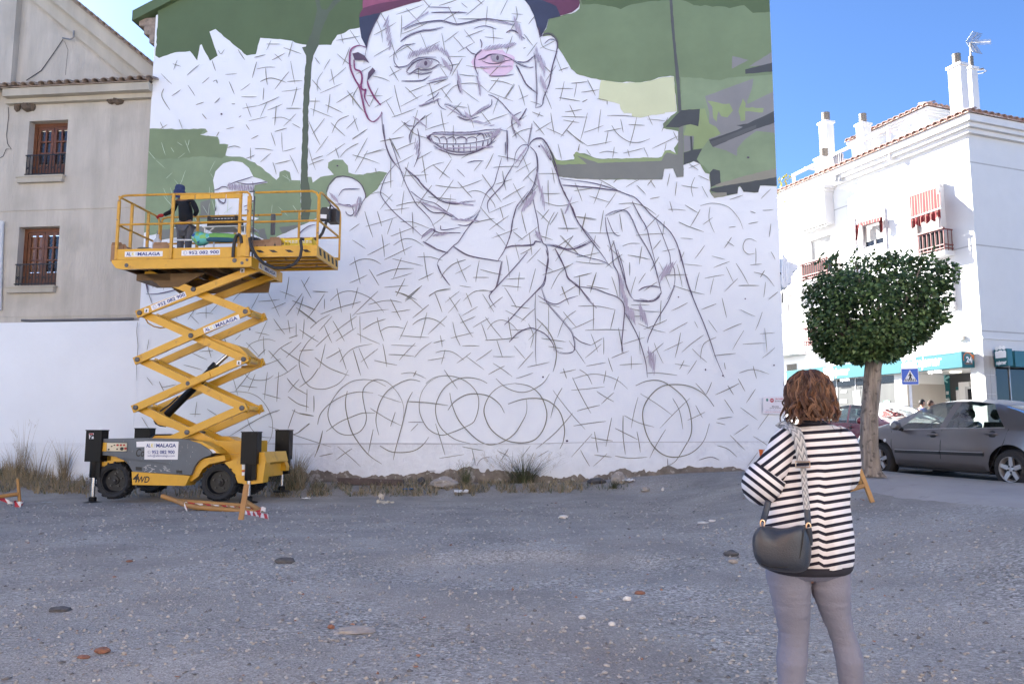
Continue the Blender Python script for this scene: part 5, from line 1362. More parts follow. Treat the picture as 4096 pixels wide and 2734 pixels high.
mesh_obj('arc_arrow',ap,[(2*i,2*i+2,2*i+3,2*i+1)for i in range(16)],M_orange,s24)
e = c+xd*(r1*.92*math.cos(R(24)))+YD*(r1*.92*math.sin(R(24))+.02)-EL*.002
mesh_obj('arrow_head',[e+xd*.10+YD*.05,e-xd*.08+YD*.06,e+xd*.06-YD*.12],[(0,1,2)],M_orange,s24)
# right-hand facade: marble, fascia, projecting sign and glazing
zRb,zRt = br_(*b6(2200,432)).z,br_(*b6(2200,200)).z
sf = tR(br_(*b6(2135,300)))
b = MB();b.prism([PR(sf,zRb,.002),PR(SEND,zRb,.002),PR(SEND,zRt,.002),PR(sf,zRt,.002)],(0,0,0),NR*.2);b.build('fascia_sign',M_teal,bank)
sj = tR(br_(*b6(1885,300)));dj = solve_d(*b6(2112,300),sj,br_,tR)
zjb,zjt = br_(*b6(1880,425)).z,br_(*b6(1880,180)).z
print('sign2',sj,dj)
b = MB();b.prism([PR(sj,zjb,.08),PR(sj,zjb,dj),PR(sj,zjt,dj),PR(sj,zjt,.08)],(0,0,0),ER*.22);sg2 = b.build('projecting_sign',M_teal,bank)
b = MB();b.prism([PR(sj+.05,zjb+.3,-.002),PR(sj+.05,zjb+.3,.08),PR(sj+.05,zjt-.3,.08),PR(sj+.05,zjt-.3,-.002)],(0,0,0),ER*.12);b.build('sign_bracket',mat('teal_dark',(0.008,0.13,0.15),0.4),sg2)
wj = dj-.08;c = PR(sj,(zjb+zjt)/2,.08+wj/2)-ER*.004
lettering('cajamar',c-YD*.18,NR,YD,M_white,sg2,width=wj*.8,height=.17,bold=.04,shear=.18);people_logo(c+YD*.18,.42,NR,NL,sg2,M_white)
b = MB()
for k in range(6):
 z0,z1 = ZB+.62*k,ZB+.62*(k+1)-.012
 if z0>zz2-.1:break
 z1 = min(z1,zz2-.04)
 for a,c_ in((0.002,glR[0]*.5-.005),(glR[0]*.5+.005,glR[0])):b.prism([PR(a,z0,0),PR(c_,z0,0),PR(c_,z1,0),PR(a,z1,0)],NR*.001,NR*.02)
b.build('marble_cladding',M_marble,bank)
zgl = br_(4060,1468).z
for k in range(6):
 a = glR[0]+.9*k
 if a>7:break
 b = MB();b.prism([PR(a+.02,.5,-.2),PR(a+.88,.5,-.2),PR(a+.88,zgl,-.2),PR(a+.02,zgl,-.2)],(0,0,0),NR*-.012);b.build('shop_pane',M_dglass,bank)
 b = MB();b.prism([PR(a-.02,.5,-.2),PR(a+.02,.5,-.2),PR(a+.02,zgl,-.2),PR(a-.02,zgl,-.2)],NR*-.02,NR*.03);b.build('mullion',M_frame,bank)
 # display window panes with posters
zd0,zd1 = zlow,zf_b-.02
M_vin = mat('frosted_vinyl',(0.075,0.075,0.07),0.35,var=0.15,scale=3,streak=True)
n = 5
for k in range(n):
 a,c_ = disp[0]+(disp[1]-disp[0])*k/n,disp[0]+(disp[1]-disp[0])*(k+1)/n
 b = MB();b.prism([PL(a+.02,zd0,-.10),PL(c_-.02,zd0,-.10),PL(c_-.02,zd1-.28,-.10),PL(a+.02,zd1-.28,-.10)],(0,0,0),NL*-.012);b.build('shop_pane',M_vin,bank)
 b = MB();b.prism([PL(a+.02,zd1-.27,-.10),PL(c_-.02,zd1-.27,-.10),PL(c_-.02,zd1,-.10),PL(a+.02,zd1,-.10)],(0,0,0),NL*-.012);b.build('shop_pane',M_dglass,bank)
 b = MB();b.prism([PL(a-.02,zd0,-.10),PL(a+.02,zd0,-.10),PL(a+.02,zd1,-.10),PL(a-.02,zd1,-.10)],NL*-.02,NL*.02);b.build('mullion',M_frame,bank)
def sheet(u0,v0,u1,v1,m,name='poster',d=-.085):
 a,c_ = bl(u0,v0,d),bl(u1,v1,d);t0,t1 = tL(a),tL(c_)
 b = MB();b.prism([PL(t0,c_.z,d),PL(t1,c_.z,d),PL(t1,a.z,d),PL(t0,a.z,d)],(0,0,0),NL*.004);return b.build(name,m,bank),(a+c_)/2
ps,c = sheet(3536,1602,3559,1634,M_white)
lettering('PAC',c+YD*.08+NL*.012,XD,YD,mat('print_green',(0.02,0.35,0.14),0.6),ps,width=.30,height=.16)
sheet(3412,1563,3442,1616,M_white);sheet(3364,1562,3386,1569,M_white);sheet(3360,1598,3388,1609,M_white)
lettering('OS',bl(3506,1588,-.08),XD,YD,M_groove,bank,width=.2,height=.14,name='window_lettering')
# entrance: recessed wall of glass, banner, cash machine surround
rd = -1.9
def ent(x0,y0,x1,y1,m,name,d=rd+.02,th=.02):
 a,c_ = bl(*b6(x0,y0),d),bl(*b6(x1,y1),d);t0,t1 = tL(a),tL(c_)
 b = MB();b.prism([PL(t0,c_.z,d),PL(t1,c_.z,d),PL(t1,a.z,d),PL(t0,a.z,d)],(0,0,0),NL*th);return b.build(name,m,bank),(a+c_)/2,t0-t1
b = MB();b.add([PL(entr[0]-.0,ZB,rd),PL(entr[1],ZB,rd),PL(entr[1],zf_b,rd),PL(entr[0],zf_b,rd)],[(0,1,2,3)]);b.build('entrance_back',mat('dark_interior',(0.06,0.06,0.062),0.4),bank,fix=False)
b = MB();te = entr[1]-.004
for k in range(4):
 b.prism([PL(te,ZB+.75*k+.01,-.01),PL(te,ZB+.75*k+.01,rd+.03),PL(te,min(zf_b-.03,ZB+.75*(k+1)),rd+.03),PL(te,min(zf_b-.03,ZB+.75*(k+1)),-.01)],EL*-.02,(0,0,0))
b.build('marble_cladding',M_marble,bank)
ent(1060,525,1110,1010,M_orange,'orange_strip')
bn,c,wdt = ent(1110,525,1290,1010,M_teal,'teal_banner')
c0 = bl(*b6(1195,845),rd+.05)
lettering('Oficina con',c0+YD*.13,XD,YD,M_white,bn,width=wdt*.82,height=.17,bold=.03);lettering('Autoservicio',c0-YD*.13,XD,YD,M_white,bn,width=wdt*.92,height=.17,bold=.03)
# arrow and touch symbol
def flat(pts,m,name,parent,d=rd+.045):
 P_ = [bl(*b6(x,y),d)for x,y in pts]
 b = MB();b.add(P_,tess([V((tL(p),p.z,0))for p in P_]));return b.build(name,m,parent)
flat([(1155,608),(1195,530),(1210,545),(1192,588),(1255,548),(1272,575),(1205,615),(1245,640),(1232,660)],mat('pale_teal',(0.30,0.62,0.62),0.5),'arrow',bn)
ic = flat([(1110,735),(1170,735),(1170,806),(1110,806)],M_orange,'touch_symbol',bn)
flat([(1133,745),(1142,745),(1142,765),(1158,770),(1156,795),(1130,795),(1122,775),(1133,778)],M_white,'hand_symbol',ic,rd+.05)
for(x0,y0,x1,y1)in((785,820,990,935),):
 ad,c,wdt = ent(x0,y0,x1,y1,M_white,'advert');flat([(795,832),(975,832),(975,925),(795,925)],M_teal,'advert_panel',ad)
 lettering('Una',bl(*b6(870,862),rd+.05),XD,YD,M_white,ad,width=.25,height=.12);lettering('alternativa',bl(*b6(900,890),rd+.05),XD,YD,M_white,ad,width=.7,height=.13)
ent(1360,715,1425,760,M_teal,'notice_board',rd+.03);nb,c,w_ = ent(1362,762,1430,930,M_white,'notice_board',rd+.03)
for k in range(6):flat([(1380,780+24*k),(1412,780+24*k),(1412,786+24*k),(1380,786+24*k)],M_groove,'notice_line',nb)
ent(1428,650,1600,960,M_bwt,'door_surround',rd+.03,.12);ent(1495,712,1600,960,M_frame,'door',rd+.16,.02);ent(1530,745,1600,960,M_dglass,'door_pane',rd+.19,.01)
flat([(800,720),(870,640),(925,700),(850,780),(820,800),(830,760)],mat('ghost_grey',(0.28,0.29,0.29),0.5),'keypad_poster',bank);flat([(900,610),(1000,605),(1050,700),(1040,800),(960,650),(900,620)],MATS['ghost_grey'],'keypad_poster',bank)
ent(780,540,786,1010,M_frame,'mullion',rd+.03,.04);ent(945,540,951,820,M_frame,'mullion',rd+.03,.04)
lamp = bl(*b6(1355,497),-.9)
b = MB();b.lathe([(.18,-.005),(.18,.02)],PL(tL(lamp),zf_b-.04,-.9),(0,0,1),16);b.build('ceiling_lamp',emit_mat('lamp_glow',(1.0,.86,.55),1.2),bank)
cam_s = bl(*b2(1815,1472));b = MB();b.box(0,0,0,0,0,0);b.prism([cam_s,cam_s+EL*.25,cam_s+EL*.25+UPZ*.14,cam_s+UPZ*.14],(0,0,0),NL*.12);b.build('wall_lamp',mat('lamp_cream',(0.6,0.55,0.48),0.5),bank)
# pale stub on the painted house's far side, with its dark soffit
q = [wp(3135,1020),wp(3206,1048),wp(3206,1062),wp(3198,1062),wp(3198,1072),wp(3186,1072),wp(3186,1090),wp(3179,1092),wp(3179,1122),wp(3135,1130)]
b = MB();b.prism([p+WX*0 for p in q],-WN*.35,-WN*1.8);b.build('side_corbel',M_plaster,mural_house)

# ================================================================ SCISSOR LIFT
LTH = R(5.0)
LX = V((math.cos(LTH),-math.sin(LTH),0));LY = V((math.sin(LTH),math.cos(LTH),0))
LO = V((-4.5,17.0,0));LG = -0.10
LT = Matrix(((LX.x,LY.x,0,LO.x),(LX.y,LY.y,0,LO.y),(0,0,1,0),(0,0,0,1)))
def lq(u,v,Y=0.0):
 """photo pixel on the lift's upright plane at local depth Y -> local coordinates"""
 p = on_plane(u,v,LO+LY*Y,LY)
 d = p-LO
 return V((d.dot(LX),Y,p.z))
def lw(p):return LT@V(p)
def z3(x,y):return(400+x/2.349,700+y/2.349)
def z4(x,y):return(400+x*.4464,1050+y*.4464)
def z5(x,y):return(300+x*.38314,1600+y*.38314)
M_yel = mat('lift_yellow_paint',(0.60,0.325,0.02),0.38,var=0.10,scale=2.5,spec=0.5,spots=((0.34,0.17,0.03),5.5,0.62,0.14),bump=0.06,bscale=40)
M_yel2 = mat('worn_yellow_rail',(0.55,0.29,0.03),0.45,var=0.18,scale=6,spots=((0.20,0.13,0.07),9,0.62,0.08))
M_lgrey = mat('lift_grey_cover',(0.085,0.10,0.125),0.42,var=0.12,scale=3,spots=((0.42,0.44,0.46),22,0.735,0.03))
M_jack = mat('jack_black',(0.004,0.004,0.005),0.5,var=0.3,spots=((0.02,0.018,0.016),7,0.64,0.1),spec=.25)
M_tyre = mat('tyre_rubber',(0.013,0.014,0.017),0.75,var=0.3,scale=8,bump=0.3,spots=((0.05,0.047,0.044),5,0.60,0.15))
M_rim = mat('black_rim',(0.006,0.006,0.008),0.5,var=0.3)
M_chrome = mat('steel_rod',(0.62,0.62,0.63),0.22,1.0,var=0.05)
M_steel = mat('pin_steel',(0.10,0.10,0.105),0.5,0.5,var=0.2)
M_rubber = mat('hose_rubber',(0.018,0.019,0.022),0.55)
M_sticker = mat('white_sticker',(0.72,0.73,0.76),0.5,var=0.05,spots=((0.45,0.45,0.46),14,0.68,0.06))
M_ink = mat('blue_ink',(0.022,0.045,0.22),0.5,var=0.2)
M_ink2 = mat('pale_blue_ink',(0.42,0.52,0.62),0.5);M_inky = mat('yellow_ink',(0.70,0.60,0.18),0.5)
M_blackp = mat('black_print',(0.012,0.012,0.012),0.5)
M_cream = mat('cream_panel',(0.58,0.53,0.40),0.5)
M_under = mat('deck_underside',(0.12,0.065,0.02),0.6,var=0.2,scale=5)
M_redp = mat('red_plastic',(0.40,0.02,0.02),0.4)
lift = empty('scissor_lift',lw((0,0.9,LG)),'yellow scissor lift raised against the mural on black jacks, grey engine cover','scissor lift')
def LB():return MB(LT)
# ---- wheels
def wheel(u,v,Y0,Y1,rad=0.40):
 c = lq(u,v,Y0);yc = (Y0+Y1)/2;w = Y1-Y0
 ax = (0,1,0);o = (c.x,0,c.z)
 ty = LB()
 f,bk = Y0,Y1
 ty.lathe([(rad*.66,f+.05),(rad*.70,f+.015),(rad*.86,f),(rad*.93,f+.03),(rad*.94,bk-.03),(rad*.86,bk),(rad*.70,bk-.015),(rad*.66,bk-.05)],o,ax,36,False)
 n = 17
 for k in range(n):
  for sd in(0,1):
   a = 2*math.pi*(k+.5*sd)/n
   ca,sa = math.cos(a),math.sin(a);ca2,sa2 = math.cos(a+.20),math.sin(a+.20)
   y0,y1 = (f+.0,yc+.02)if sd==0 else(bk-.0,yc-.02)
   def P(c1,s1,r,y):return(c.x+c1*r,y,c.z+s1*r)
   h = .105
   ch,sh = math.cos(a+h),math.sin(a+h);ch2,sh2 = math.cos(a+.20+h),math.sin(a+.20+h)
   ty.add([P(ca,sa,rad*.88,y0),P(ch,sh,rad*.88,y0),P(ch2,sh2,rad*.92,y1),P(ca2,sa2,rad*.92,y1),P(ca,sa,rad*.99,y0+(.015 if sd==0 else-.015)),P(ch,sh,rad*.99,y0+(.015 if sd==0 else-.015)),P(ch2,sh2,rad,y1),P(ca2,sa2,rad,y1)],[(0,1,5,4),(1,2,6,5),(2,3,7,6),(3,0,4,7),(4,5,6,7)])
 w_ = ty.build('wheel',M_tyre,lift,True)
 rm = LB()
 rm.lathe([(rad*.67,f+.03),(rad*.63,f+.03),(rad*.60,f+.10),(rad*.56,f+.13),(rad*.22,f+.13),(rad*.20,f+.10),(rad*.10,f+.095),(rad*.09,f+.07),(0.01,f+.068)],o,ax,28,False)
 rm.build('rim',M_rim,w_,True)
 bt = LB()
 for k in range(5):
  a = 2*math.pi*k/5+.3
  bt.lathe([(.018,f+.09),(.018,f+.13)],(c.x+math.cos(a)*rad*.36,0,c.z+math.sin(a)*rad*.36),ax,6)
 bt.build('wheel_bolts',M_steel,w_)['kind'] = 'stuff'
wheel(*z5(390,838),0.0,0.32)
wheel(*z5(1490,858),-0.02,0.30)
cb_ = lq(*z5(1490,858));ca_ = lq(*z5(390,838))
def uv_of(p):
 w = lw(p)-EYE;d = w.y*_cp+w.z*_sp
 return 2048+FPX*w.x/d,1367-FPX*(w.z*_cp-w.y*_sp)/d
wheel(*uv_of((cb_.x,1.5,cb_.z+.03)),1.5,1.82);wheel(*uv_of((ca_.x,1.5,ca_.z+.03)),1.5,1.82)
# ---- chassis
zt = lq(*z5(800,560),.3).z;zb = lq(*z5(800,800),.3).z
xl = lq(*z5(300,700),.3).x;xr = lq(*z5(1960,700),.3).x
LB().box(xl,xr,.34,1.48,zb,zt,.02).build('chassis',M_yel,lift)
def zpoly(pts,Y=0.0):return[lq(*z5(x,y),Y)for x,y in pts]
def slab(name,pts,Y0,Y1,m,parent,smooth=False):
 b = LB();q = zpoly(pts,Y0)
 b.prism(q,(0,0,0),(0,Y1-Y0,0))
 return b.build(name,m,parent,smooth)
cover = slab('engine_cover',[(215,568),(222,500),(238,438),(262,412),(290,400),(650,394),(1100,403),(1180,412),(1300,448),(1380,500),(1428,545),(1415,572),(1330,600),(1280,640),(1240,700),(1210,780),(1000,768),(600,742),(572,690),(540,645),(495,610),(440,588),(380,578)],-0.03,0.42,M_lgrey,lift)
slab('cover_crease_shade',[(430,590),(520,602),(800,628),(995,668),(860,660),(600,632),(510,625)],-0.042,-0.028,mat('lift_grey_shadow',(0.07,0.082,0.10),0.5),cover)  # darker grey strip painted in as the shade of the cover's crease
slab('cover_panel',[(640,432),(725,428),(727,486),(642,488)],-0.036,-0.028,M_sticker,cover)
slab('handle_slot',[(633,692),(695,697),(697,732),(634,728)],-0.036,-0.028,M_blackp,cover)
slab('handle_slot',[(1057,728),(1118,732),(1118,764),(1058,760)],-0.036,-0.028,M_blackp,cover)
slab('cover_recess',[(272,432),(545,436),(545,540),(268,536)],-0.034,-0.028,mat('recess_grey',(0.06,0.07,0.085),0.5),cover)
slab('yellow_insert',[(284,440),(332,441),(328,532),(280,530)],-0.040,-0.033,M_yel,cover)
cp = slab('control_panel',[(334,443),(540,447),(535,532),(331,529)],-0.055,-0.033,M_cream,cover)
for k,(x,y,r,m)in enumerate(((445,467,10,M_redp),(480,467,10,M_redp),(514,467,10,M_redp),(490,505,17,M_blackp),(528,502,12,M_redp),(352,512,8,M_blackp),(383,480,6,M_blackp),(412,467,6,M_blackp),(440,508,7,M_blackp))):
 c = lq(*z5(x,y),-.06);b = LB();b.lathe([(r*.0021,-.075),(r*.0021,-.05)],(c.x,0,c.z),(0,1,0),10);b.build('button',m,cover)
scr = LB();rz = random.Random(4)
for i in range(70):
 x,y = rz.uniform(430,1280),rz.uniform(420,760)
 if i<26:x,y = rz.uniform(730,1000),rz.uniform(670,750)
 l = rz.uniform(4,16);a = R(rz.uniform(-30,30))if i<26 else R(88)
 if i<26:l*=1.4
 q = [lq(*z5(x+dx,y+dy),-.0335-i*.00004)for dx,dy in((-math.cos(a)*l,math.sin(a)*l),(-math.cos(a)*l+2,math.sin(a)*l+4),(math.cos(a)*l,-math.sin(a)*l+3),(math.cos(a)*l,-math.sin(a)*l))]
 scr.add(q,[(0,1,2,3)])
scr.build('scuffs',mat('scuff_white',(0.50,0.51,0.52),0.7),cover,fix=False)['kind'] = 'stuff'
sk = slab('skirt',[(590,744),(1000,772),(1200,786),(1148,892),(598,882)],-0.05,0.40,M_yel,lift)
lettering('4',lw(lq(*z5(634,808),-.054)),LX,UPZ,M_blackp,sk,height=.19,width=.13,shear=.25,bold=.02)
lettering('WD',lw(lq(*z5(716,826),-.054)),LX,UPZ,M_blackp,sk,height=.135,width=.26,shear=.25,bold=.02)
lettering('Co',lw(lq(*z5(682,545),-.034)),LX,UPZ,M_blackp,cover,height=.17,width=.19,shear=.2,bold=.015)
slab('wheel_arch_panel',[(1240,700),(1290,640),(1350,605),(1560,572),(1572,628),(1480,650),(1400,665),(1330,720),(1290,790),(1210,850),(1196,790)],.06,.36,M_yel,lift)
slab('front_arch_panel',[(376,582),(450,592),(510,625),(520,640),(440,640),(372,640)],.04,.36,M_yel,lift)
slab('slope_cover',[(1180,412),(1330,436),(1440,490),(1515,555),(1430,545),(1300,448)],.0,.50,M_yel,lift)
slab('rear_frame',[(1560,650),(1720,600),(1735,545),(1960,545),(1985,660),(1960,860),(1800,880),(1700,860),(1660,760)],.02,.30,M_yel,lift)
hd = slab('end_housing',[(1735,545),(1975,540),(1998,650),(1880,690),(1735,690)],.04,1.30,M_yel,lift)
lettering('Haulotte',lw(lq(*z5(1838,632),.034)),LX,UPZ,M_blackp,hd,height=.075,width=.36,shear=.15,bold=.01)
for k,(x,m)in enumerate(((1941,M_blackp),(1957,M_redp))):
 q = [lq(*z5(x+dx,y),.034)for dx,y in((-10,600),(-2,600),(10,618),(2,640),(-8,640),(2,618))]
 b = LB();b.add(q,[tuple(range(6))]);b.build('chevron',m,hd)
slab('rear_beam',[(1890,690),(2050,668),(2180,626),(2205,690),(2200,735),(1960,740),(1890,760)],1.35,1.55,M_yel,lift)
slab('warning_label',[(1742,668),(1780,668),(1780,722),(1742,722)],.012,.019,M_sticker,lift)
wl = slab('warning_label',[(1742,733),(1784,733),(1784,784),(1742,784)],.012,.019,M_sticker,lift)
slab('label_band',[(1742,733),(1784,733),(1784,748),(1742,748)],.008,.0115,M_redp,wl)
q = zpoly([(1402,508),(1440,512),(1475,545),(1440,552)],-.006);b = LB();b.prism(q,(0,0,0),(0,.004,0));b.build('small_label',M_sticker,lift)
# engine bonnet on the far side and turntable tray under the arms
slab('far_cover',[(790,395),(830,362),(1000,360),(1500,372),(1600,380),(1730,440),(1730,560),(700,560)],.95,1.45,M_yel,lift)
bl = LB();bl.tube([lq(*z5(x,y),.95)for x,y in((795,393),(835,360),(1000,358),(1040,366))],.02,6);bl.build('cover_rail',M_rubber,lift,True)
tr = LB();zt2 = lq(*z5(1000,420),.4).z;tr.box(xl+.2,xr-.35,.44,1.40,zt-.02,zt2,.02);tr.build('base_tray',M_yel,lift)
# ---- jacks
def jack(pts,Y,ybot,dep=.26):
 (x0,y0),(x1,y1) = pts
 a,c = lq(*z5(x0,y0),Y),lq(*z5(x1,y1),Y)
 b = LB();b.box(a.x,c.x,Y,Y+dep,c.z,a.z,.008);j = b.build('jack',M_jack,lift)
 b = LB();b.box(a.x-.008,c.x+.008,Y-.008,Y+dep+.008,a.z,a.z+.02);b.build('jack_cap',M_jack,j)
 xm,ym = (a.x+c.x)/2,Y+dep/2
 zb_ = lq(*z5((x0+x1)/2,ybot),Y+dep/2).z
 gz = LG
 b = LB();b.lathe([(.085,c.z-.34),(.095,c.z-.32),(.095,c.z+.01)],(xm-.02,ym,0),(0,0,1),14);b.box(xm+.02,xm+.14,ym-.06,ym+.08,c.z-.33,c.z);b.build('jack_sleeve',M_jack,j,True)
 b = LB();b.lathe([(.042,zb_+.10),(.042,c.z-.33)],(xm-.02,ym,0),(0,0,1),14);b.build('jack_rod',M_chrome,j,True)
 b = LB();b.lathe([(.19,zb_-.02),(.19,zb_),(.08,zb_+.025),(.08,zb_+.10),(.05,zb_+.12)],(xm-.02,ym,0),(0,0,1),18);b.build('jack_foot',M_jack,j,True)
 return j
j1 = jack(((115,318),(262,640)),-.10,1062)
jack(((1737,336),(1890,668)),-.12,1058)
jack(((622,298),(768,560)),1.70,900)
jack(((2092,316),(2228,618)),1.70,945)
slab('jack_label',[(146,345),(192,343),(193,402),(148,403)],-.118,-.110,M_sticker,j1)
b = LB();rz = random.Random(8)
for i in range(7):
 x,y,r = rz.uniform(153,187),rz.uniform(360,398),rz.uniform(4,9)
 c = lq(*z5(x,y),-.1185-i*.0002);b.add([c+V((r*.0032*math.cos(k),0,r*.0032*math.sin(k)))for k in(0,1,2,3,4,5)],[(0,1,2,3,4,5)])
b.build('label_print',M_blackp,j1,fix=False)['kind'] = 'stuff'
b = LB();b.add([lq(*z5(x,y),-.1195)for x,y in((148,347),(190,345),(190,357),(149,359))],[(0,1,2,3)]);b.build('label_band',M_redp,j1)
LB().bar(lq(*z5(215,690),.1),lq(*z5(420,650),.1),.12,.12).build('outrigger_beam',M_yel,lift)
# ---- scissor arms
FY,IY,BY = 0.42,0.50,1.30
def arm(p,q,Y,w=.165,t=.07,ext=.09):
 p,q = V((p.x,Y,p.z)),V((q.x,Y,q.z));d = (q-p).normalized()
 b = LB();b.bar(p-d*ext,q+d*ext,t,w,(0,0,1));return b.build('scissor_arm',M_yel,lift)
Pl = [lq(*z4(368,453),FY),lq(*z4(348,870),FY),lq(*z4(332,1298),FY)]
Pr = [lq(*z4(1313,442),FY),lq(*z4(1297,867),FY),lq(*z4(1282,1302),FY)]
Pc = [lq(*z4(848,243),FY),lq(*z4(826,656),FY),lq(*z4(802,1083),FY),lq(*z4(792,1518),FY)]
TRp = lq(*z4(1385,62),FY);TLp = lq(*z4(415,92),FY)
BRp = lq(*z5(1725,590),FY);BLp = Pc[3]*2-Pr[2]
rise = [(Pl[0],TRp),(Pl[1],Pr[0]),(Pl[2],Pr[1]),(BLp,Pr[2])]
fall = [(TLp,Pr[0]),(Pl[0],Pr[1]),(Pl[1],Pr[2]),(Pl[2],BRp)]
arms = []
for p,q in rise:arms.append(arm(p,q,FY-.02));arm(p,q,BY)
for p,q in fall:arms.append(arm(p,q,IY+.04));arm(p,q,BY-.09)
for p in Pl+Pr+Pc:
 b = LB();b.lathe([(.045,FY-.085),(.055,FY-.08),(.055,FY-.05),(.03,FY-.05),(.03,BY+.06)],(p.x,0,p.z),(0,1,0),12);b.build('pivot_pin',M_steel,lift,True)
for p in Pr+Pl:
 b = LB();b.lathe([(.06,FY+.03),(.06,BY-.03)],(p.x,0,p.z),(0,1,0),12);b.build('cross_tube',M_yel,lift,True)
for(x0,y0),(x1,y1),k in(((620,1165),(1000,1005),2),):
 p,q = lq(*z4(x0,y0),FY),lq(*z4(x1,y1),FY)
 b = LB();b.bar(V((p.x,FY-.07,p.z)),V((q.x,FY-.07,q.z)),.025,.13);b.build('arm_plate',M_yel,arms[2])
 # hydraulic ram
p0,p1,p2 = lq(*z4(600,1362),.9),lq(*z4(1035,925),.9),lq(*z4(1200,775),.9)
b = LB();b.tube([p0,p1],.085,16);ram = b.build('hydraulic_ram',M_jack,lift,True)
b = LB();b.tube([p1,p2],.045,12);b.build('ram_rod',M_chrome,ram,True)
b = LB();b.tube([p1+(p1-p0).normalized()*-.15,p1+(p1-p0).normalized()*.03],.10,16);b.build('ram_collar',M_jack,ram,True)
b = LB();b.prism([lq(*z4(x,y),.62)for x,y in((950,655),(1060,690),(1240,745),(1340,840),(1270,815),(1180,780),(1000,700))],(0,0,0),(0,.5,0));b.build('ram_bracket',M_yel,lift)
b = LB();b.prism([lq(*z4(x,y),.62)for x,y in((440,1370),(640,1440),(700,1490),(640,1478),(520,1450),(480,1410))],(0,0,0),(0,.5,0));b.build('ram_bracket',M_yel,lift)
b = LB()
b.tube([lq(*z4(x,y),.55)for x,y in((410,505),(430,540),(480,570),(540,585),(585,580))],.016,6)
b.tube([lq(*z4(x,y),.6)for x,y in((1270,935),(1360,930),(1420,920),(1430,880),(1400,865))],.03,6)
b.build('cable_loop',mat('ochre_hose',(0.30,0.16,0.02),0.6),lift,True)
b = LB()
b.tube([lq(*z4(x,y),.7)for x,y in((485,1410),(500,1440),(540,1460),(590,1465))],.02,6)
b.tube([lq(*z4(x,y),.7)for x,y in((540,1330),(580,1300),(620,1275),(700,1200))],.018,6)
b.build('hydraulic_hose',M_rubber,lift,True)
# ---- platform
XL = lq(462,1010).x;XR = lq(997,1010).x
Zdk = lq(720,1034).z;Zbt = lq(720,1072).z;Ztoe = lq(720,992).z;Zmid = lq(720,893).z;Zrail = lq(720,776).z
WID = 1.80
b = LB()
X0 = lq(447,1040).x
b.add([],[])
side = [V((X0,0,Zdk)),V((X0,0,Zdk-.06)),V((X0+.10,0,Zbt+.03)),V((X0+.22,0,Zbt)),V((XR+.02,0,Zbt)),V((XR+.02,0,Zdk))]
b.prism(side,(0,0,0),(0,.09,0));b.prism(side,(0,WID-.09,0),(0,WID,0))
deck = b.build('platform_beam',M_yel,lift)
b = LB();b.box(X0+.02,XR-.01,.092,WID-.092,Zdk-.045,Zdk-.005);b.build('platform_floor',M_under,lift)
b = LB()
for k in range(6):
 x = X0+.5+k*.42;b.box(x,x+.07,.092,WID-.092,Zbt+.05,Zdk-.047)
b.build('floor_joist',M_under,lift)
b = LB();b.box(X0+.24,X0+.28,.092,WID-.092,Zbt,Zdk-.047);b.build('cross_plate',M_under,lift)
b = LB();b.box(XR+.022,XR+.06,-.01,WID+.01,Zbt-.0,Zdk+.02);ep = b.build('end_plate',M_yel,lift)
b = LB();b.box(X0+.3,X0+1.1,.5,WID-.4,Zbt-.16,Zbt-.005);b.prism([V((X0+.45,.5,Zbt-.006)),V((X0+.9,.5,Zbt-.32)),V((X0+1.3,.5,Zbt-.32)),V((X0+1.9,.5,Zbt-.006))],(0,.0,0),(0,.06,0));b.prism([V((X0+.45,1.34,Zbt-.006)),V((X0+.9,1.34,Zbt-.32)),V((XR-.1,1.34,Zbt-.32)),V((XR-.05,1.34,Zbt-.006))],(0,.0,0),(0,.06,0));b.build('slide_frame',M_under,lift)
b = LB();b.box(XL,XR-.0,-.012,.012,Zdk+.002,Ztoe);tb = b.build('toe_board',M_yel,lift)
b = LB();b.box(XL,XR,WID-.012,WID+.012,Zdk+.002,Ztoe);b.build('toe_board',M_yel2,lift)
b = LB();b.box(XL-.012,XL+.012,.014,WID-.014,Zdk+.002,Ztoe);b.build('toe_board',M_yel2,lift)
def rail(pts,r=.026,name='rail',m=None):
 b = LB();b.tube(pts,r,8);return b.build(name,m or M_yel2,lift,True)
def post(x,y,z0,z1,r=.03):
 b = LB();b.box(x-r,x+r,y-r*.7,y+r*.7,z0,z1);return b.build('rail_post',M_yel2,lift)
xg = lq(*z3(690,400)).x;xk = lq(*z3(1312,400)).x
post(XL+.02,-.0,Zdk,Zrail-.12);post(xg,-.035,Zdk,Zrail);post(XR-.02,-.035,Zdk,Zrail-.1,.04);post(xk,.02,Ztoe,Zrail)
rail([(XL+.02,0,Zrail-.14),(XL+.03,0,Zrail-.06),(XL+.10,0,Zrail-.01),(XL+.2,0,Zrail),(xg,0,Zrail),(xg+1.0,0,Zrail-.02),(xk,0,Zrail+.01),(XR-.10,0,Zrail+.0),(XR-.04,0,Zrail-.05),(XR-.02,0,Zrail-.14)])
rail([(XL,0,Zmid),(XR,0,Zmid)],.024)
rail([(xg,-.03,Zmid),(XR,-.03,Zmid)],.022)
b = LB()
for k in range(4):
 x = xg+.14+k*(xk-xg-.1)/4;b.box(x,x+(xk-xg-.1)/4-.02,-.02,.005,Zrail-.13,Zrail-.03)
b.build('gate_flap',M_yel,lift)
for y in(WID,):
 rail([(XL+.02,y,Zdk),(XL+.02,y,Zrail-.13),(XL+.06,y,Zrail-.03),(XL+.18,y,Zrail),(XR,y,Zrail)])
 rail([(XL,y,Zmid),(XR,y,Zmid)],.024)
 for x in(XL+.95,XL+1.9):post(x,y,Zdk,Zrail)
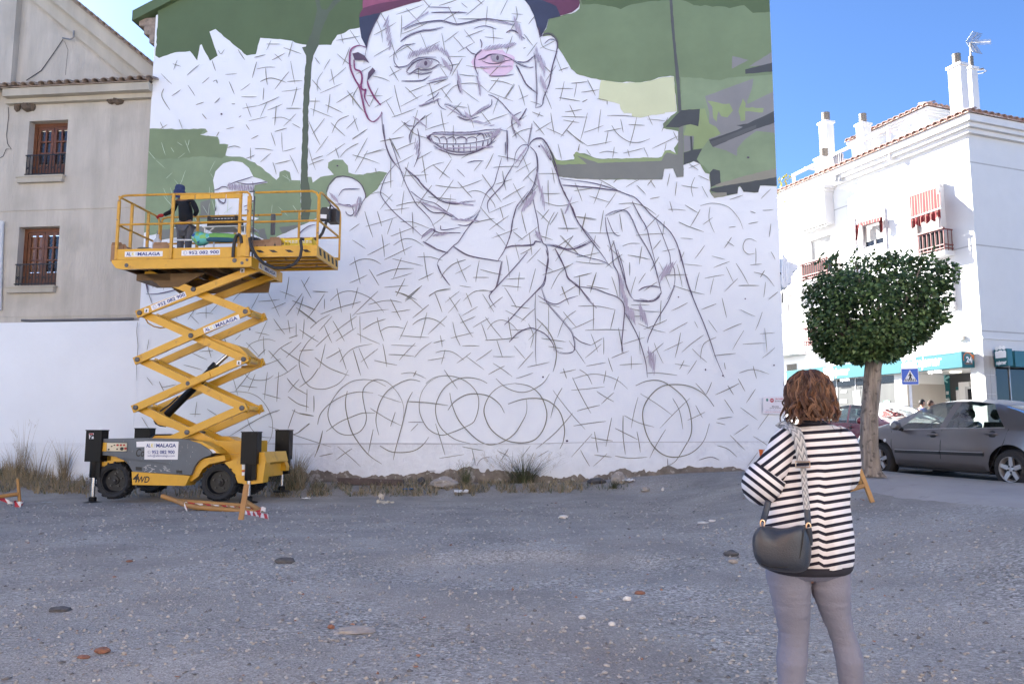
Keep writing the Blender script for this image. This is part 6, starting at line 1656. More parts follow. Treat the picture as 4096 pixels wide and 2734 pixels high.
rail([(XL,.02,Zrail-.02),(XL,WID-.25,Zrail-.02),(XL,WID-.08,Zrail-.06),(XL,WID-.04,Zrail-.2),(XL,WID-.04,Zdk)])
rail([(XL,.02,Zmid),(XL,WID-.05,Zmid)],.024)
for y in(.55,1.25):post(XL,y,Zdk,Zrail-.02)
# ---- sliding extension to the right
EY0,EY1 = .10,1.62
XE = lq(1268,1000,EY0).x;Zed = lq(1130,983,EY0).z;Zeb = lq(1130,1026,EY0).z
b = LB();b.box(XR+.062,XE,EY0,EY0+.05,Zeb,Zed);b.box(XR+.062,XE,EY1-.05,EY1,Zeb,Zed);b.box(XE-.05,XE,EY0+.05,EY1-.05,Zeb,Zed);ex = b.build('extension_beam',M_yel,lift)
b = LB();b.box(XR+.062,XE-.05,EY0+.05,EY1-.05,Zeb+.06,Zeb+.09);b.build('extension_floor',M_under,lift)
b = LB()
for y in(.45,.80,1.15):b.box(XR+.062,XE-.05,y,y+.06,Zeb+.002,Zeb+.058)
b.build('extension_joist',M_yel2,lift)
st_m = mat('hazard_black',(0.018,0.018,0.02),0.6)
band = [lq(*z3(x,y),EY0-.003)for x,y in((1415,708),(2035,698),(2038,726),(1415,738))]
for xa in(1460,1585,1735,1895):
 q = [lq(*z3(x,y),EY0-.004)for x,y in((xa,705-.012*(xa-1460)),(xa+50,704-.012*(xa-1460)),(xa+88,728-.012*(xa-1460)),(xa+36,729-.012*(xa-1460)))]
 b = LB();b.add(q,[(0,1,2,3)]);b.build('hazard_stripe',st_m,ex)
for k in range(5):
 y = EY0+.12+k*.29
 b = LB();b.add([V((XE+.003,y,Zed-.03)),V((XE+.003,y+.14,Zed-.03)),V((XE+.003,y+.20,Zeb+.06)),V((XE+.003,y+.06,Zeb+.06))],[(0,1,2,3)]);b.build('hazard_stripe',st_m,ex)
Zer = lq(1180,766,EY0).z;Zem = lq(1180,884,EY0).z
xq = lq(1272,880,EY0).x
rail([(XR+.05,EY0,Zer),(xq-.15,EY0,Zer),(xq-.05,EY0,Zer-.04),(xq,EY0,Zer-.14),(xq,EY0,Zed)])
rail([(XR+.05,EY0,Zem),(xq,EY0,Zem)],.024)
rail([(xq+.02,EY0,Zem),(xq+.02,EY0,Zer-.10),(xq+.02,EY0+.05,Zer-.03),(xq+.02,EY0+.15,Zer),(xq+.02,EY1-.2,Zer),(xq+.02,EY1-.05,Zer-.06),(xq+.02,EY1,Zer-.2),(xq+.02,EY1,Zed)])
rail([(xq+.02,EY0,Zem),(xq+.02,EY1,Zem)],.024)
rail([(XR+.05,EY1,Zer),(xq,EY1,Zer)]);rail([(XR+.05,EY1,Zem),(xq,EY1,Zem)],.024)
rail([(XR+.05,EY1,Zed+.04),(xq,EY1,Zed+.04)],.03)
for x in(XR+.5,XR+.95):post(x,EY1,Zed,Zer,.025)
for(xa,xb,ya,yb,m)in((1612,1640,370,560,M_steel),):
 p,q = lq(*z3(xa,ya),EY1-.05),lq(*z3(xb,yb),EY1-.05)
 b = LB();b.box(p.x,q.x,EY1-.08,EY1-.02,q.z,p.z);b.build('rail_latch',M_steel,lift)
 # control box on the end rail, with its cable
p,q = lq(*z3(2068,335),.7),lq(*z3(2160,425),.7)
b = LB();b.box(p.x,q.x,.62,.80,q.z,p.z,.015);b.prism([V((p.x+.03,.62,p.z)),V((q.x-.03,.62,p.z)),V((q.x-.06,.62,p.z+.06)),V((p.x+.06,.62,p.z+.06))],(0,.02,0),(0,.16,0));cbx = b.build('control_box',mat('control_grey',(0.035,0.037,0.042),0.5),lift)
b = LB();c = V((q.x-.02,.7,p.z));b.tube([c,c+V((.03,0,.12))],.022,8);b.build('joystick',M_rubber,cbx,True)
b = LB();b.add([lq(*z3(x,y),.612)for x,y in((2070,368),(2130,372),(2128,410),(2070,404))],[(0,1,2,3)]);b.build('box_label',M_sticker,cbx)
p,q = lq(*z3(2150,330),.95),lq(*z3(2235,450),.95)
b = LB();b.box(p.x,q.x,.82,1.10,q.z,p.z,.01);b.build('document_box',mat('box_black',(0.02,0.02,0.024),0.5),lift)
b = LB();b.tube([lq(*z3(x,y),.66)for x,y in((2130,425),(2115,480),(2090,545),(2060,585),(2005,612))],.035,8);b.build('control_cable',M_rubber,lift,True)
b = LB()
b.tube([lq(*z3(x,y),-.06)for x,y in((1250,770),(1252,700),(1262,620),(1280,572),(1305,558),(1325,580),(1330,640))],.036,8)
hp_ = [lq(*z3(x,y),-.08)for x,y in((1405,590),(1415,660),(1470,765),(1540,830),(1640,872),(1740,872),(1830,835),(1880,770),(1895,690),(1885,615),(1890,597),(1915,605))]
b.tube(hp_,.034,8)
b.build('hydraulic_hose',M_rubber,lift,True)
b = LB();p,q = lq(*z3(1325,560),-.05),lq(*z3(1392,760),-.05);b.box(p.x,q.x,-.055,-.02,q.z,p.z,.006);b.build('mount_bracket',M_yel,lift)
for(x,y,r)in((250,848,.045),(1265,802,.05),(1335,826,.035),(1382,797,.03)):
 c = lq(*z3(x,y));b = LB();b.lathe([(r,-.012),(r,.02)],(c.x,0,c.z),(0,1,0),14);b.build('beam_bolt',M_steel,lift)
 # access ladder in the gateway
b = LB();xa,xb = lq(*z3(1342,300)).x,lq(*z3(1392,300)).x
b.box(xa-.012,xa+.012,.3,.33,Zdk,Zrail);b.box(xb-.012,xb+.012,.3,.33,Zdk,Zrail)
for k in range(4):b.box(xa,xb,.305,.325,Zmid+.1+k*.22,Zmid+.13+k*.22)
b.build('ladder',M_steel,lift)
# ---- stickers with their lettering
def quad(pts,m,parent,name='sticker',lift_=.004):
 a,bq,c,d = pts
 return mesh_obj(name,[lw(p)for p in pts],[(0,1,2,3)],m,parent)
def brand(pts,parent,Y,hfrac=.66):
 """white strip with the hire firm's name across it; pts local corners bl, br, tr, tl"""
 sk = quad(pts,M_sticker,parent)
 bl,br,tr_,tl = [lw(p)for p in pts]
 xd = (br-bl);L = xd.length;xd.normalize();yd = (tl-bl);H = yd.length;yd.normalize()
 n = xd.cross(yd);c = (bl+br+tr_+tl)/4+n*.003
 wds = (('AL',-.395,.13,M_ink),('K',-.275,.075,M_inky),('I',-.20,.025,M_ink2),('MALAGA',.14,.60,M_ink))
 for s_,cx,wd,m in wds:
  lettering(s_,c+xd*cx*L,xd,yd,m,sk,width=wd*L,height=H*hfrac,bold=.03)
 return sk
def phone(pts,parent,hfrac=.62):
 sk = quad(pts,M_sticker,parent)
 bl,br,tr_,tl = [lw(p)for p in pts]
 xd = (br-bl);L = xd.length;xd.normalize();yd = (tl-bl);H = yd.length;yd.normalize()
 n = xd.cross(yd);c = (bl+br+tr_+tl)/4+n*.003
 lettering('952 082 900',c+xd*.08*L,xd,yd,M_ink,sk,width=.78*L,height=H*hfrac,bold=.025)
 o = c-xd*.405*L;r = H*.36
 ring = [o+xd*(r*k*math.cos(a))+yd*(r*k*math.sin(a))for a in[2*math.pi*i/20 for i in range(20)]for k in(1,.86)]
 mesh_obj('phone_ring',ring,[(2*i,2*((i+1)%20),2*((i+1)%20)+1,2*i+1)for i in range(20)],M_ink,sk)
 arc = [o+xd*(r*(.10+.42*k)*math.cos(a)-r*.0)+yd*(r*.62*math.sin(a))for a in[R(110+14*i)for i in range(11)]for k in(.4,1)]
 arc = []
 for i in range(11):
  a = R(115+13*i)
  wdt = .10+(.12 if i in(0,1,9,10)else 0)
  for k in(.62-wdt,.62):arc.append(o+xd*(r*k*1.0*math.cos(a)+r*.18)+yd*(r*k*math.sin(a)))
 mesh_obj('phone_handset',arc,[(2*i,2*i+2,2*i+3,2*i+1)for i in range(10)],M_ink,sk)
 return sk
def st3(pts,Y):return[lq(*z3(x,y),Y)for x,y in pts]
brand(st3([(232,768),(588,763),(590,714),(234,719)],-.016),tb,0)
phone(st3([(765,758),(1127,748),(1128,696),(767,707)],-.016),tb)
e0 = XR+.063
brand([V((e0,.38,Zbt+.05)),V((e0,1.42,Zbt+.05)),V((e0,1.42,Zdk-.03)),V((e0,.38,Zdk-.03))],ep,0)
def on_arm(k,x0,y0,x1,y1,fn):
 p,q = lq(*z4(x0,y0),FY-.06),lq(*z4(x1,y1),FY-.06)
 d = (q-p).normalized();u = V((-d.z,0,d.x));h = .058
 fn([p-u*h,q-u*h,q+u*h,p+u*h],arms[k])
on_arm(0,460,408,768,280,lambda q,a:phone(q,a,.7))
on_arm(1,928,610,1248,485,lambda q,a:brand(q,a,0,.72))
for k,x,y in((0,417,428),(2,1245,896),(0,1275,70)):
 c = lq(*z4(x,y),FY-.0595);h = .05
 sq = quad([c+V((-h,0,-h)),c+V((h,0,-h)),c+V((h,0,h)),c+V((-h,0,h))],M_sticker,arms[k],'warning_label')
 mesh_obj('label_figure',[lw(c+V((a*h,-.002,b_*h)))for a,b_ in((-.6,-.7),(.5,-.6),(.1,0),(.7,.2),(.1,.35),(-.3,.7),(-.35,0))],[tuple(range(7))],M_blackp,sq)
 # big sticker on the engine cover
q = [lq(*z5(x,y),-.037)for x,y in((724,616),(1072,618),(1082,430),(726,426))]
bs_ = quad(q,M_sticker,cover,'cover_sticker')
top_ = [lq(*z5(x,y),-.041)for x,y in((730,494),(1076,494),(1078,448),(732,448))]
brand(top_,cover,0,.85);
ph_ = [lq(*z5(x,y),-.040)for x,y in((745,562),(1050,562),(1050,518),(745,518))]
phone(ph_,cover,.85)
lettering('info@alkimalaga.com',lw(lq(*z5(900,580),-.0405)),LX,UPZ,M_ink,bs_,width=.60,height=.062)
# ================================================================ things standing on the lift
def ldk(x,y,Y):return lq(*z3(x,y),Y)
zf = Zdk-.003
M_bcrate = mat('black_crate',(0.014,0.014,0.016),0.5)
def crate(name,label,cat,x0,x1,y0,y1,z0,z1,m,group=None):
 o = empty(name,lw(((x0+x1)/2,(y0+y1)/2,z0)),label,cat,group,-LTH)
 b = LB();b.box(x0,x1,y0,y1,z0,z0+.02);b.build('base',m,o)
 t = .012
 for(a0,a1,c0,c1,ax)in((x0,x1,y0,y0+t,0),(x0,x1,y1-t,y1,0),(x0,x0+t,y0,y1,1),(x1-t,x1,y0,y1,1)):
  b = LB();H = z1-z0
  for f in(.02,.3,.55):b.box(a0,a1,c0,c1,z0+H*f+.022,z0+H*f+.022+H*.06)
  b.box(a0,a1,c0,c1,z1-H*.24,z1-H*.08)
  n = 9
  for k in range(n+1):
   if ax==0:xx = a0+(a1-a0-.016)*k/n;b.box(xx,xx+.016,c0,c1,z0+.02,z1-H*.24)
   else:yy = c0+(c1-c0-.016)*k/n;b.box(a0,a1,yy,yy+.016,z0+.02,z1-H*.24)
  b.build('side',m,o)
 b = LB()
 for x in(x0,x1-.06):
  for y in(y0,y1-.06):b.box(x,x+.06,y,y+.06,z1-.07,z1)
 b.build('corner',m,o)
 return o
 # folding table
tx0,tx1 = ldk(985,480,.75).x,ldk(1430,480,.75).x
tz = ldk(1100,476,.6).z
tbl = empty('folding_table',lw(((tx0+tx1)/2,.9,zf)),'small white folding table on the lift platform carrying a black crate','table',None,-LTH)
b = LB();b.box(tx0,tx1,.60,1.15,tz-.025,tz,.012);b.build('tabletop',mat('table_white',(0.62,0.64,0.66),0.5),tbl)
M_alu = mat('aluminium_leg',(0.60,0.61,0.62),0.4,0.3)
for x,y in((tx0+.06,.64),(tx1-.12,.64),(tx0+.06,1.11),(tx1-.12,1.11)):
 b = LB();b.box(x-.013,x+.013,y-.013,y+.013,zf,tz-.027);b.build('leg',M_alu,tbl)
b = LB()
for y in(.64,1.11):
 b.bar(V((tx0+.07,y,tz-.18)),V((tx0+.28,y,tz-.03)),.014,.014);b.bar(V((tx1-.13,y,tz-.18)),V((tx1-.34,y,tz-.03)),.014,.014)
b.build('brace',M_alu,tbl)
cx0,cx1 = ldk(1012,400,.66).x,ldk(1290,400,.66).x
bc = crate('crate','black plastic crate standing on the folding table on the lift','crate',cx0,cx1,.64,1.0,tz+.002,tz+.24,M_bcrate)
b = LB();b.box(cx0+.03,cx1-.03,.67,.97,tz+.023,tz+.17);b.build('dark_filler',mat('crate_filler',(0.03,0.032,0.036),.6,var=.5,scale=14),bc)  # dark box added inside so the gaps between the bars look dark
yx0,yx1 = ldk(1712,630,.5).x,ldk(2012,630,.5).x
crate('crate','bright yellow plastic crate on the lift extension floor','crate',yx0,yx1,.40,.80,Zed-.03,ldk(1712,590,.4).z,mat('yellow_crate',(0.72,0.52,0.03),0.45))
# water bottle
c = ldk(535,690,.45)
wbt = empty('water_bottle',lw((c.x,.45,zf)),'large clear plastic water bottle beside the worker on the lift','bottle')
M_plast = mat('clear_plastic',(0.62,0.66,0.70),0.12,var=.2,scale=14);M_plast.node_tree.nodes['Principled BSDF'].inputs['Alpha'].default_value = .55
h = ldk(535,560,.45).z-zf;r = .105
b = LB();b.lathe([(r*.9,0),(r,.02),(r,h*.24),(r*.93,h*.27),(r,h*.30),(r,h*.48),(r*.93,h*.51),(r,h*.54),(r*.98,h*.68),(r*.75,h*.8),(r*.35,h*.88),(r*.3,h*.95)],(c.x,.45,zf),(0,0,1),18);b.build('body',M_plast,wbt,True)
b = LB();b.lathe([(r*.34,h*.95),(r*.34,h)],(c.x,.45,zf),(0,0,1),12);b.build('cap',M_plast,wbt,True)
b = LB();b.lathe([(r*.97,.005),(r*.97,h*.26)],(c.x,.45,zf),(0,0,1),16);b.build('water',mat('water_in_bottle',(0.60,0.66,0.72),0.1,var=.05),wbt,True)
# cardboard boxes
M_card = mat('cardboard',(0.30,0.19,0.12),0.85,var=0.15,scale=6)
def carton(lbl,x,y,Y,w,d,hh,zz,rz=0.0,flaps=True):
 c = ldk(x,y,Y)
 o = empty('cardboard_box',lw((c.x,Y,zz)),lbl,'box','cardboard paint boxes on the lift')
 T = LT@Matrix.Translation((c.x,Y,zz))@Matrix.Rotation(rz,4,'Z')
 b = MB(T);b.box(-w/2,w/2,-d/2,d/2,0,hh);b.build('body',M_card,o)
 if flaps:
  b = MB(T)
  b.add([(-w/2,-d/2,hh),(w/2,-d/2,hh),(w/2-.03,-d/2-.03,hh+.06),(-w/2+.03,-d/2-.03,hh+.06)],[(0,1,2,3)])
  b.add([(-w/2,d/2,hh),(w/2,d/2,hh),(w/2-.02,d/2+.06,hh+.03),(-w/2+.02,d/2+.06,hh+.03)],[(0,1,2,3)])
  b.build('flap',M_card,o,fix=False)
  b = MB(T);b.add([(-.03,-d/2-.003,hh*.35),(.03,-d/2-.003,hh*.35),(0,-d/2-.003,hh*.75)],[(0,1,2)]);b.build('arrow_print',M_blackp,o)
hb_ = Ztoe-zf
carton('cardboard box with open flaps at the outer left corner of the lift platform',190,690,.25,.26,.3,hb_+.12,zf,.1)
carton('cardboard box lying low beside the left corner box on the lift',255,690,.3,.2,.28,hb_+.09,zf,-.1)
carton('torn flat cardboard box between the corner boxes and the water bottle',330,690,.3,.34,.3,hb_+.03,zf,0,False)
carton('cardboard box with arrow print just right of the clear water bottle',600,690,.2,.36,.28,hb_+.09,zf,.05)
carton('cardboard box under the folding table behind the table leg',985,660,1.2,.3,.3,hb_+.12,zf,.2)
carton('cardboard box beside the black bag on the lift extension',1498,650,.45,.28,.25,.16,Zed-.03,.0)
carton('cardboard box in the middle of three on the lift extension',1577,650,.45,.26,.25,.17,Zed-.03,-.05)
carton('taller cardboard box leaning next to the yellow crate on the extension',1660,650,.45,.26,.25,.22,Zed-.03,.08)
# paint tub lid
c = ldk(430,695,.3);pt = empty('paint_tub',lw((c.x,.3,zf)),'dark round paint tub left of the water bottle on the lift','tub')
b = LB();b.lathe([(.15,0),(.17,hb_+.04),(.18,hb_+.045),(.18,hb_+.06)],(c.x,.3,zf),(0,0,1),18);b.build('body',mat('tub_grey',(0.06,0.065,0.065),0.5),pt,True)
b = LB();b.lathe([(.172,hb_+.06),(.17,hb_+.075),(.02,hb_+.078)],(c.x,.3,zf),(0,0,1),18);b.build('lid',mat('lid_grey',(0.12,0.13,0.13),0.5),pt,True)
# folded parasol on its pole
pa,pb_,pc_ = ldk(690,610,.55),ldk(880,610,.55),ldk(1290,600,.55)
par = empty('parasol',lw(pb_),'folded parasol in green and blue checks lying across the lift platform','parasol')
b = LB();b.tube([pa,pb_],.02,8);b.build('pole',mat('parasol_pole',(0.62,0.66,0.70),0.4),par,True)
def check_mat():
 m = bpy.data.materials.new('parasol_check');m.use_nodes = True
 nt = m.node_tree;bs = nt.nodes['Principled BSDF'];bs.inputs['Roughness'].default_value = .8
 tc = nt.nodes.new('ShaderNodeTexCoord');v = nt.nodes.new('ShaderNodeTexVoronoi');v.distance = 'CHEBYCHEV';v.inputs['Scale'].default_value = 9
 nt.links.new(tc.outputs['Object'],v.inputs['Vector'])
 s_ = nt.nodes.new('ShaderNodeSeparateColor');nt.links.new(v.outputs['Color'],s_.inputs[0])
 r = nt.nodes.new('ShaderNodeValToRGB');r.color_ramp.interpolation = 'CONSTANT'
 e = r.color_ramp.elements
 for _ in range(3):e.new(.5)
 for k,(p,c)in enumerate(((0,(.03,.10,.33)),(.25,(.12,.50,.52)),(.5,(.24,.52,.16)),(.72,(.08,.35,.42)),(.88,(.5,.68,.62)))):e[k].position = p;e[k].color = (*c,1)
 nt.links.new(s_.outputs[0],r.inputs[0]);nt.links.new(r.outputs[0],bs.inputs['Base Color'])
 return m
b = LB();q = [ldk(x,y,.55)for x,y in((865,590),(900,585),(940,600),(985,600),(1040,590))];b.tube(q,[.05,.13,.17,.14,.09],9);b.build('cloth',check_mat(),par,True)
b = LB();q = [ldk(x,y,.55)for x,y in((1010,580),(1080,578),(1200,580),(1300,585))];b.tube(q,[.07,.085,.08,.06],9);b.build('canopy_roll',mat('parasol_green',(0.17,0.42,0.10),0.7),par,True)
b = LB();q = [ldk(x,y,.5)for x,y in((1000,604),(1080,606),(1200,610),(1290,612))];b.tube(q,[.05,.06,.06,.04],8);b.build('canopy_band',mat('parasol_blue',(0.02,0.09,0.16),0.7),par,True)
# black bag
c = ldk(1440,620,.5)
bag = empty('black_bag',lw((c.x,.5,Zed-.03)),'crumpled black bag beside the gateway post on the lift extension','bag')
me = bmesh.new();bmesh.ops.create_icosphere(me,subdivisions=3,radius=1)
for q in me.verts:
 k = 1+.22*noise.noise(q.co*2.1)
 q.co = LT@V((c.x+q.co.x*.24*k,.5+q.co.y*.18*k,Zed+.14+q.co.z*.17*k))
mm = bpy.data.meshes.new('bag_body');me.to_mesh(mm);me.free();mm.materials.append(M_rubber)
adopt(link(bpy.data.objects.new('bag_body',mm)),bag)

# ================================================================ CARS
M_tyre2 = mat('car_tyre',(0.018,0.018,0.019),0.8,var=0.2,scale=10,bump=0.2)
M_alloy = mat('alloy_rim',(0.42,0.42,0.43),0.35,0.6,var=0.06)
M_darkin = mat('car_interior',(0.016,0.016,0.017),0.8)
M_blacktrim = mat('black_trim',(0.012,0.012,0.013),0.45)
M_headl = mat('headlamp',(0.55,0.57,0.60),0.1,var=.05)
M_carglass = glass_mat('car_glass',(0.80,0.88,0.86),0.80,0.01,.14)
M_wsglass = glass_mat('windscreen_glass',(0.75,0.85,0.84),0.7,0.01,.8)
def car_paint(name,col,metal=0.4):
 m = mat(name,col,0.32,metal,var=0.05,scale=1.0,coat=0.8)
 m.node_tree.nodes['Principled BSDF'].inputs['Coat Roughness'].default_value = 0.06
 return m
def interp(tab,x):
 for(a,*p),(b,*q)in zip(tab,tab[1:]):
  if a<=x<=b:
   t = (x-a)/(b-a)if b>a else 0
   return[u+(w-u)*t for u,w in zip(p,q)]
 return list(tab[-1][1:])if x>tab[-1][0]else list(tab[0][1:])
def smooth_tab(tab,x,h=0.10):
 acc = None
 for k in(-1,-.5,0,.5,1):
  v = interp(tab,x+k*h)
  acc = v if acc is None else[a+b for a,b in zip(acc,v)]
 return[a/5 for a in acc]
def build_car(root,T,paint,spec):
 """x forward, y to the car's left, z up; the body is lofted from cross-sections, with the glass as panes of their own"""
 L0,L1 = spec['x0'],spec['x1']
 top,belt,wid,sill = spec['top'],spec['belt'],spec['wid'],spec['sill']
 wb = spec['wheels'];wr = spec['wr']
 ws = spec['windows']
 ctl = sorted([(w_[0],w_[2])for w_ in ws]+[(w_[1],w_[3])for w_ in ws])
 ctl = [(L0,L0),(ws[-1][0]-.55,ws[-1][0]-.50)]+ctl+[(ws[0][1]+.45,ws[0][1]+.40),(L1,L1)]
 def lean(c):
  for(a,ra_),(b_,rb_)in zip(ctl,ctl[1:]):
   if a<=c<=b_:return ra_+(rb_-ra_)*(c-a)/(b_-a)
  return c
 def unlean(g):
  for(a,ra_),(b_,rb_)in zip(ctl,ctl[1:]):
   if ra_<=g<=rb_:return a+(b_-a)*(g-ra_)/(rb_-ra_)
  return g
 scr = [(unlean(a),unlean(c))for a,c in spec['screens']]
 NX = 110
 keys = [c for w_ in ws for c in w_[:2]]+[c for s_ in scr for c in s_]
 xs = [L0+(L1-L0)*i/NX for i in range(NX+1)]
 xs = sorted([x for x in xs if min(abs(x-k)for k in keys)>.012 or x in(L0,L1)]+keys)
 NX = len(xs)-1
 rows = []
 for c in xs:
  col = []
  for j in range(14):
   f = 0 if j<8 else(min(1.0,(j-7)/3))
   x = c+(lean(c)-c)*f
   zt_ = smooth_tab(top,x)[0];zb_ = smooth_tab(belt,x)[0];w = smooth_tab(wid,x)[0];rw = smooth_tab(spec['roofw'],x)[0];z0 = smooth_tab(sill,x)[0]
   zb_ = min(zb_,zt_-0.012);cab = max(0.0,zt_-zb_)
   k = min(1,cab/.30);gx = max(rw,.02)
   in_ = w*.94-(w*.94-gx)*k if cab>.02 else w*.90
   if j<8:y,z = [(w*.86,z0),(w*.955,z0+.05),(w*.985,z0+.16),(w*1.0,z0+(zb_-z0)*.42),(w*1.0,z0+(zb_-z0)*.60),(w*.985,z0+(zb_-z0)*.78),(w*.965,z0+(zb_-z0)*.92),(w*.94,zb_)][j]
   elif j<11:
    y,z = w*.94+(in_-w*.94)*(f**1.15),(zb_+(zt_-zb_)*f*.93 if cab>.02 else zb_+cab*f*.5)
   else:y,z = [(in_*.86,zt_-cab*.028-.004),(in_*.55,zt_),(0,zt_+.012)][j-11]
   col.append((x,y,z))
  rows.append(col)
 n = 14
 vs,body,glass,gws = [],[],[],[]
 for sgn in(1,-1):
  base = len(vs)
  for col in rows:
   for(x,y,z)in col:vs.append((x,sgn*y,z))
  for i in range(NX):
   cm = (xs[i]+xs[i+1])/2
   for j in range(n-1):
    a,b_,c,d = base+i*n+j,base+(i+1)*n+j,base+(i+1)*n+j+1,base+i*n+j+1
    f = (a,b_,c,d)if sgn>0 else(d,c,b_,a)
    if 7<=j<=9 and any(w_[0]<cm<w_[1]for w_ in ws):glass.append(f);continue
    if j>=10 and any(a0<cm<a1 for a0,a1 in scr):gws.append(f);continue
    body.append(f)
 me = bpy.data.meshes.new('body');me.from_pydata(vs,[],body);me.update()
 bm = bmesh.new();bm.from_mesh(me)
 bmesh.ops.delete(bm,geom=[q for q in bm.verts if not q.link_faces],context='VERTS')
 bmesh.ops.remove_doubles(bm,verts=bm.verts[:],dist=.0005)
 # wheel arches: drop the side faces inside the arch circle, then snap the rim of the hole to the circle
 ra = wr+.075
 kill = []
 for f in bm.faces:
  c = f.calc_center_median()
  for xw in wb:
   if abs(c.y)>.50 and math.hypot(c.x-xw,c.z-wr)<ra:kill.append(f)
 bmesh.ops.delete(bm,geom=list(set(kill)),context='FACES')
 for q in bm.verts:
  if q.is_boundary and abs(q.co.y)>.5:
   for xw in wb:
    d = math.hypot(q.co.x-xw,q.co.z-wr)
    if d<ra+.09 and q.co.z>wr*.5:
     k = ra/d;q.co.x = xw+(q.co.x-xw)*k;q.co.z = wr+(q.co.z-wr)*k
 bmesh.ops.recalc_face_normals(bm,faces=bm.faces[:])
 for q in bm.verts:q.co = T@q.co
 bm.to_mesh(me);bm.free()
 me.materials.append(paint);bo = link(bpy.data.objects.new('body',me));adopt(bo,root);auto_smooth(bo,50)
 def sub(name,faces,m,parent):
  used = sorted({i for f in faces for i in f});mp = {k:i for i,k in enumerate(used)}
  return mesh_obj(name,[T@V(vs[k])for k in used],[tuple(mp[i]for i in f)for f in faces],m,parent,True)
  # split the glass into panes: connected islands
 def islands(faces):
  par = {}
  def fd(a):
   while par[a]!=a:par[a] = par[par[a]];a = par[a]
   return a
  for f in faces:
   for i in f:par.setdefault(i,i)
   for i in f[1:]:par[fd(i)] = fd(f[0])
  g = {}
  for f in faces:g.setdefault(fd(f[0]),[]).append(f)
  return list(g.values())
 for fs in islands(glass):sub('side_window',fs,M_carglass,root)
 if gws:
  merged = {}
  front = [f for f in gws if vs[f[0]][0]>(L0+L1)/2];rear = [f for f in gws if vs[f[0]][0]<=(L0+L1)/2]
  for nm,fs in(('windscreen',front),('rear_screen',rear)):
   if fs:sub(nm,fs,M_wsglass,root)
 mb = lambda:MB(T)
 wmid = interp(wid,0)[0]
 # under-body and inner arches
 b = mb();b.box(L0+.25,L1-.25,-wmid*.60,wmid*.60,.20,.34);b.box(wb[1]+wr+.1,wb[0]-wr-.1,-wmid*.92,wmid*.92,.20,.30)
 for xw in wb:b.box(xw-wr-.08,xw+wr+.08,-.58,.58,.30,wr*2+.12)
 b.build('underbody',M_darkin,root)
 for xw in wb:
  for sgn in(1,-1):
   yo = sgn*(interp(wid,xw)[0]-.02);yi = yo-sgn*.21
   tw = spec.get('tw',.21)
   b = mb();R_ = wr
   b.lathe([(R_*.64,-.02),(R_*.70,0.0),(R_*.90,.0),(R_*.985,.03),(R_,.06),(R_,.16),(R_*.98,.20),(R_*.7,.21)],(xw,yo,wr),(0,-sgn,0),36,False)
   w_ = b.build('wheel',M_tyre2,root,True)
   b = mb();b.lathe([(R_*.64,.005),(R_*.66,-.006),(R_*.615,-.004),(R_*.58,.03),(R_*.56,.10)],(xw,yo,wr),(0,-sgn,0),32,False)
   rim = b.build('rim',M_alloy,w_,True)
   b = mb();b.lathe([(R_*.60,.085),(R_*.3,.09),(.01,.09)],(xw,yo,wr),(0,-sgn,0),24);b.build('brake_disc',M_blacktrim,w_)
   b = mb()
   for k in range(5):
    a = 2*math.pi*k/5+spec.get('spin',.3)
    ca,sa = math.cos(a),math.sin(a)
    def P(r,t,y):return(xw+ca*r-sa*t,yo-sgn*y,wr+sa*r+ca*t)
    r0,r1,h0,h1 = R_*.10,R_*.62,.038,.030
    b.add([P(r0,-h0,.012),P(r0,h0,.012),P(r1,h1,.004),P(r1,-h1,.004),P(r0,-h0,.06),P(r0,h0,.06),P(r1,h1,.05),P(r1,-h1,.05)],[(0,1,2,3),(0,3,7,4),(1,5,6,2),(7,6,5,4)])
   b.lathe([(R_*.19,.03),(R_*.18,.008),(R_*.06,.004),(.005,.003)],(xw,yo,wr),(0,-sgn,0),16)
   b.build('spokes',M_alloy,w_)
   b = mb()
   for k in range(5):
    a = 2*math.pi*(k+.5)/5+spec.get('spin',.3);b.lathe([(.014,-.004),(.014,.02)],(xw+math.cos(a)*R_*.16,yo,wr+math.sin(a)*R_*.16),(0,-sgn,0),7)
   b.build('wheel_nuts',M_blacktrim,w_)['kind'] = 'stuff'
   # door seams, mouldings, handles, mirrors
 def on_side(x,f,sgn,out=0.003):
  zb_ = smooth_tab(belt,x)[0];z0 = smooth_tab(sill,x)[0];w = smooth_tab(wid,x)[0]
  z = z0+(zb_-z0)*f
  tab = [(0,.90),(.08,.955),(.25,.985),(.42,1.0),(.60,1.0),(.78,.985),(.92,.965),(1.0,.94)]
  return V((x,sgn*(w*interp(tab,f)[0]+out),z))
 for sgn in(1,-1):
  for seam in spec['seams']:
   b = mb();q = [on_side(x,f,sgn,.0025)for x,f in seam]
   b.tube(q,.006,4);b.build('door_seam',M_blacktrim,root)
  m0,m1,mf = spec['mould']
  for a,c in((m0,spec['doorx']+.01),(spec['doorx']-.01,m1)):
   b = mb();q = [on_side(a+(c-a)*k/8,mf,sgn,.012)for k in range(9)]
   for p0,p1 in zip(q,q[1:]):b.bar(p0,p1,.022,.055)
   ml = b.build('side_moulding',M_blacktrim,root)
   b = mb();
   for p0,p1 in zip(q,q[1:]):b.bar(p0+V((0,sgn*.006,.03)),p1+V((0,sgn*.006,.03)),.016,.010)
   b.build('moulding_trim',M_alloy,ml)
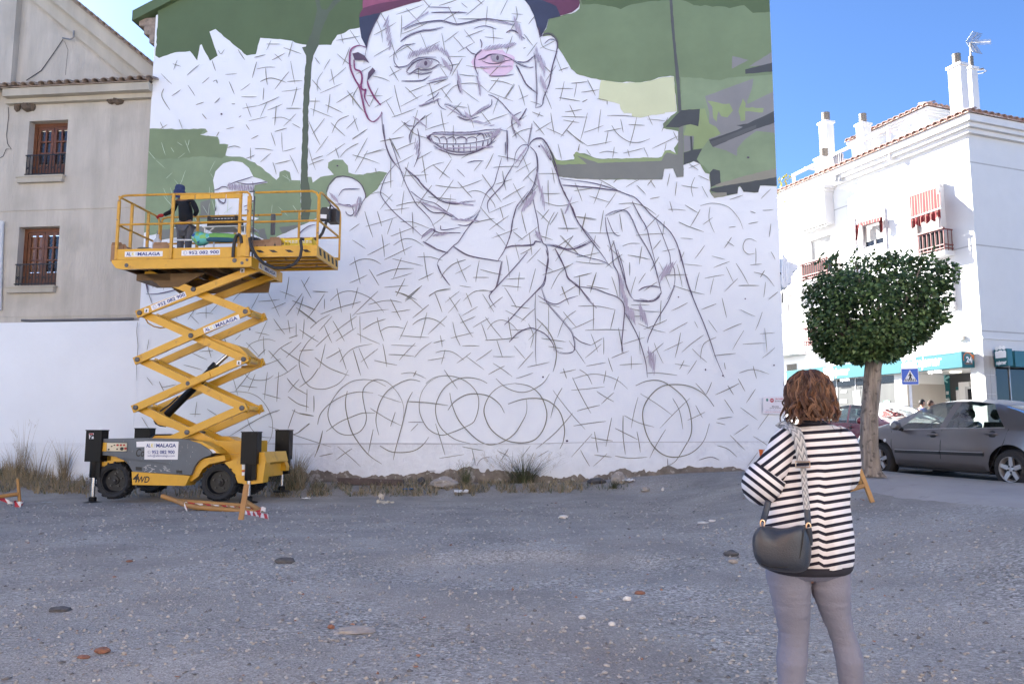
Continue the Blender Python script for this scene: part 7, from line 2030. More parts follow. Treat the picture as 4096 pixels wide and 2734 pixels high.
  for hx in spec['handles']:
   p = on_side(hx,.86,sgn,.02);b = mb();b.tube([p+V((-.11,0,0)),p+V((-.09,sgn*.015,.004)),p+V((.09,sgn*.015,.004)),p+V((.11,0,0))],[.012,.02,.02,.012],8);b.build('door_handle',paint,root,True)
   p = on_side(hx,.84,sgn,.0);b = mb();b.lathe([(.075,-.004),(.06,.006),(.01,.008)],p,(0,sgn,0),14);b.build('handle_recess',M_blacktrim,root,True)
  mx = spec['mirror'];p = on_side(mx,1.0,sgn,.0)
  b = mb();b.tube([p+V((.06,sgn*.06,.07)),p+V((.05,sgn*.12,.075)),p+V((.02,sgn*.20,.08)),p+V((0,sgn*.25,.08))],[.05,.085,.088,.05],12);b.build('mirror',paint,root,True)
  b = mb();b.tube([p+V((.03,0,.0)),p+V((.04,sgn*.10,.035))],.035,8);b.build('mirror_foot',M_blacktrim,root,True)
  # headlamp and repeater
  hx = L1-.42;b = mb();q = []
  for(dx,f)in((.34,.70),(.20,.92),(-.12,.985),(-.16,.93),(.05,.70),(.30,.58)):q.append(on_side(hx+dx*.8,f,sgn,.006))
  b.add(q,[tuple(range(6))]);b.build('headlight',M_headl,root)
  p = on_side(spec['repeater'],.70,sgn,.0);b = mb();b.lathe([(.035,0),(.03,.01),(.01,.014)],p,(0,sgn,0),10);b.build('side_repeater',M_headl,root)
  # window frame line and pillars
  for(bf,brr,tf,tr)in ws:
   pass
   # seats, dashboard, wheel
 for(sx,sy)in spec['seats']:
  b = mb();b.box(sx-.05,sx+.45,sy-.23,sy+.23,.38,.56,.05)
  s_ = b.build('seat',M_darkin,root,True)
  b = mb();b.prism([(sx-.04,sy-.23,.52),(sx+.08,sy-.23,.52),(sx-.07,sy-.21,1.06),(sx-.19,sy-.21,1.06)],(0,0,0),(0,.44,0));b.build('seat_back',M_darkin,s_,True)
  b = mb();b.tube([(sx-.16,sy-.11,1.15),(sx-.17,sy-.06,1.19),(sx-.17,sy+.06,1.19),(sx-.16,sy+.11,1.15)],[.06,.10,.10,.06],10);b.build('headrest',M_darkin,s_,True)
 b = mb();d0 = spec['dash'];b.box(d0-.1,d0+.5,-wmid*.80,wmid*.80,.55,.88,.06);b.build('dashboard',M_darkin,root,True)
 b = mb();c = V((d0-.22,.37,.90));ax = V((-.9,0,.43)).normalized();s1 = V((0,1,0));s2 = ax.cross(s1)
 b.tube([c+s1*(.18*math.cos(2*math.pi*k/20))+s2*(.18*math.sin(2*math.pi*k/20))for k in range(20)],.015,6,closed=True);b.tube([c-s1*.17,c+s1*.17],.02,5);b.build('steering_wheel',M_blacktrim,root,True)
 b = mb();b.box(spec['parcel'],spec['parcel']+.9,-wmid*.8,wmid*.8,.34,.42);b.build('cabin_floor',M_darkin,root)
 return bo
 # ---- grey saloon parked on the right, seen from its left side (it points up the street)
rear_c = V((8.07,13.0));
cz_r,cz_f = 0.50,0.585
hd_v = V((-0.94,2.56,0)).normalized()
pit = math.atan2(cz_f-cz_r,2.725)
pw_rear = at_y(4042,1876,13.0);pw_front = at_y(3516,1836,15.56)
hd_v = V((pw_front.x-pw_rear.x,pw_front.y-pw_rear.y,0));print('wheelbase',hd_v.length,pw_rear,pw_front);hd_v.normalize()
left = V((-hd_v.y,hd_v.x,0))
fx = (hd_v*math.cos(pit)+UPZ*math.sin(pit)).normalized();uz = fx.cross(left).normalized()
GW = 0.316
halfw = .90
axle_mid = pw_rear-left*(halfw-.02)
org = V((axle_mid.x,axle_mid.y,pw_rear.z))-uz*GW
TG = Matrix(((fx.x,left.x,uz.x,org.x),(fx.y,left.y,uz.y,org.y),(fx.z,left.z,uz.z,org.z),(0,0,0,1)))
grey_spec = dict(x0=-1.0,x1=3.72,wheels=(2.725,0.0),wr=GW,roofw=[(-1.0,.55),(-.3,.60),(.3,.64),(1.2,.66),(1.8,.62),(2.6,.58),(3.72,.5)],top=[(-1.0,.92),(-.80,1.00),(-.55,1.06),(-.35,1.13),(.0,1.27),(.35,1.385),(.75,1.44),(1.15,1.452),(1.5,1.425),(1.85,1.345),(2.2,1.20),(2.55,1.04),(2.75,.965),(3.05,.90),(3.35,.82),(3.55,.72),(3.72,.55)],belt=[(-1.0,.90),(-.4,.985),(.3,.975),(1.2,.94),(2.2,.895),(2.6,.885),(2.8,.87),(3.2,.80),(3.55,.67),(3.72,.50)],wid=[(-1.0,.70),(-.8,.82),(-.3,.895),(.5,.905),(1.5,.905),(2.4,.90),(2.9,.885),(3.3,.80),(3.6,.62),(3.72,.42)],sill=[(-1.0,.36),(-.6,.27),(.5,.21),(2.2,.21),(3.2,.24),(3.72,.26)],windows=[(1.36,2.30,1.16,1.88),(.10,1.22,.42,1.02)],screens=[(1.72,2.62),(-.62,.22)],seams=[[(2.32,.02),(2.36,.3),(2.40,.6),(2.42,.97)],[(1.27,.02),(1.31,.3),(1.30,.6),(1.29,.98)],[(.43,.02),(.36,.12),(.26,.35),(.10,.65),(.02,.97)],[(.43,.02),(1.27,.02),(2.32,.02)]],mould=(2.30,.45,.42),doorx=1.30,handles=(1.46,.30),mirror=2.14,repeater=2.56,seats=[(1.35,.37),(1.35,-.37),(.52,.37),(.52,-.37)],dash=2.0,parcel=.4)
gcar = empty('grey_saloon_car',org,'dark grey saloon car parked on the street at the kerb beside the tree','car')
build_car(gcar,TG,car_paint('grey_metallic',(0.15,0.142,0.145),.5),grey_spec)
mb_ = MB(TG)
for sgn in(1,):
# black pillars between the door windows and the chrome sill line
 for k in range(1):pass
gl_b = [V((x,.90*.94*1.006,z))for x,z in((2.30,.89),(1.3,.935),(.10,.975))]
b = MB(TG);b.tube(gl_b,.010,5);b.build('window_trim',M_alloy,gcar)
# ---- red car coming down the street, its driver at the open side window
rc_dir = V((0.12,-0.99,0)).normalized();rleft = V((-rc_dir.y,rc_dir.x,0))
pr = at_y(3500,1690,20.0)
rorg = pr-rc_dir*2.45+rleft*.80-UPZ*.92
TRc = Matrix(((rc_dir.x,rleft.x,0,rorg.x),(rc_dir.y,rleft.y,0,rorg.y),(0,0,1,rorg.z),(0,0,0,1)))
red_spec = dict(grey_spec);red_spec.update(spin=.1,seats=[(1.35,.37),(1.35,-.37)],windows=[(1.30,2.26,1.16,1.86),(.10,1.22,.42,1.05)])
rcar = empty('red_car',rorg,'dark red car coming down the street behind the tree trunk, driver visible','car')
build_car(rcar,TRc,car_paint('red_metallic',(0.20,0.012,0.022),.3),red_spec)
# ---- white car parked behind the red one
wpnt = at_y(3395,1650,25.5)
worg = V((wpnt.x,wpnt.y,0.92))+V((.6,1.2,0))
wd_ = V((0.40,-0.92,0)).normalized();wl_ = V((-wd_.y,wd_.x,0))
TWc = Matrix(((wd_.x,wl_.x,0,worg.x),(wd_.y,wl_.y,0,worg.y),(0,0,1,worg.z),(0,0,0,1)))
wcar = empty('white_car',worg,'white car farther up the street, its roof just showing behind the red car','car')
build_car(wcar,TWc,car_paint('white_car_paint',(0.70,0.70,0.69),.0),dict(grey_spec))
# ================================================================ CROSSING SIGN
sg_c = at_y(3640,1505,24.5)
sgn_ = empty('crossing_sign',V((sg_c.x,sg_c.y,.9)),'square blue pedestrian crossing sign on a white post in front of the bank','sign')
SX = V((math.cos(R(-14)),math.sin(R(-14)),0));SN = V((SX.y,-SX.x,0))
h = .245
M_sblue = mat('sign_blue',(0.015,0.10,0.55),0.4,var=.03)
def rsq(c,h,r,n=5):
 o = []
 for(sx,sy,a0)in((1,1,0),(-1,1,90),(-1,-1,180),(1,-1,270)):
  for k in range(n):a = R(a0+90*k/(n-1));o.append(c+SX*(sx*(h-r)+r*math.cos(a))+UPZ*(sy*(h-r)*1.04+r*math.sin(a)))
 return o
b = MB();b.prism(rsq(sg_c,h,.03),SN*-.012,SN*.0);b.build('plate',M_white,sgn_)
q = rsq(sg_c+SN*.004,h*.93,.02);mesh_obj('blue_field',q,[tuple(range(len(q)))],M_sblue,sgn_)
def sq(pts,k,m,nm):return mesh_obj(nm,[sg_c+SX*(x*h)+UPZ*(y*h)+SN*k for x,y in pts],[tuple(t)for t in tess([V((x,y,0))for x,y in pts])],m,sgn_)
sq([(-.80,-.66),(.82,-.66),(.02,.82)],.007,M_white,'triangle')
for k in range(7):
 x = -.66+.20*k;sq([(x,-.60),(x+.10,-.60),(x+.10+.06*(1 if k<3 else-1 if k>3 else 0),-.30),(x+.02+.06*(1 if k<3 else-1 if k>3 else 0),-.30)],.010,M_blackp,'crossing_bar')
sq([(.02+.085*math.cos(a),.47+.085*math.sin(a))for a in[2*math.pi*i/12 for i in range(12)]],.010,M_blackp,'walker_head')
sq([(-.06,.36),(.10,.36),(.22,.10),(.27,.02),(.21,-.02),(.12,.14),(.12,-.06),(.20,-.30),(.26,-.52),(.16,-.54),(.04,-.20),(-.06,-.36),(-.18,-.54),(-.26,-.48),(-.12,-.20),(-.06,.02),(-.06,.16),(-.15,.05),(-.22,.08)],.0115,M_blackp,'walker')
b = MB();b.tube([V((sg_c.x,sg_c.y,.7))-SN*.05,sg_c+UPZ*h-SN*.05],.038,10);b.build('post',M_white,sgn_,True)
# ================================================================ STREET TREE
tb = V((at_y(3484,1890,13.75).x,13.75,0));tb.z = pave_z(tb.x,tb.y)
def tuv(u,v,dy=0.0):return at_y(u,v,13.75+dy)
M_bark = mat('grey_bark',(0.21,0.18,0.155),0.95,var=0.55,scale=16,bump=1.0,bscale=22,streak=True,spots=((0.10,0.085,0.075),11,.55,.1))
tree = empty('street_tree',tb,'small street tree with a dense clipped dark green crown, beside the grey car','tree')
ctr = [(3484,1905,.19),(3482,1860,.155),(3475,1780,.142),(3478,1650,.135),(3486,1550,.130),(3492,1480,.128),(3500,1420,.14),(3505,1370,.15)]
b = MB();NR_ = 60
vs,fs = [],[]
zz_ = []
for i in range(len(ctr)-1):
 for k in range(14):
  t = k/14;zz_.append(tuple(a+(c-a)*t for a,c in zip(ctr[i],ctr[i+1])))
zz_.append(ctr[-1])
for i,(u,v,r)in enumerate(zz_):
 c = tuv(u,v)
 for k in range(NR_):
  a = 2*math.pi*k/NR_
  rr_ = r*(1+.10*noise.noise(V((math.cos(a)*3.2,math.sin(a)*3.2,c.z*1.1)))+.13*noise.noise(V((math.cos(a)*11,math.sin(a)*11,c.z*2.2))))
  if i<9:rr_*=1+.35*(1-i/6)*max(0,math.sin(a*2.5+.6))
  vs.append(c+V((math.cos(a)*rr_,math.sin(a)*rr_,0)))
for i in range(len(zz_)-1):
 for k in range(NR_):fs.append((i*NR_+k,i*NR_+(k+1)%NR_,(i+1)*NR_+(k+1)%NR_,(i+1)*NR_+k))
mesh_obj('trunk',vs,fs,M_bark,tree,True)
CC = tuv(3512,1255);
rt = random.Random(21)
# crown outline measured in the photograph: half widths at heights
prof = [(1445,3330,3560),(1400,3285,3640),(1350,3262,3700),(1290,3250,3745),(1230,3235,3765),(1170,3230,3785),(1120,3245,3790),(1075,3285,3775),(1045,3330,3740)]
def crown_half(z):
 pts = [(tuv(3500,v).z,tuv(l,v).x,tuv(r,v).x)for v,l,r in prof]
 if z<=pts[0][0]:return None
 for(z0,l0,r0),(z1,l1,r1)in zip(pts,pts[1:]):
  if z0<=z<=z1:
   t = (z-z0)/(z1-z0);return l0+(l1-l0)*t,r0+(r1-r0)*t
 return None
zlo,zhi = tuv(3500,1450).z,tuv(3500,1035).z
br = MB()
hub = tuv(3502,1400)
for k in range(16):
 a = 2*math.pi*k/16+rt.uniform(-.2,.2);z = zlo+(zhi-zlo)*rt.uniform(.35,.95)
 hw = crown_half(z)
 if not hw:continue
 cx,rx = (hw[0]+hw[1])/2,(hw[1]-hw[0])/2
 e = V((cx+math.cos(a)*rx*.8,tb.y+math.sin(a)*rx*.8,z));m_ = hub.lerp(e,.5)+V((0,0,-.12))
 br.tube([hub+V((0,0,rt.uniform(-.15,.1))),m_,e],[.05,.03,.012],6)
br.build('limbs',M_bark,tree,True)
def leaf_mat(nm,col):
 m = mat(nm,col,0.5,var=0.45,scale=2.2,spec=.35);return m
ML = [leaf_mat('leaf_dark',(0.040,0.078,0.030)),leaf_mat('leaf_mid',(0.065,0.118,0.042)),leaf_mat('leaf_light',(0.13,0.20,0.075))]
LEAF = [MB(),MB(),MB()]
def leaf(b,p,d,n,s):
 sdv = d.cross(n).normalized();n2 = sdv.cross(d).normalized()
 w = s*.40
 b.v+=[p,p+d*s*.35+sdv*w+n2*s*.06,p+d*s-n2*s*.10,p+d*s*.35-sdv*w+n2*s*.06]
 k = len(b.v)-4;b.f+=[(k,k+1,k+2),(k,k+2,k+3)]
cnt = 0
while cnt<17500:
 z = rt.uniform(zlo,zhi);hw = crown_half(z)
 if not hw:continue
 cx,rx = (hw[0]+hw[1])/2,(hw[1]-hw[0])/2
 a = rt.uniform(0,2*math.pi)
 if z>zhi-.10-.20*max(0,noise.noise(V((math.cos(a)*1.9+4,math.sin(a)*1.9,2.2)))+.25):continue
 rr_ = (rt.random()**.33)
 if rr_<.62 and rt.random()<.6:continue
 lump = 1+.16*noise.noise(V((math.cos(a)*2.2,math.sin(a)*2.2,z*2.3)))+.08*noise.noise(V((math.cos(a)*6,math.sin(a)*6,z*6)))
 p = V((cx+math.cos(a)*rx*rr_*lump,tb.y+math.sin(a)*rx*.92*rr_*lump,z+.10*noise.noise(V((math.cos(a)*3,math.sin(a)*3,7.7)))*(1 if z>zhi-.4 else 0)))
 if noise.noise(p*2.6)<-.27 and rr_>.5:continue
 o = V((math.cos(a),math.sin(a),.25*(z-(zlo+zhi)/2)))
 d = (o*.9+V((rt.uniform(-1,1),rt.uniform(-1,1),rt.uniform(-1.1,.35)))).normalized()
 if z>zhi-.25:d = (d+V((rt.uniform(-.5,.9),0,.6))).normalized()
 n = (o+V((rt.uniform(-.7,.7),rt.uniform(-.7,.7),rt.uniform(0,1.2)))).normalized()
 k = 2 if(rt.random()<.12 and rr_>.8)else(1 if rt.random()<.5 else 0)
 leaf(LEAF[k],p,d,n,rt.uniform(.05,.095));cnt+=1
 # shoots standing out of the top and the right side
for k in range(46):
 if k<30:u,v,du,dv = rt.uniform(3260,3770),rt.uniform(1050,1085),rt.uniform(10,45),rt.uniform(-60,-18)
 else:u,v,du,dv = rt.uniform(3730,3775),rt.uniform(1100,1330),rt.uniform(15,40),rt.uniform(-20,10)
 y_ = tb.y+rt.uniform(-.7,.7)
 p0,p1 = at_y(u,v,y_),at_y(u+du,v+dv,y_)
 for j in range(9):
  t = j/8;p = p0.lerp(p1,t);d = ((p1-p0).normalized()+V((rt.uniform(-.8,.8),rt.uniform(-.8,.8),rt.uniform(-.5,.5)))).normalized()
  leaf(LEAF[0],p,d,V((rt.uniform(-1,1),-1,rt.uniform(-1,1))),rt.uniform(.05,.09))
for k,nm in enumerate(('crown','crown','crown')):
 o = mesh_obj(nm,LEAF[k].v,LEAF[k].f,ML[k],tree);o['kind'] = 'stuff'

# ================================================================ PEOPLE
M_skin = mat('skin',(0.42,0.235,0.165),0.5,var=0.06,scale=8)
M_skin2 = mat('skin_tan',(0.24,0.125,0.08),0.5,var=0.06,scale=8)
M_eyew = mat('eye_white',(0.6,0.58,0.55),0.3);M_pup = mat('eye_dark',(0.02,0.015,0.012),0.2);M_lip = mat('lips',(0.28,0.10,0.085),0.5)
def skin_mesh(nodes,edges,level=2):
 """nodes: list of (Vector, radius or (rx, ry)); returns a grown and smoothed mesh"""
 me = bpy.data.meshes.new('figure');me.from_pydata([tuple(p)for p,_ in nodes],edges,[]);me.update()
 o = bpy.data.objects.new('figure',me);COL.objects.link(o)
 md = o.modifiers.new('skin','SKIN');md.use_smooth_shade = True;md.branch_smoothing = 0.6
 sk = me.skin_vertices[0].data if me.skin_vertices else me.attributes
 for i,(p,r)in enumerate(nodes):
  rx,ry = r if isinstance(r,tuple)else(r,r)
  sk[i].radius = (rx,ry);sk[i].use_root = (i==0)
 s = o.modifiers.new('sub','SUBSURF');s.levels = level;s.render_levels = level
 dg = bpy.context.evaluated_depsgraph_get();dg.update()
 out = bpy.data.meshes.new_from_object(o.evaluated_get(dg))
 bpy.data.objects.remove(o)
 vs = [q.co.copy()for q in out.vertices];fs = [tuple(p.vertices)for p in out.polygons]
 bpy.data.meshes.remove(out)
 return vs,fs
def fingers(b,w,d,n,s=1.0,curl=.5):
 """palm and five fingers: w wrist, d hand direction, n back-of-hand normal"""
 d = V(d).normalized();n = V(n).normalized();sd = d.cross(n).normalized();n = sd.cross(d).normalized()
 b.tube([w,w+d*.03*s,w+d*.085*s],[.024*s,.036*s,.034*s],8)
 for k,(o,L)in enumerate(((-.030,.070),(-.010,.080),(.010,.076),(.028,.060))):
  p = w+d*.08*s+sd*o*s;q = p+(d*math.cos(curl*.5)-n*math.sin(curl*.5))*L*.5*s;r = q+(d*math.cos(curl*1.6)-n*math.sin(curl*1.6))*L*.55*s
  b.tube([p,q,r],[.0095*s,.0085*s,.007*s],6)
 p = w+d*.03*s-sd*.032*s;q = p+(d*.7-sd*.6-n*.2).normalized()*.04*s;b.tube([p,q,q+(d-n*.4).normalized()*.032*s],[.012*s,.010*s,.008*s],6)
def head_mesh(c,f,s=1.0,tilt=0.0):
 """sculpted head centred at c facing f"""
 f = V(f).normalized();r = f.cross(UPZ).normalized();u = r.cross(f).normalized()
 bm = bmesh.new();bmesh.ops.create_icosphere(bm,subdivisions=4,radius=1)
 vs,fs = [],[]
 for q in bm.verts:
  x,y,z = q.co
  k = 1.0
  X,Y,Z = x*.075,y*.095,z*.118
  if z<0:X*=1+.28*z;Y*=1+(.10*z if y>0 else .35*z)
  g = lambda ax,az,w:math.exp(-(((x-ax)/w)**2+((z-az)/w)**2))
  if y>0:
   Y+=.020*math.exp(-((x/.16)**2+((z+.12)/.24)**2))+.010*math.exp(-((x/.5)**2+((z-.22)/.13)**2))-.010*(g(.42,.08,.2)+g(-.42,.08,.2))+.010*math.exp(-((x/.3)**2+((z+.85)/.2)**2))+.006*math.exp(-((x/.3)**2+((z+.48)/.1)**2))
  if abs(x)>.8:X+=math.copysign(.014*math.exp(-((y+.05)/.22)**2-((z+.05)/.28)**2),x)
  vs.append(c+(r*X+f*Y+u*Z)*s)
 bm.verts.index_update();fs = [tuple(q.index for q in fc.verts)for fc in bm.faces];bm.free()
 return vs,fs,(r,f,u)
def face_bits(c,fr,s,parent):
 r,f,u = fr
 for sg in(1,-1):
  e = c+(r*.032*sg+f*.083+u*.010)*s
  b = MB();b.lathe([(.001,.012),(.009,.008),(.013,0),(.009,-.008)],e,f,10);ob = b.build('eye',M_eyew,parent,True)
  b = MB();b.lathe([(.001,.015),(.006,.0125),(.007,.009)],e,f,8);b.build('pupil',M_pup,ob,True)
 b = MB();m = c+(f*.096-u*.055)*s;b.tube([m-r*.026*s-f*.008,m-r*.01*s,m+r*.01*s,m+r*.026*s-f*.008],[.003,.006,.006,.003],6);b.build('mouth',M_lip,parent,True)
def person(name,label,base):
 return empty('person',base,label,'person')
def finish_body(nodes,edges,extra,m,root):
 vs,fs = skin_mesh(nodes,edges)
 b = MB();b.add(vs,fs)
 for a,c in extra:b.add(a,c)
 return b.build('body',m,root,True,fix=False)
 # ---------------------------------------------------------------- the woman watching, seen from behind
WY = 3.45
def wv(u,v,dy=0.0):return at_y(u,v,WY+dy)
wbase = wv(3250,2000);gz = lot_z(wbase.x,WY)
woman = person('person','woman with curly auburn hair, striped top and grey trousers, seen from behind',V((wbase.x,WY,gz)))
M_trous = mat('mauve_grey_cloth',(0.165,0.174,0.232),0.85,var=0.07,scale=6,bump=0.25,bscale=120)
hipc = wv(3235,2200);
def P3(u,v,dy):return wv(u,v,dy)
nodes = [(P3(3235,2230,.02),(.12,.07)),(P3(3235,2050,.02),(.10,.055)),(P3(3240,1880,.02),(.11,.055)),(P3(3248,1760,.02),(.09,.045)),(P3(3242,1700,.01),.052),(P3(3238,1640,.03),.05),(P3(3152,2300,.01),.062),(P3(3174,2520,.02),.038),(P3(3169,2680,-.01),.036),(V((P3(3165,2700,0).x,WY+.01,gz+.09)),.036),(V((P3(3160,2700,0).x-.01,WY+.13,gz+.045)),.034),(P3(3318,2300,.01),.062),(P3(3368,2520,.02),.036),(P3(3402,2680,-.01),.034),(V((P3(3405,2700,0).x,WY+.01,gz+.09)),.036),(V((P3(3412,2700,0).x+.01,WY+.13,gz+.045)),.034),(P3(3150,1745,.0),.052),(P3(3058,1925,.02),.042),(P3(3120,1900,.20),.028),(P3(3372,1750,.0),.052),(P3(3402,1930,.03),.042),(P3(3330,1890,.21),.030)]
edges = [(0,1),(1,2),(2,3),(3,4),(4,5),(0,6),(6,7),(7,8),(8,9),(9,10),(0,11),(11,12),(12,13),(13,14),(14,15),(3,16),(16,17),(17,18),(3,19),(19,20),(20,21)]
HC = wv(3228,1578,.0)
hv,hf,hfr = head_mesh(HC,(-.72,.66,0),.84)
fb = MB();fingers(fb,nodes[18][0],(-.1,.25,.9),(0,-1,.2),1.0,.7);fingers(fb,nodes[21][0],(-.6,.3,.5),(0,-1,.2),1.0,.7)
wbody = finish_body(nodes,edges,[(hv,hf),(fb.v,fb.f)],M_skin,woman)
face_bits(HC,hfr,.84,woman)
# trousers: two legs and a seat, lofted with the cloth pulled into creases
def loft(rings,n,fold=0.0,seed=0.0,close_top=False):
 vs,fs = [],[]
 for i,(c,rx,ry)in enumerate(rings):
  for k in range(n):
   a = 2*math.pi*k/n
   r = 1+fold*noise.noise(V((math.cos(a)*1.6,math.sin(a)*1.6,i*.42+seed)))
   vs.append(c+V((math.cos(a)*rx*r,math.sin(a)*ry*r,0)))
 for i in range(len(rings)-1):
  for k in range(n):fs.append((i*n+k,i*n+(k+1)%n,(i+1)*n+(k+1)%n,(i+1)*n+k))
 return vs,fs
def dense(tab,m,dy=0.0):
 """tab rows: v, u_left, u_right, depth ratio"""
 out = []
 for i in range(m+1):
  v = tab[0][0]+(tab[-1][0]-tab[0][0])*i/m
  l,r,k,d = interp(tab,v)
  out.append((v,l,r,k,d))
 return out
tr_l = [(2215,3085,3250,.80,.0),(2290,3062,3243,.85,.0),(2360,3080,3240,.92,.0),(2450,3100,3238,1.0,.01),(2520,3116,3233,1.05,.02),(2570,3113,3229,1.05,.02),(2640,3108,3228,1.05,-.005),(2734,3113,3216,1.0,-.01),(2850,3128,3206,1.0,.0),(2960,3135,3200,1.1,.01)]
tr_r = [(2215,3235,3398,.80,.0),(2290,3240,3400,.85,.0),(2360,3245,3398,.92,.0),(2450,3282,3400,1.0,.01),(2520,3313,3414,1.05,.02),(2570,3330,3432,1.05,.02),(2640,3345,3452,1.05,-.005),(2734,3357,3452,1.0,-.01),(2850,3372,3450,1.0,.0),(2960,3380,3446,1.1,.01)]
crease = {0:(2322,2412,2432,2495,2522),1:(2336,2400,2472,2515,2540)}
tv,tfc = [],[]
for si,tab in enumerate((tr_l,tr_r)):
 rings = []
 for v,l,r,k,d in dense(tab,110):
  c = wv((l+r)/2,v,d);rx = (wv(r,v,d)-wv(l,v,d)).x/2
  pinch = sum(math.exp(-((v-cv)/4.5)**2)*.018+-math.exp(-((v-cv-9)/7)**2)*.012 for cv in crease[si])
  rings.append((V((c.x,c.y,c.z)),rx*(1-pinch),rx*k*(1-pinch)))
 a,f = loft(rings,32,.05,si*9.0)
 # slant the creases a little
 n0 = len(tv)
 for q in a:q.z+=.012*math.sin(q.x*30)*0
 tv+=a;tfc+=[tuple(i+n0 for i in q)for q in f]
rings = []
for i in range(13):
 v = 2215+(2312-2215)*i/12;l,r = 3085-10*i/12,3388
 c = wv((l+r)/2,v,0);rx = (wv(r,v)-wv(l,v)).x/2;rings.append((c,rx*.98,.10-.03*max(0,(i-9)/3)))
a,f = loft(rings,36,.02,4.0);n0 = len(tv);tv+=a;tfc+=[tuple(i+n0 for i in q)for q in f]
mesh_obj('trousers',tv,tfc,M_trous,woman,True)
for k in(9,14):
 p = nodes[k][0];b = MB();b.tube([p+V((0,-.07,-.05)),p+V((0,-.02,-.045)),p+V((0,.07,-.05)),p+V((0,.15,-.06)),p+V((0,.19,-.065))],[.03,.045,.045,.04,.02],10);b.build('shoe',mat('shoe_white',(0.55,0.54,0.52),0.6),woman,True)
 # striped top
def stripe_mat():
 m = bpy.data.materials.new('striped_knit');m.use_nodes = True
 nt = m.node_tree;L = nt.links.new;bs = nt.nodes['Principled BSDF'];bs.inputs['Roughness'].default_value = .9;bs.inputs['Specular IOR Level'].default_value = .2
 uv = nt.nodes.new('ShaderNodeUVMap');sx = nt.nodes.new('ShaderNodeSeparateXYZ');L(uv.outputs[0],sx.inputs[0])
 fr = nt.nodes.new('ShaderNodeMath');fr.operation = 'FRACT';L(sx.outputs[1],fr.inputs[0])
 r = nt.nodes.new('ShaderNodeValToRGB');e = r.color_ramp.elements
 for _ in range(2):e.new(.5)
 for k,(p,c)in enumerate(((0.02,(.60,.61,.66)),(.05,(.016,.017,.030)),(.45,(.018,.019,.033)),(.48,(.64,.65,.70)))):e[k].position = p;e[k].color = (*c,1)
 L(fr.outputs[0],r.inputs[0])
 nz = nt.nodes.new('ShaderNodeTexNoise');nz.inputs['Scale'].default_value = 160;tc = nt.nodes.new('ShaderNodeTexCoord');L(tc.outputs['Object'],nz.inputs['Vector'])
 b = nt.nodes.new('ShaderNodeBump');b.inputs['Strength'].default_value = .25;b.inputs['Distance'].default_value = .004;L(nz.outputs['Fac'],b.inputs['Height']);L(b.outputs[0],bs.inputs['Normal'])
 L(r.outputs[0],bs.inputs['Base Color'])
 return m
M_knit = stripe_mat()
M_navy = mat('navy_hem',(0.016,0.017,0.028),0.9)
PER = 31.5
def striped(name,vs,fs,coord,m=M_knit,parent=woman):
 o = mesh_obj(name,vs,fs,m,parent,True)
 uvl = o.data.uv_layers.new(name='UVMap');c = [coord(p)for p in vs]
 for lp in o.data.loops:uvl.data[lp.index].uv = (0,c[lp.vertex_index])
 return o
shirt = [(1688,3206,3292,.80,.01),(1697,3180,3325,.60,.01),(1706,3150,3356,.48,.01),(1720,3128,3388,.46,.0),(1745,3110,3408,.46,.0),(1790,3098,3422,.48,.0),(1840,3092,3428,.50,.0),(1890,3092,3412,.52,.0),(1950,3088,3397,.56,.0),(2010,3068,3396,.58,.0),(2080,3058,3404,.60,-.005),(2160,3056,3413,.62,-.01),(2235,3060,3414,.62,-.01),(2262,3066,3408,.60,-.01)]
rings = [];vv = []
for v,l,r,k,d in dense(shirt,90):
 c = wv((l+r)/2,v,d);rx = (wv(r,v,d)-wv(l,v,d)).x/2;rings.append((c,rx,rx*k));vv.append(v)
vs,fs = [],[];n = 64
for i,(c,rx,ry)in enumerate(rings):
 v = vv[i];low = smoothstep(1900,2250,v)
 for k in range(n):
  a = 2*math.pi*k/n
  fold = .010*low*math.sin(a*5+1.3)+.012*smoothstep(1880,2060,v)*noise.noise(V((math.cos(a)*2.2,math.sin(a)*2.2,v*.008)))+.006*noise.noise(V((math.cos(a)*5,math.sin(a)*5,v*.02)))
  # the crease down the back, and gathers under the arm
  if math.sin(a)<0:fold+=-.014*smoothstep(1850,2050,v)*math.exp(-((math.cos(a)-.18)/.07)**2)+.012*smoothstep(1850,2050,v)*math.exp(-((math.cos(a)-.34)/.10)**2)
  vs.append(c+V((math.cos(a)*(rx+fold*.3),math.sin(a)*(ry+fold),0)))
for i in range(len(rings)-1):
 for k in range(n):fs.append((i*n+k,i*n+(k+1)%n,(i+1)*n+(k+1)%n,(i+1)*n+k))
def body_coord(p):
 w = p-EYE;d = w.y*_cp+w.z*_sp;u,v = 2048+FPX*w.x/d,1367-FPX*(w.z*_cp-w.y*_sp)/d
 t = smoothstep(1750,2150,v)
 sl = .07+.13*t
 k = v+sl*(u-3250)-(9*t if u>3287 else-9*t)*smoothstep(0,12,abs(u-3287))
 return(k-1752)/PER
striped('striped_top',vs,fs,body_coord)
hem = []
for v,l,r in((2256,3064,3410),(2275,3072,3405),(2286,3085,3396),(2292,3100,3385)):
 c = wv((l+r)/2,v,-.012);rx = (wv(r,v)-wv(l,v)).x/2;hem.append((c,rx*1.01,rx*.62))
a,f = loft(hem,40,.01)
mesh_obj('hem',a,f,M_navy,woman,True)
M_collar = M_navy
b = MB();q = [wv(3249+46*math.cos(t),1688-0*math.sin(t),.01+.05*math.sin(t))for t in[2*math.pi*k/20 for k in range(20)]];b.tube(q,.010,6,closed=True);b.build('neckband',M_navy,woman,True)
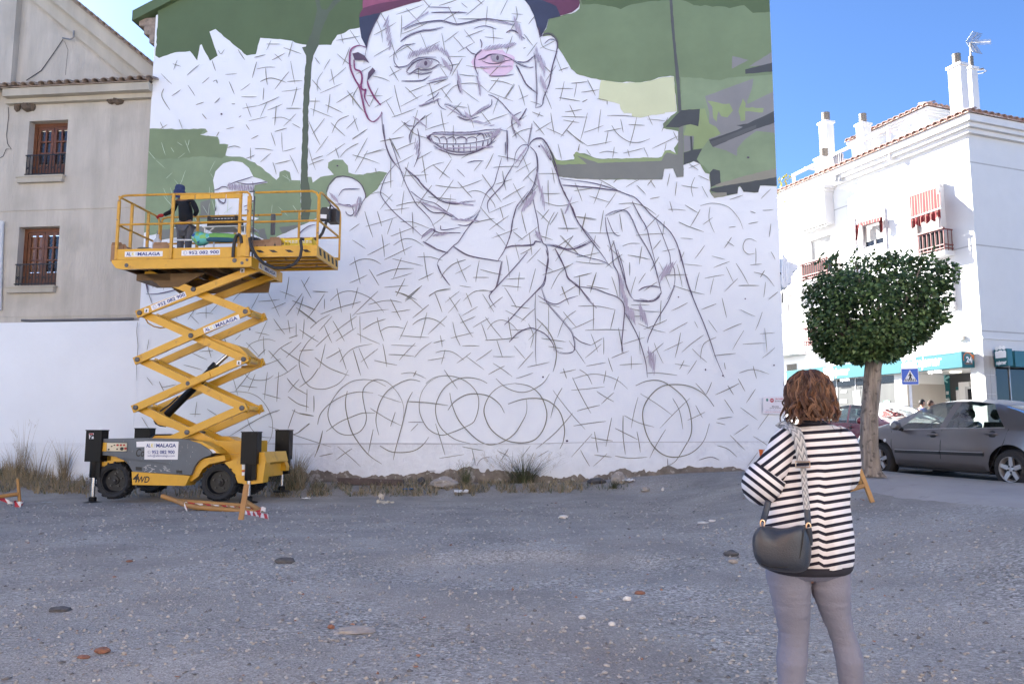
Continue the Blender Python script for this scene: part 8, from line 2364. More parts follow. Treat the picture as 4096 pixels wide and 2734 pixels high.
def sleeve(path,name,coord,nn=28,fold=.05,seed=0):
 """path: (point, radius); rings stand square to the path"""
 pts = [p for p,_ in path];m = 46
 P_,R_2 = [],[]
 for i in range(m+1):
  t = i/m*(len(pts)-1);j = min(int(t),len(pts)-2);h = t-j
  p0,p1,p2,p3 = pts[max(0,j-1)],pts[j],pts[j+1],pts[min(len(pts)-1,j+2)]
  P_.append(.5*((2*p1)+(p2-p0)*h+(2*p0-5*p1+4*p2-p3)*h*h+(3*p1-p0-3*p2+p3)*h**3));R_2.append(path[j][1]+(path[j+1][1]-path[j][1])*h)
 b = MB();b.tube(P_,R_2,nn,caps=False)
 for i,q in enumerate(b.v):
  r_,k = divmod(i,nn);a = 2*math.pi*k/nn
  q+=(q-P_[r_])*(fold*noise.noise(V((math.cos(a)*1.8,math.sin(a)*1.8,r_*.22+seed)))+fold*.5*math.sin(r_*.9+a*2)*smoothstep(20,40,r_))
 return striped(name,b.v,b.f,coord)
def uvp(p):
 w = p-EYE;d = w.y*_cp+w.z*_sp;return 2048+FPX*w.x/d,1367-FPX*(w.z*_cp-w.y*_sp)/d
def arm_coord(p):
 u,v = uvp(p);return(.60*(u-3120)+.80*(v-1760))/PER
def cuff_coord(p):
 u,v = uvp(p);return(-.62*(u-3040)+.80*(v-1930))/PER*1.05
sleeve([(wv(3190,1750,0),.060),(wv(3152,1772,-.005),.068),(wv(3118,1830,-.01),.066),(wv(3078,1888,-.005),.070),(wv(3052,1925,.03),.074),(wv(3056,1935,.09),.066)],'sleeve',arm_coord)
sleeve([(wv(3084,1888,-.02),.074),(wv(3062,1918,-.012),.086),(wv(3048,1942,.02),.084),(wv(3052,1946,.09),.076),(wv(3064,1930,.14),.064)],'cuff',cuff_coord,seed=5)
sleeve([(wv(3330,1752,.0),.060),(wv(3362,1775,.0),.070),(wv(3378,1840,.01),.064),(wv(3374,1905,.04),.062),(wv(3350,1912,.12),.056)],'sleeve',body_coord,seed=9)
# hair: a cap on the skull and several hundred curling locks
M_h = [mat('hair_dark',(0.042,0.020,0.014),0.6,var=.3,scale=20),mat('hair_auburn',(0.080,0.040,0.026),0.6,var=.3,scale=20),mat('hair_copper',(0.165,0.085,0.048),0.55,var=.25,scale=20)]
hc = wv(3238,1570,.0)
bm = bmesh.new();bmesh.ops.create_icosphere(bm,subdivisions=4,radius=1);vs = []
ff = V((-.72,.66,0)).normalized()
for q in bm.verts:
 d = q.co;k = 1+.05*noise.noise(d*3)+.03*noise.noise(d*8)
 X,Y,Z = d.x*.086*k,d.y*.09*k,d.z*.098*k
 if d.z<0:X*=1.06;Z*=1.12
 p = hc+V((X,Y,Z))
 if d.dot(ff)>.55 and d.z<.45:p = hc+V((X,Y,Z))*.70
 vs.append(p)
bm.verts.index_update();fs = [tuple(q.index for q in f.verts)for f in bm.faces];bm.free()
hair = mesh_obj('hair',vs,fs,M_h[0],woman,True)
rh = random.Random(17);HB = [MB(),MB(),MB()]
for i in range(230):
 th = rh.uniform(0,2*math.pi);cz_ = rh.uniform(-.30,1.0);sr = math.sqrt(1-cz_*cz_)
 d = V((math.cos(th)*sr,math.sin(th)*sr,cz_))
 if d.dot(ff)>.62 and d.z<.55:continue
 if d.y>.6 and rh.random()<.5:continue
 p = hc+V((d.x*.080,d.y*.084,d.z*.094))
 out = V((d.x,d.y,0));out = out.normalized()if out.length>.05 else V((rh.uniform(-1,1),rh.uniform(-1,1),0)).normalized()
 zend = hc.z+rh.uniform(-.140,-.085)if rh.random()<.72 else hc.z+rh.uniform(-.09,.02)
 nst = 34;w = rh.uniform(.007,.017);fq = rh.uniform(45,85);ph = rh.uniform(0,6.28);hand = rh.choice((-1,1))
 path = [];q = p.copy();v_ = (V((out.x*cz_,out.y*cz_,-sr))+d*.10).normalized();stepL = (abs(p.z-zend)+.06)/nst
 for k in range(nst):
  path.append(q.copy())
  v_ = (v_*.80+V((out.x*.12,out.y*.12,-1)).normalized()*.20).normalized();q = q+v_*stepL
  e = q-hc;rr_ = math.sqrt((e.x/.088)**2+(e.y/.092)**2+(max(-1,e.z/.102))**2)if e.z>-.06 else math.sqrt((e.x/.087)**2+(e.y/.09)**2+.12)
  if rr_<1:q = hc+V((e.x/rr_,e.y/rr_,e.z if e.z<-.06 else e.z/rr_))
  if q.z<zend:break
 if len(path)<6:continue
 sd_ = out.cross(UPZ).normalized();tone = rh.random()
 for j in range(9):
  ox,oy = rh.gauss(0,.0038),rh.gauss(0,.0038);dp = rh.gauss(0,.16);cut = len(path)-rh.randint(0,5);tp = []
  for k,c in enumerate(path[:max(5,cut)]):
   t = k/(nst-1);am = w*min(1,.12+1.5*t);a = k*stepL*fq*hand+ph+dp;f_ = 1-.5*max(0,t-.6)
   tp.append(c+sd_*(am*math.sin(a)+ox*f_)+out*(am*.9*math.cos(a)+abs(oy)*f_)+V((0,0,am*.35*math.sin(2*a))))
  r0 = rh.uniform(.0014,.0030);k = 0 if tone<.36 else(1 if tone<.80 else 2)
  if rh.random()<.22:k = rh.randint(0,2)
  HB[k].tube(tp,[r0*(.65+.5*math.sin(math.pi*min(1,.15+j2/(len(tp)-1)*.95)))for j2 in range(len(tp))],4)
for i in range(70):
 th = rh.uniform(0,6.28);c0 = wv(rh.uniform(3140,3190),rh.uniform(1610,1690),rh.uniform(-.03,.08))if i<34 else hc+V((math.cos(th)*.098,math.sin(th)*.098,rh.uniform(-.14,.08)))
 r = rh.uniform(.006,.015);a0 = rh.uniform(0,6.28);ax = V((rh.uniform(-1,1),rh.uniform(-1,1),rh.uniform(-.3,.3))).normalized();e1 = ax.orthogonal().normalized();e2 = ax.cross(e1)
 HB[i%2].tube([c0+e1*r*(1-.2*j/9)*math.cos(a0+j*.55)+e2*r*math.sin(a0+j*.55)+UPZ*(-.002*j)for j in range(10)],.0009,4)
for k in range(3):
 o = HB[k].build('hair_locks',M_h[k],hair,True,fix=False);o['kind'] = 'stuff'
 # shoulder bag with its strap
M_leather = mat('slate_leather',(0.026,0.033,0.048),0.42,var=.12,scale=5,bump=.15,bscale=180)
bag2 = empty('shoulder_bag',wv(3128,2200,-.17),'dark slate leather shoulder bag hanging at the small of the woman\'s back','bag')
outl = [(3022,2125),(3040,2106),(3075,2104),(3110,2112),(3150,2110),(3195,2100),(3222,2108),(3238,2140),(3243,2190),(3240,2240),(3228,2272),(3200,2286),(3150,2286),(3090,2278),(3045,2262),(3020,2225),(3012,2180),(3013,2145)]
cu_,cv_ = 3130,2195
vs,fs = [],[];lay = [(-.190,.80),(-.205,.93),(-.208,.97),(-.19,1.0),(-.165,1.02),(-.14,1.0),(-.125,.93),(-.122,.6)]
op = curve(outl+[outl[0]],4)[:-1];n = len(op)
lay = [(-.2222,.0),(-.2222,.06),(-.222,.15),(-.2215,.30),(-.220,.50),(-.217,.66),(-.212,.80),(-.200,.93),(-.180,1.0),(-.150,1.02),(-.125,1.0),(-.108,.93),(-.10,.5)]
for dy,k in lay:
 for(u,v)in op:
  uu,vv2 = cu_+(u-cu_)*k,cv_+(v-cv_)*k
  dent = .022*math.exp(-((uu-3085)/32)**2-((vv2-2120)/34)**2)if dy<-.15 else 0
  vs.append(wv(uu,vv2,dy+dent-.004*math.sin(uu*.03)))
for i in range(len(lay)-1):
 for k in range(n):fs.append((i*n+k,i*n+(k+1)%n,(i+1)*n+(k+1)%n,(i+1)*n+k))
bb = MB();bb.add(vs,fs);bb.build('body',M_leather,bag2,True)
seam = [wv(u,v,dy)for u,v,dy in((3216,2112,-.212),(3210,2170,-.223),(3200,2225,-.221),(3180,2255,-.216),(3140,2268,-.212),(3080,2266,-.208),(3045,2252,-.203))]
b = MB();b.tube([V((*p,))for p in seam],.0022,5);b.build('seam',mat('black_stitch',(0.006,0.006,0.008),0.6),bag2)
def strap_mat():
 m = bpy.data.materials.new('chevron_strap');m.use_nodes = True
 nt = m.node_tree;L = nt.links.new;bs = nt.nodes['Principled BSDF'];bs.inputs['Roughness'].default_value = .85
 uv = nt.nodes.new('ShaderNodeUVMap');sx = nt.nodes.new('ShaderNodeSeparateXYZ');L(uv.outputs[0],sx.inputs[0])
 pp_ = nt.nodes.new('ShaderNodeMath');pp_.operation = 'PINGPONG';L(sx.outputs[0],pp_.inputs[0]);pp_.inputs[1].default_value = .5
 ml = nt.nodes.new('ShaderNodeMath');ml.operation = 'MULTIPLY_ADD';L(pp_.outputs[0],ml.inputs[0]);ml.inputs[1].default_value = 1.6;L(sx.outputs[1],ml.inputs[2])
 fr = nt.nodes.new('ShaderNodeMath');fr.operation = 'FRACT';L(ml.outputs[0],fr.inputs[0])
 r = nt.nodes.new('ShaderNodeValToRGB');r.color_ramp.interpolation = 'CONSTANT';e = r.color_ramp.elements;e.new(.5);
 for k,(p,c)in enumerate(((0,(.30,.32,.34)),(.35,(.13,.14,.16)),(.62,(.42,.43,.45)))):e[k].position = p;e[k].color = (*c,1)
 L(fr.outputs[0],r.inputs[0]);L(r.outputs[0],bs.inputs['Base Color']);return m
M_strap = strap_mat()
def strap(path,w,name,m,reps,wdir=None):
 P_ = curve3(path,6);vs,fs = [],[]
 for i,p in enumerate(P_):
  d = (P_[min(i+1,len(P_)-1)]-P_[max(0,i-1)]).normalized();s = d.cross(V((0,-1,.15))).normalized()
  for k in range(5):vs.append(p+s*w*(k/4-.5)+V((0,-.003,0))*math.sin(math.pi*k/4))
 for i in range(len(P_)-1):
  for k in range(4):fs.append((i*5+k,i*5+k+1,i*5+k+6,i*5+k+5))
 o = mesh_obj(name,vs,fs,m,bag2,True)
 uvl = o.data.uv_layers.new(name='UVMap')
 for lp in o.data.loops:i,k = divmod(lp.vertex_index,5);uvl.data[lp.index].uv = (k/4*2,reps*i/(len(P_)-1))
 sol = o.modifiers.new('thickness','SOLIDIFY');sol.thickness = .003
 return o
def curve3(pts,n):
 P = [pts[0]]+list(pts)+[pts[-1]];o = []
 for i in range(1,len(P)-2):
  p0,p1,p2,p3 = P[i-1:i+3]
  for k in range(n):
   t = k/n;o.append(.5*((2*p1)+(p2-p0)*t+(2*p0-5*p1+4*p2-p3)*t*t+(3*p1-p0-3*p2+p3)*t**3))
 o.append(pts[-1]);return o
strap([wv(3118,1712,.06),wv(3140,1700,-.0),wv(3168,1708,-.06),wv(3192,1740,-.098),wv(3204,1800,-.108),wv(3210,1850,-.108)],.045,'strap',M_strap,8)
strap([wv(3212,1862,-.110),wv(3217,1920,-.112),wv(3222,1980,-.120),wv(3228,2040,-.135)],.026,'strap',M_strap,7)
strap([wv(3228,2036,-.137),wv(3231,2070,-.15),wv(3233,2096,-.165)],.026,'strap_tab',M_leather,1)
strap([wv(3236,2110,-.20),wv(3240,2150,-.19),wv(3240,2180,-.18)],.022,'strap_tab',M_leather,1)
strap([wv(3074,2002,-.10),wv(3062,2050,-.12),wv(3052,2085,-.15)],.026,'strap',M_leather,1)
M_gold = mat('pale_gold',(0.65,0.48,0.34),0.3,.9)
b = MB();c = wv(3211,1856,-.122);q = [c+V((math.copysign(.029,sx_),0,sz_*.011))for sx_,sz_ in((-1,-1),(1,-1),(1,1),(-1,1))];b.tube(q,.0045,6,closed=True);b.build('buckle',M_gold,bag2)
for(u,v,dy)in((3234,2104,-.19),(3050,2092,-.16)):
 c = wv(u,v,dy);b = MB();b.tube([c+V((.009*math.cos(k*.6),0,.014*math.sin(k*.6)))for k in range(10)],.003,5,closed=True);b.build('ring',M_gold,bag2)
oc = wv(3050,1818,.30)  # thin orange plate standing in for an unidentified object
orange_obj = empty('orange_object',oc,'small orange card showing past the woman\'s raised striped sleeve','object')
b = MB();q = [wv(3038,1796,.30),wv(3064,1797,.30),wv(3066,1850,.30),wv(3046,1848,.30)];b.prism(q,(0,0,0),(0,.012,0));b.build('body',mat('object_orange',(0.52,0.13,0.03),0.5),orange_obj)
# ---------------------------------------------------------------- the painter on the lift
M_hat = mat('dark_blue_hat',(0.025,0.04,0.11),0.8,var=.2,scale=20);M_blk = mat('black_jumper',(0.008,0.009,0.012),0.9,var=.3,scale=8,bump=.2);M_jean = mat('grey_jeans',(0.10,0.105,0.125),0.9,var=.22,scale=9,bump=.3,spots=((0.28,0.27,0.27),24,.70,.04))
def zP(x,y):return(560+x/4.48,700+y/4.48)
PYL = .95
def pq(x,y,dy=0.0):return lw(lq(*zP(x,y),PYL+dy))
pf = pq(800,1300);zdeck = Zdk
painter = person('person','painter in blue sun hat, black jumper and grey jeans on the lift',V((pf.x,pf.y,zdeck)))
def on_deck(x,dy):p = pq(x,1300,dy);return V((p.x,p.y,zdeck+.08))
torso = [(pq(810,900),(.18,.16)),(pq(830,700),(.20,.17)),(pq(800,540),(.225,.18)),(pq(780,450),(.19,.13)),(pq(740,400,.0),.07),(pq(720,300,.03),.06)]
armL = [(pq(650,480),.075),(pq(590,640,-.02),.062),(pq(420,720,-.05),.045)]
armR = [(pq(940,470),.075),(pq(1020,650,-.05),.062),(pq(985,715,.22),.05)]
legL = [(pq(740,960),.115),(pq(730,1140,.02),.085),(on_deck(720,0),.06),(on_deck(710,.14)-V((0,0,.04)),.05)]
legR = [(pq(880,960),.115),(pq(870,1140,-.02),.085),(on_deck(860,-.02),.06),(on_deck(880,.12)-V((0,0,.04)),.05)]
nd = torso+armL+armR+legL+legR
ed = [(0,1),(1,2),(2,3),(3,4),(4,5),(3,6),(6,7),(7,8),(3,9),(9,10),(10,11),(0,12),(12,13),(13,14),(14,15),(0,16),(16,17),(17,18),(18,19)]
slim = [(p,(r[0]*.85,r[1]*.85)if isinstance(r,tuple)else r*.85)for p,r in nd]
PH = pq(712,285,.04);hv,hf,hfr = head_mesh(PH,(-.45,.89,-.1),1.0)
fb = MB();fingers(fb,armR[2][0],(-.3,.8,.3),(0,0,1),1.0,.6)
finish_body(slim,ed,[(hv,hf),(fb.v,fb.f)],M_skin2,painter);face_bits(PH,hfr,1.0,painter)
vs,fs = skin_mesh([torso[0][:1]+(torso[0][1],)]+torso[1:4]+armL+armR,[(0,1),(1,2),(2,3),(3,4),(4,5),(5,6),(3,7),(7,8),(8,9)])
mesh_obj('jumper',vs,fs,M_blk,painter,True)
lg = [(pq(815,905),(.165,.125))]+[(p,r*1.05)for p,r in legL[:3]]+[(p,r*1.05)for p,r in legR[:3]]
vs,fs = skin_mesh(lg,[(0,1),(1,2),(2,3),(0,4),(4,5),(5,6)]);mesh_obj('jeans',vs,fs,M_jean,painter,True)
b = MB();q = [];w0 = pq(815,895)
b.tube([w0+LX*(.163*math.cos(t))+LY*(.125*math.sin(t))+UPZ*(-.02*math.cos(t))for t in[2*math.pi*k/20 for k in range(20)]],.02,6,closed=True);b.build('belt',mat('brown_belt',(0.16,0.06,0.035),0.6),painter,True)
b = MB();b.prism([pq(690,985,-.135),pq(820,985,-.135),pq(815,1090,-.12),pq(700,1090,-.12)],(0,0,0),LY*.012);b.build('pocket',mat('jean_dark',(0.07,0.072,0.085),0.9),painter)
fb = MB();fingers(fb,armL[2][0],LX*-1+UPZ*-.1,UPZ,1.25,.9);fb.build('glove',mat('red_glove',(0.42,0.03,0.03),0.7),painter,True)
for lgx in(legL,legR):
 p = lgx[2][0];b = MB();b.tube([p+LY*-.09-UPZ*.04,p-UPZ*.035,p+LY*.10-UPZ*.045,p+LY*.17-UPZ*.05],[.03,.05,.045,.03],8);b.build('shoe',mat('shoe_grey',(0.08,0.08,0.08),0.8),painter,True)
b = MB();b.lathe([(.145,-.035),(.128,-.02),(.112,.01),(.112,.06),(.095,.115),(.05,.135),(.005,.138)],PH+UPZ*.015,(.12,-.10,1),20);hat = b.build('sun_hat',M_hat,painter,True)
b = MB();q = []
nape = [(PH+V((-.10,-.10,-.0))),]
g = []
for i in range(6):
 row = []
 for k in range(9):
  a = R(200+140*k/8);row.append(PH+V((math.cos(a)*(.125+.012*i),math.sin(a)*(.125+.02*i),.0-.045*i))+V((0,.012*math.sin(k*1.7),0)))
 g.append(row)
cloth('neck_flap',g,1,M_hat,hat)
# ---------------------------------------------------------------- passers-by behind the grey car, and drivers
def walker(lbl,u,v,y,face,shirt_m,shirt_name,hair_m,h=1.70,sleeve_long=False,skinm=M_skin,glasses=False):
 p = at_y(u,v,y);top = p.z;base = top-h
 f = V(face).normalized();r = f.cross(UPZ).normalized()
 B = V((p.x,p.y,base))
 root = person('person',lbl,B)
 q = lambda x,fw,z:B+r*x+f*fw+UPZ*z*h/1.70
 tors = [(q(0,0,.92),(.16,.12)),(q(0,-.01,1.12),(.155,.12)),(q(0,0,1.30),(.18,.12)),(q(0,0,1.40),(.15,.09)),(q(0,.01,1.46),.06),(q(0,.03,1.52),.055)]
 aL = [(q(-.20,0,1.37),.06),(q(-.24,-.02,1.10),.048),(q(-.20,.16,.95),.036)];aR = [(q(.20,0,1.37),.06),(q(.24,-.03,1.10),.048),(q(.21,.10,.90),.036)]
 lL = [(q(-.09,0,.86),.09),(q(-.10,.06,.48),.062),(q(-.10,.12,.08),.042),(q(-.10,.24,.04),.035)];lR = [(q(.09,0,.86),.09),(q(.10,.0,.48),.062),(q(.10,-.14,.10),.042),(q(.10,-.04,.04),.035)]
 nd = tors+aL+aR+lL+lR
 hc2 = q(0,.045,1.585);hv,hf,hfr = head_mesh(hc2,f,1.0)
 fb = MB();fingers(fb,aL[2][0],f*.4-UPZ*.9,-r,1.0,.5);fingers(fb,aR[2][0],f*.2-UPZ*.97,r,1.0,.5)
 finish_body([(a,(c[0]*.86,c[1]*.86)if isinstance(c,tuple)else c*.86)for a,c in nd],ed,[(hv,hf),(fb.v,fb.f)],skinm,root);face_bits(hc2,hfr,1.0,root)
 def mid(a,c):return((a[0]+c[0])/2,(a[1]+c[1])/2)
 aa,bb2 = (aL,aR)if sleeve_long else([aL[0],mid(aL[0],aL[1])],[aR[0],mid(aR[0],aR[1])])
 nn = tors[:4]+aa+bb2;la = len(aa)
 e2 = [(0,1),(1,2),(2,3),(3,4)]+[(4+k,5+k)for k in range(la-1)]+[(3,4+la)]+[(4+la+k,5+la+k)for k in range(la-1)]
 vs,fs = skin_mesh(nn,e2);mesh_obj(shirt_name,vs,fs,shirt_m,root,True)
 vs,fs = skin_mesh([(q(0,0,.93),(.165,.125))]+lL[:3]+lR[:3],[(0,1),(1,2),(2,3),(0,4),(4,5),(5,6)]);mesh_obj('trousers',vs,fs,mat('dark_trousers',(0.03,0.032,0.045),0.9),root,True)
 bm = bmesh.new();bmesh.ops.create_icosphere(bm,subdivisions=3,radius=1);vs = []
 for k in bm.verts:
  d = k.co;s_ = 1 if(d.z>.25 or(d.y<-.05 and d.z>-.35))else .80
  vs.append(hc2+(r*d.x*.083+f*(d.y*.100-.008)+UPZ*(d.z*.124+.004))*s_)
 bm.verts.index_update();fs = [tuple(k.index for k in fc.verts)for fc in bm.faces];bm.free()
 mesh_obj('hair',vs,fs,hair_m,root,True)
 for lg_ in(lL,lR):
  b = MB();a = lg_[2][0];b.tube([a-f*.06-UPZ*.03,a-UPZ*.03,a+f*.12-UPZ*.045,a+f*.17-UPZ*.05],[.03,.045,.04,.025],8);b.build('shoe',M_blacktrim,root,True)
 if glasses:
  b = MB()
  for sg in(1,-1):c = hc2+r*.032*sg+f*.102+UPZ*.012;b.tube([c+r*.022*math.cos(k*.628)+UPZ*.018*math.sin(k*.628)for k in range(10)],.002,4,closed=True);b.tube([c+r*.022*sg,c+r*.043*sg-f*.10],.002,4)
  b.build('glasses',M_blacktrim,root)
 return root
M_hd = mat('short_dark_hair',(0.015,0.012,0.010),0.7);M_hs = mat('cropped_hair',(0.06,0.038,0.028),0.8)
walker('man with glasses in a royal blue t-shirt walking past the bank',3683,1596,25.2,(.93,.10,0),mat('royal_blue_cloth',(0.014,0.045,0.19),0.9),'t_shirt',M_hd,1.70,glasses=True)
walker('man with cropped hair in black walking past the bank behind the blue t-shirt',3716,1600,25.6,(.93,-.30,0),M_blk,'jacket',M_hs,1.70,True,M_skin2)
# the driver of the red car
def sitter(lbl,T,sx,sy,shirt_m,m):
 def q(x,y,z):return T@V((sx+x,sy+y,z))
 root = person('person',lbl,q(0,0,.56))
 f = (T.to_3x3()@V((1,0,0))).normalized()
 tors = [(q(.10,0,.64),(.16,.13)),(q(.02,0,.84),(.16,.12)),(q(-.02,0,1.00),(.17,.11)),(q(-.03,0,1.08),(.13,.08)),(q(-.01,0,1.14),.05)]
 aa = []
 for sg in(1,-1):aa+=[(q(-.0,.19*sg,1.03),.055),(q(.18,.22*sg,.82),.045),(q(.42,.12*sg,.92),.034)]
 ll = []
 for sg in(1,-1):ll+=[(q(.20,.10*sg,.62),.085),(q(.55,.12*sg,.66),.065),(q(.72,.12*sg,.36),.045)]
 nd = tors+aa+ll
 e = [(0,1),(1,2),(2,3),(3,4),(3,5),(5,6),(6,7),(3,8),(8,9),(9,10),(0,11),(11,12),(12,13),(0,14),(14,15),(15,16)]
 c = q(.03,0,1.25);hv,hf,fr = head_mesh(c,f,.95)
 fb = MB();fingers(fb,aa[2][0],f*.6+UPZ*.5,UPZ,1,.9);fingers(fb,aa[5][0],f*.6+UPZ*.5,UPZ,1,.9)
 finish_body([(a,(k[0]*.86,k[1]*.86)if isinstance(k,tuple)else k*.86)for a,k in nd],e,[(hv,hf),(fb.v,fb.f)],m,root);face_bits(c,fr,.95,root)
 vs,fs = skin_mesh(tors[:4]+aa,[(0,1),(1,2),(2,3),(3,4),(4,5),(5,6),(3,7),(7,8),(8,9)]);mesh_obj('shirt',vs,fs,shirt_m,root,True)
 vs,fs = skin_mesh(tors[:1]+ll,[(0,1),(1,2),(2,3),(0,4),(4,5),(5,6)]);mesh_obj('trousers',vs,fs,MATS['dark_trousers'],root,True)
 vs = [];bm = bmesh.new();bmesh.ops.create_icosphere(bm,subdivisions=3,radius=1);r,f2,u = fr
 for k in bm.verts:
  d = k.co;s_ = 1 if(d.z>.3 or(d.y<-.05 and d.z>-.3))else .8;vs.append(c+(r*d.x*.079+f2*(d.y*.095-.008)+u*(d.z*.117+.004))*s_)
 bm.verts.index_update();fs = [tuple(k.index for k in fc.verts)for fc in bm.faces];bm.free();mesh_obj('hair',vs,fs,M_hd,root,True)
sitter('bearded man in a pale shirt sitting at the wheel of the red car',TRc,1.32,-.30,mat('pale_shirt',(0.35,0.42,0.42),0.9),M_skin2)

# ================================================================ ON THE GROUND: barriers, weeds, rubble, stones
def gpt(u,v,up=0.0):
 """where the photo ray meets the lot"""
 d = ray(u,v);a,c = 2.0,60.0
 t = a
 while t<c:
  p = EYE+d*t
  if p.z<=lot_z(p.x,p.y):break
  t+=.25
 lo,hi = max(a,t-.25),t
 for _ in range(18):
  m = (lo+hi)/2;p = EYE+d*m
  if p.z>lot_z(p.x,p.y):lo = m
  else:hi = m
 p = EYE+d*hi
 return V((p.x,p.y,lot_z(p.x,p.y)+up))
M_bar = mat('barrier_ochre',(0.36,0.19,0.055),0.5,var=.15,scale=5,spots=((0.16,0.11,0.07),7,.64,.08))
M_lath = mat('wooden_lath',(0.33,0.18,0.07),0.8,var=.2,scale=8,streak=True)
def tape_mat():
 m = bpy.data.materials.new('red_white_tape');m.use_nodes = True;nt = m.node_tree;L = nt.links.new;bs = nt.nodes['Principled BSDF'];bs.inputs['Roughness'].default_value = .5
 uv = nt.nodes.new('ShaderNodeUVMap');sx = nt.nodes.new('ShaderNodeSeparateXYZ');L(uv.outputs[0],sx.inputs[0]);fr = nt.nodes.new('ShaderNodeMath');fr.operation = 'FRACT';L(sx.outputs[0],fr.inputs[0])
 r = nt.nodes.new('ShaderNodeValToRGB');r.color_ramp.interpolation = 'CONSTANT';e = r.color_ramp.elements;e[0].color = (.72,.70,.70,1);e[1].position = .5;e[1].color = (.42,.02,.035,1)
 L(fr.outputs[0],r.inputs[0]);L(r.outputs[0],bs.inputs['Base Color']);return m
M_tape = tape_mat()
def tape(path,w,parent,per=.22,seed=0):
 P_ = curve3(path,7);vs,fs = [],[];s = 0;us = [];rt_ = random.Random(seed)
 for i,p in enumerate(P_):
  d = (P_[min(i+1,len(P_)-1)]-P_[max(i-1,0)]).normalized();a = 1.2*noise.noise(V((i*.3,seed,0)))
  n_ = (UPZ*math.cos(a)+d.cross(UPZ)*math.sin(a)).normalized()*w/2
  if i:s+=(p-P_[i-1]).length
  vs+=[p-n_,p+n_];us.append(s/per)
 fs = [(2*i,2*i+1,2*i+3,2*i+2)for i in range(len(P_)-1)]
 o = mesh_obj('warning_tape',vs,fs,M_tape,parent);uvl = o.data.uv_layers.new(name='UVMap')
 for lp in o.data.loops:k,j = divmod(lp.vertex_index,2);uvl.data[lp.index].uv = (us[k]+.25*j,j)
 return o
def g5(x,y,up=0.0):return gpt(*z5(x,y),up)
bar1 = empty('fallen_barrier',g5(1480,1130),'fallen ochre tube barrier wound with red and white tape beside the lift','barrier')
def y5(x,y,Y):return at_y(*z5(x,y),Y)
Yb = g5(1500,1160).y;Yf = Yb+.55
b = MB();b.tube([y5(908,998,Yf),y5(1060,1050,Yf-.05),y5(1150,1092,Yb+.2),y5(1280,1118,Yb+.1),y5(1600,1142,Yb),y5(1905,1166,Yb-.05)],.045,10);b.build('tube',M_bar,bar1,True)
b = MB();b.tube([y5(1060,1050,Yf-.05),y5(1300,1064,Yf),y5(1835,1108,Yf-.1)],.045,10);b.build('tube',M_bar,bar1,True)
b = MB();b.tube([y5(1785,1058,Yf),y5(1955,1160,Yb-.05)],.045,10);b.build('tube',M_bar,bar1,True)
for k in range(8):
 x = 1180+85*k;b = MB();b.tube([y5(x-30,1066+k*4.5,Yf-.02),y5(x+55,1110+k*7,Yb+.1)],.018,6);b.build('bar',M_bar,bar1,True)
b = MB();b.add([y5(1180,1082,Yf-.1),y5(1830,1120,Yf-.1),y5(1860,1160,Yb+.05),y5(1300,1120,Yb+.15)],[(0,1,2,3)]);b.build('mesh_panel',mat('rusty_panel',(0.13,0.09,0.06),.9,var=.4,scale=14),bar1,fix=False)
tape([y5(x,y,Yf-.15)for x,y in((1130,1085),(1160,1078),(1240,1092),(1330,1098),(1440,1106),(1560,1116),(1700,1128),(1850,1132),(1960,1138))],.075,bar1,.30,1)
tape([y5(x,y,Yb-.1)for x,y in((1140,1080),(1150,1110),(1172,1140))],.07,bar1,.3,4)
tape([y5(x,y,Yb-.12)for x,y in((1990,1142),(1950,1130),(1930,1160),(1880,1180),(1850,1198))],.08,bar1,.3,2)
lth = empty('wooden_stake',gpt(*z5(1728,1246)),'leaning wooden lath stuck upright in front of the fallen barrier','stake')
p0 = gpt(*z5(1728,1246));p1 = at_y(*z5(1792,874),p0.y+.12);b = MB();b.bar(p0-UPZ*.05,p1,.085,.03,(0,1,0));b.build('lath',M_lath,lth)
tp_ = empty('warning_tape',gpt(*z5(1890,1212)),'loose red and white tape lying flat on the ground right of the lath','tape')
tape([gpt(*z5(x,y),.03)for x,y in((1765,1188),(1830,1200),(1900,1213),(1960,1225),(2018,1238))],.09,tp_,.34,3)
bar2 = empty('barrier',gpt(76,2022),'ochre barrier at the far edge of the lot with taped leg','barrier')
c0 = gpt(80,2020);b = MB();b.bar(c0,at_y(71,1913,c0.y),.05,.04,(0,1,0));b.build('leg',M_bar,bar2)
b = MB();b.tube([at_y(72,1974,c0.y-.05),at_y(0,1984,c0.y-.2),at_y(-60,1992,c0.y-.4)],.04,8);b.build('tube',M_bar,bar2,True)
tape([at_y(x,y,c0.y-.1)for x,y in((-30,1985),(10,1996),(40,2008),(70,2016))],.07,bar2,.34,5)
tape([gpt(x,y,.05)for x,y in((50,2024),(70,2018),(88,2022),(60,2026),(84,2027))],.10,bar2,.3,6)
bar3 = empty('barrier',gpt(3480,2005),'ochre barrier with splayed legs standing between the woman and the tree trunk','barrier')
c1 = gpt(3490,2008);yb3 = c1.y
b = MB();b.bar(c1,at_y(3438,1877,yb3+.15),.055,.05,(0,1,0));b.build('leg',M_bar,bar3)
b = MB();b.bar(at_y(3446,1942,yb3+.75),at_y(3418,1865,yb3+.45),.055,.05,(0,1,0));b.build('leg',M_bar,bar3)
b = MB();b.tube([at_y(3458,1940,yb3+.1),at_y(3400,1957,yb3-.1),at_y(3330,1975,yb3-.35)],.035,8);b.build('tube',M_bar,bar3,True)
b = MB();b.tube([at_y(3424,1886,yb3+.45),at_y(3400,1893,yb3+.4),at_y(3330,1910,yb3+.2)],.035,8);b.build('tube',M_bar,bar3,True)
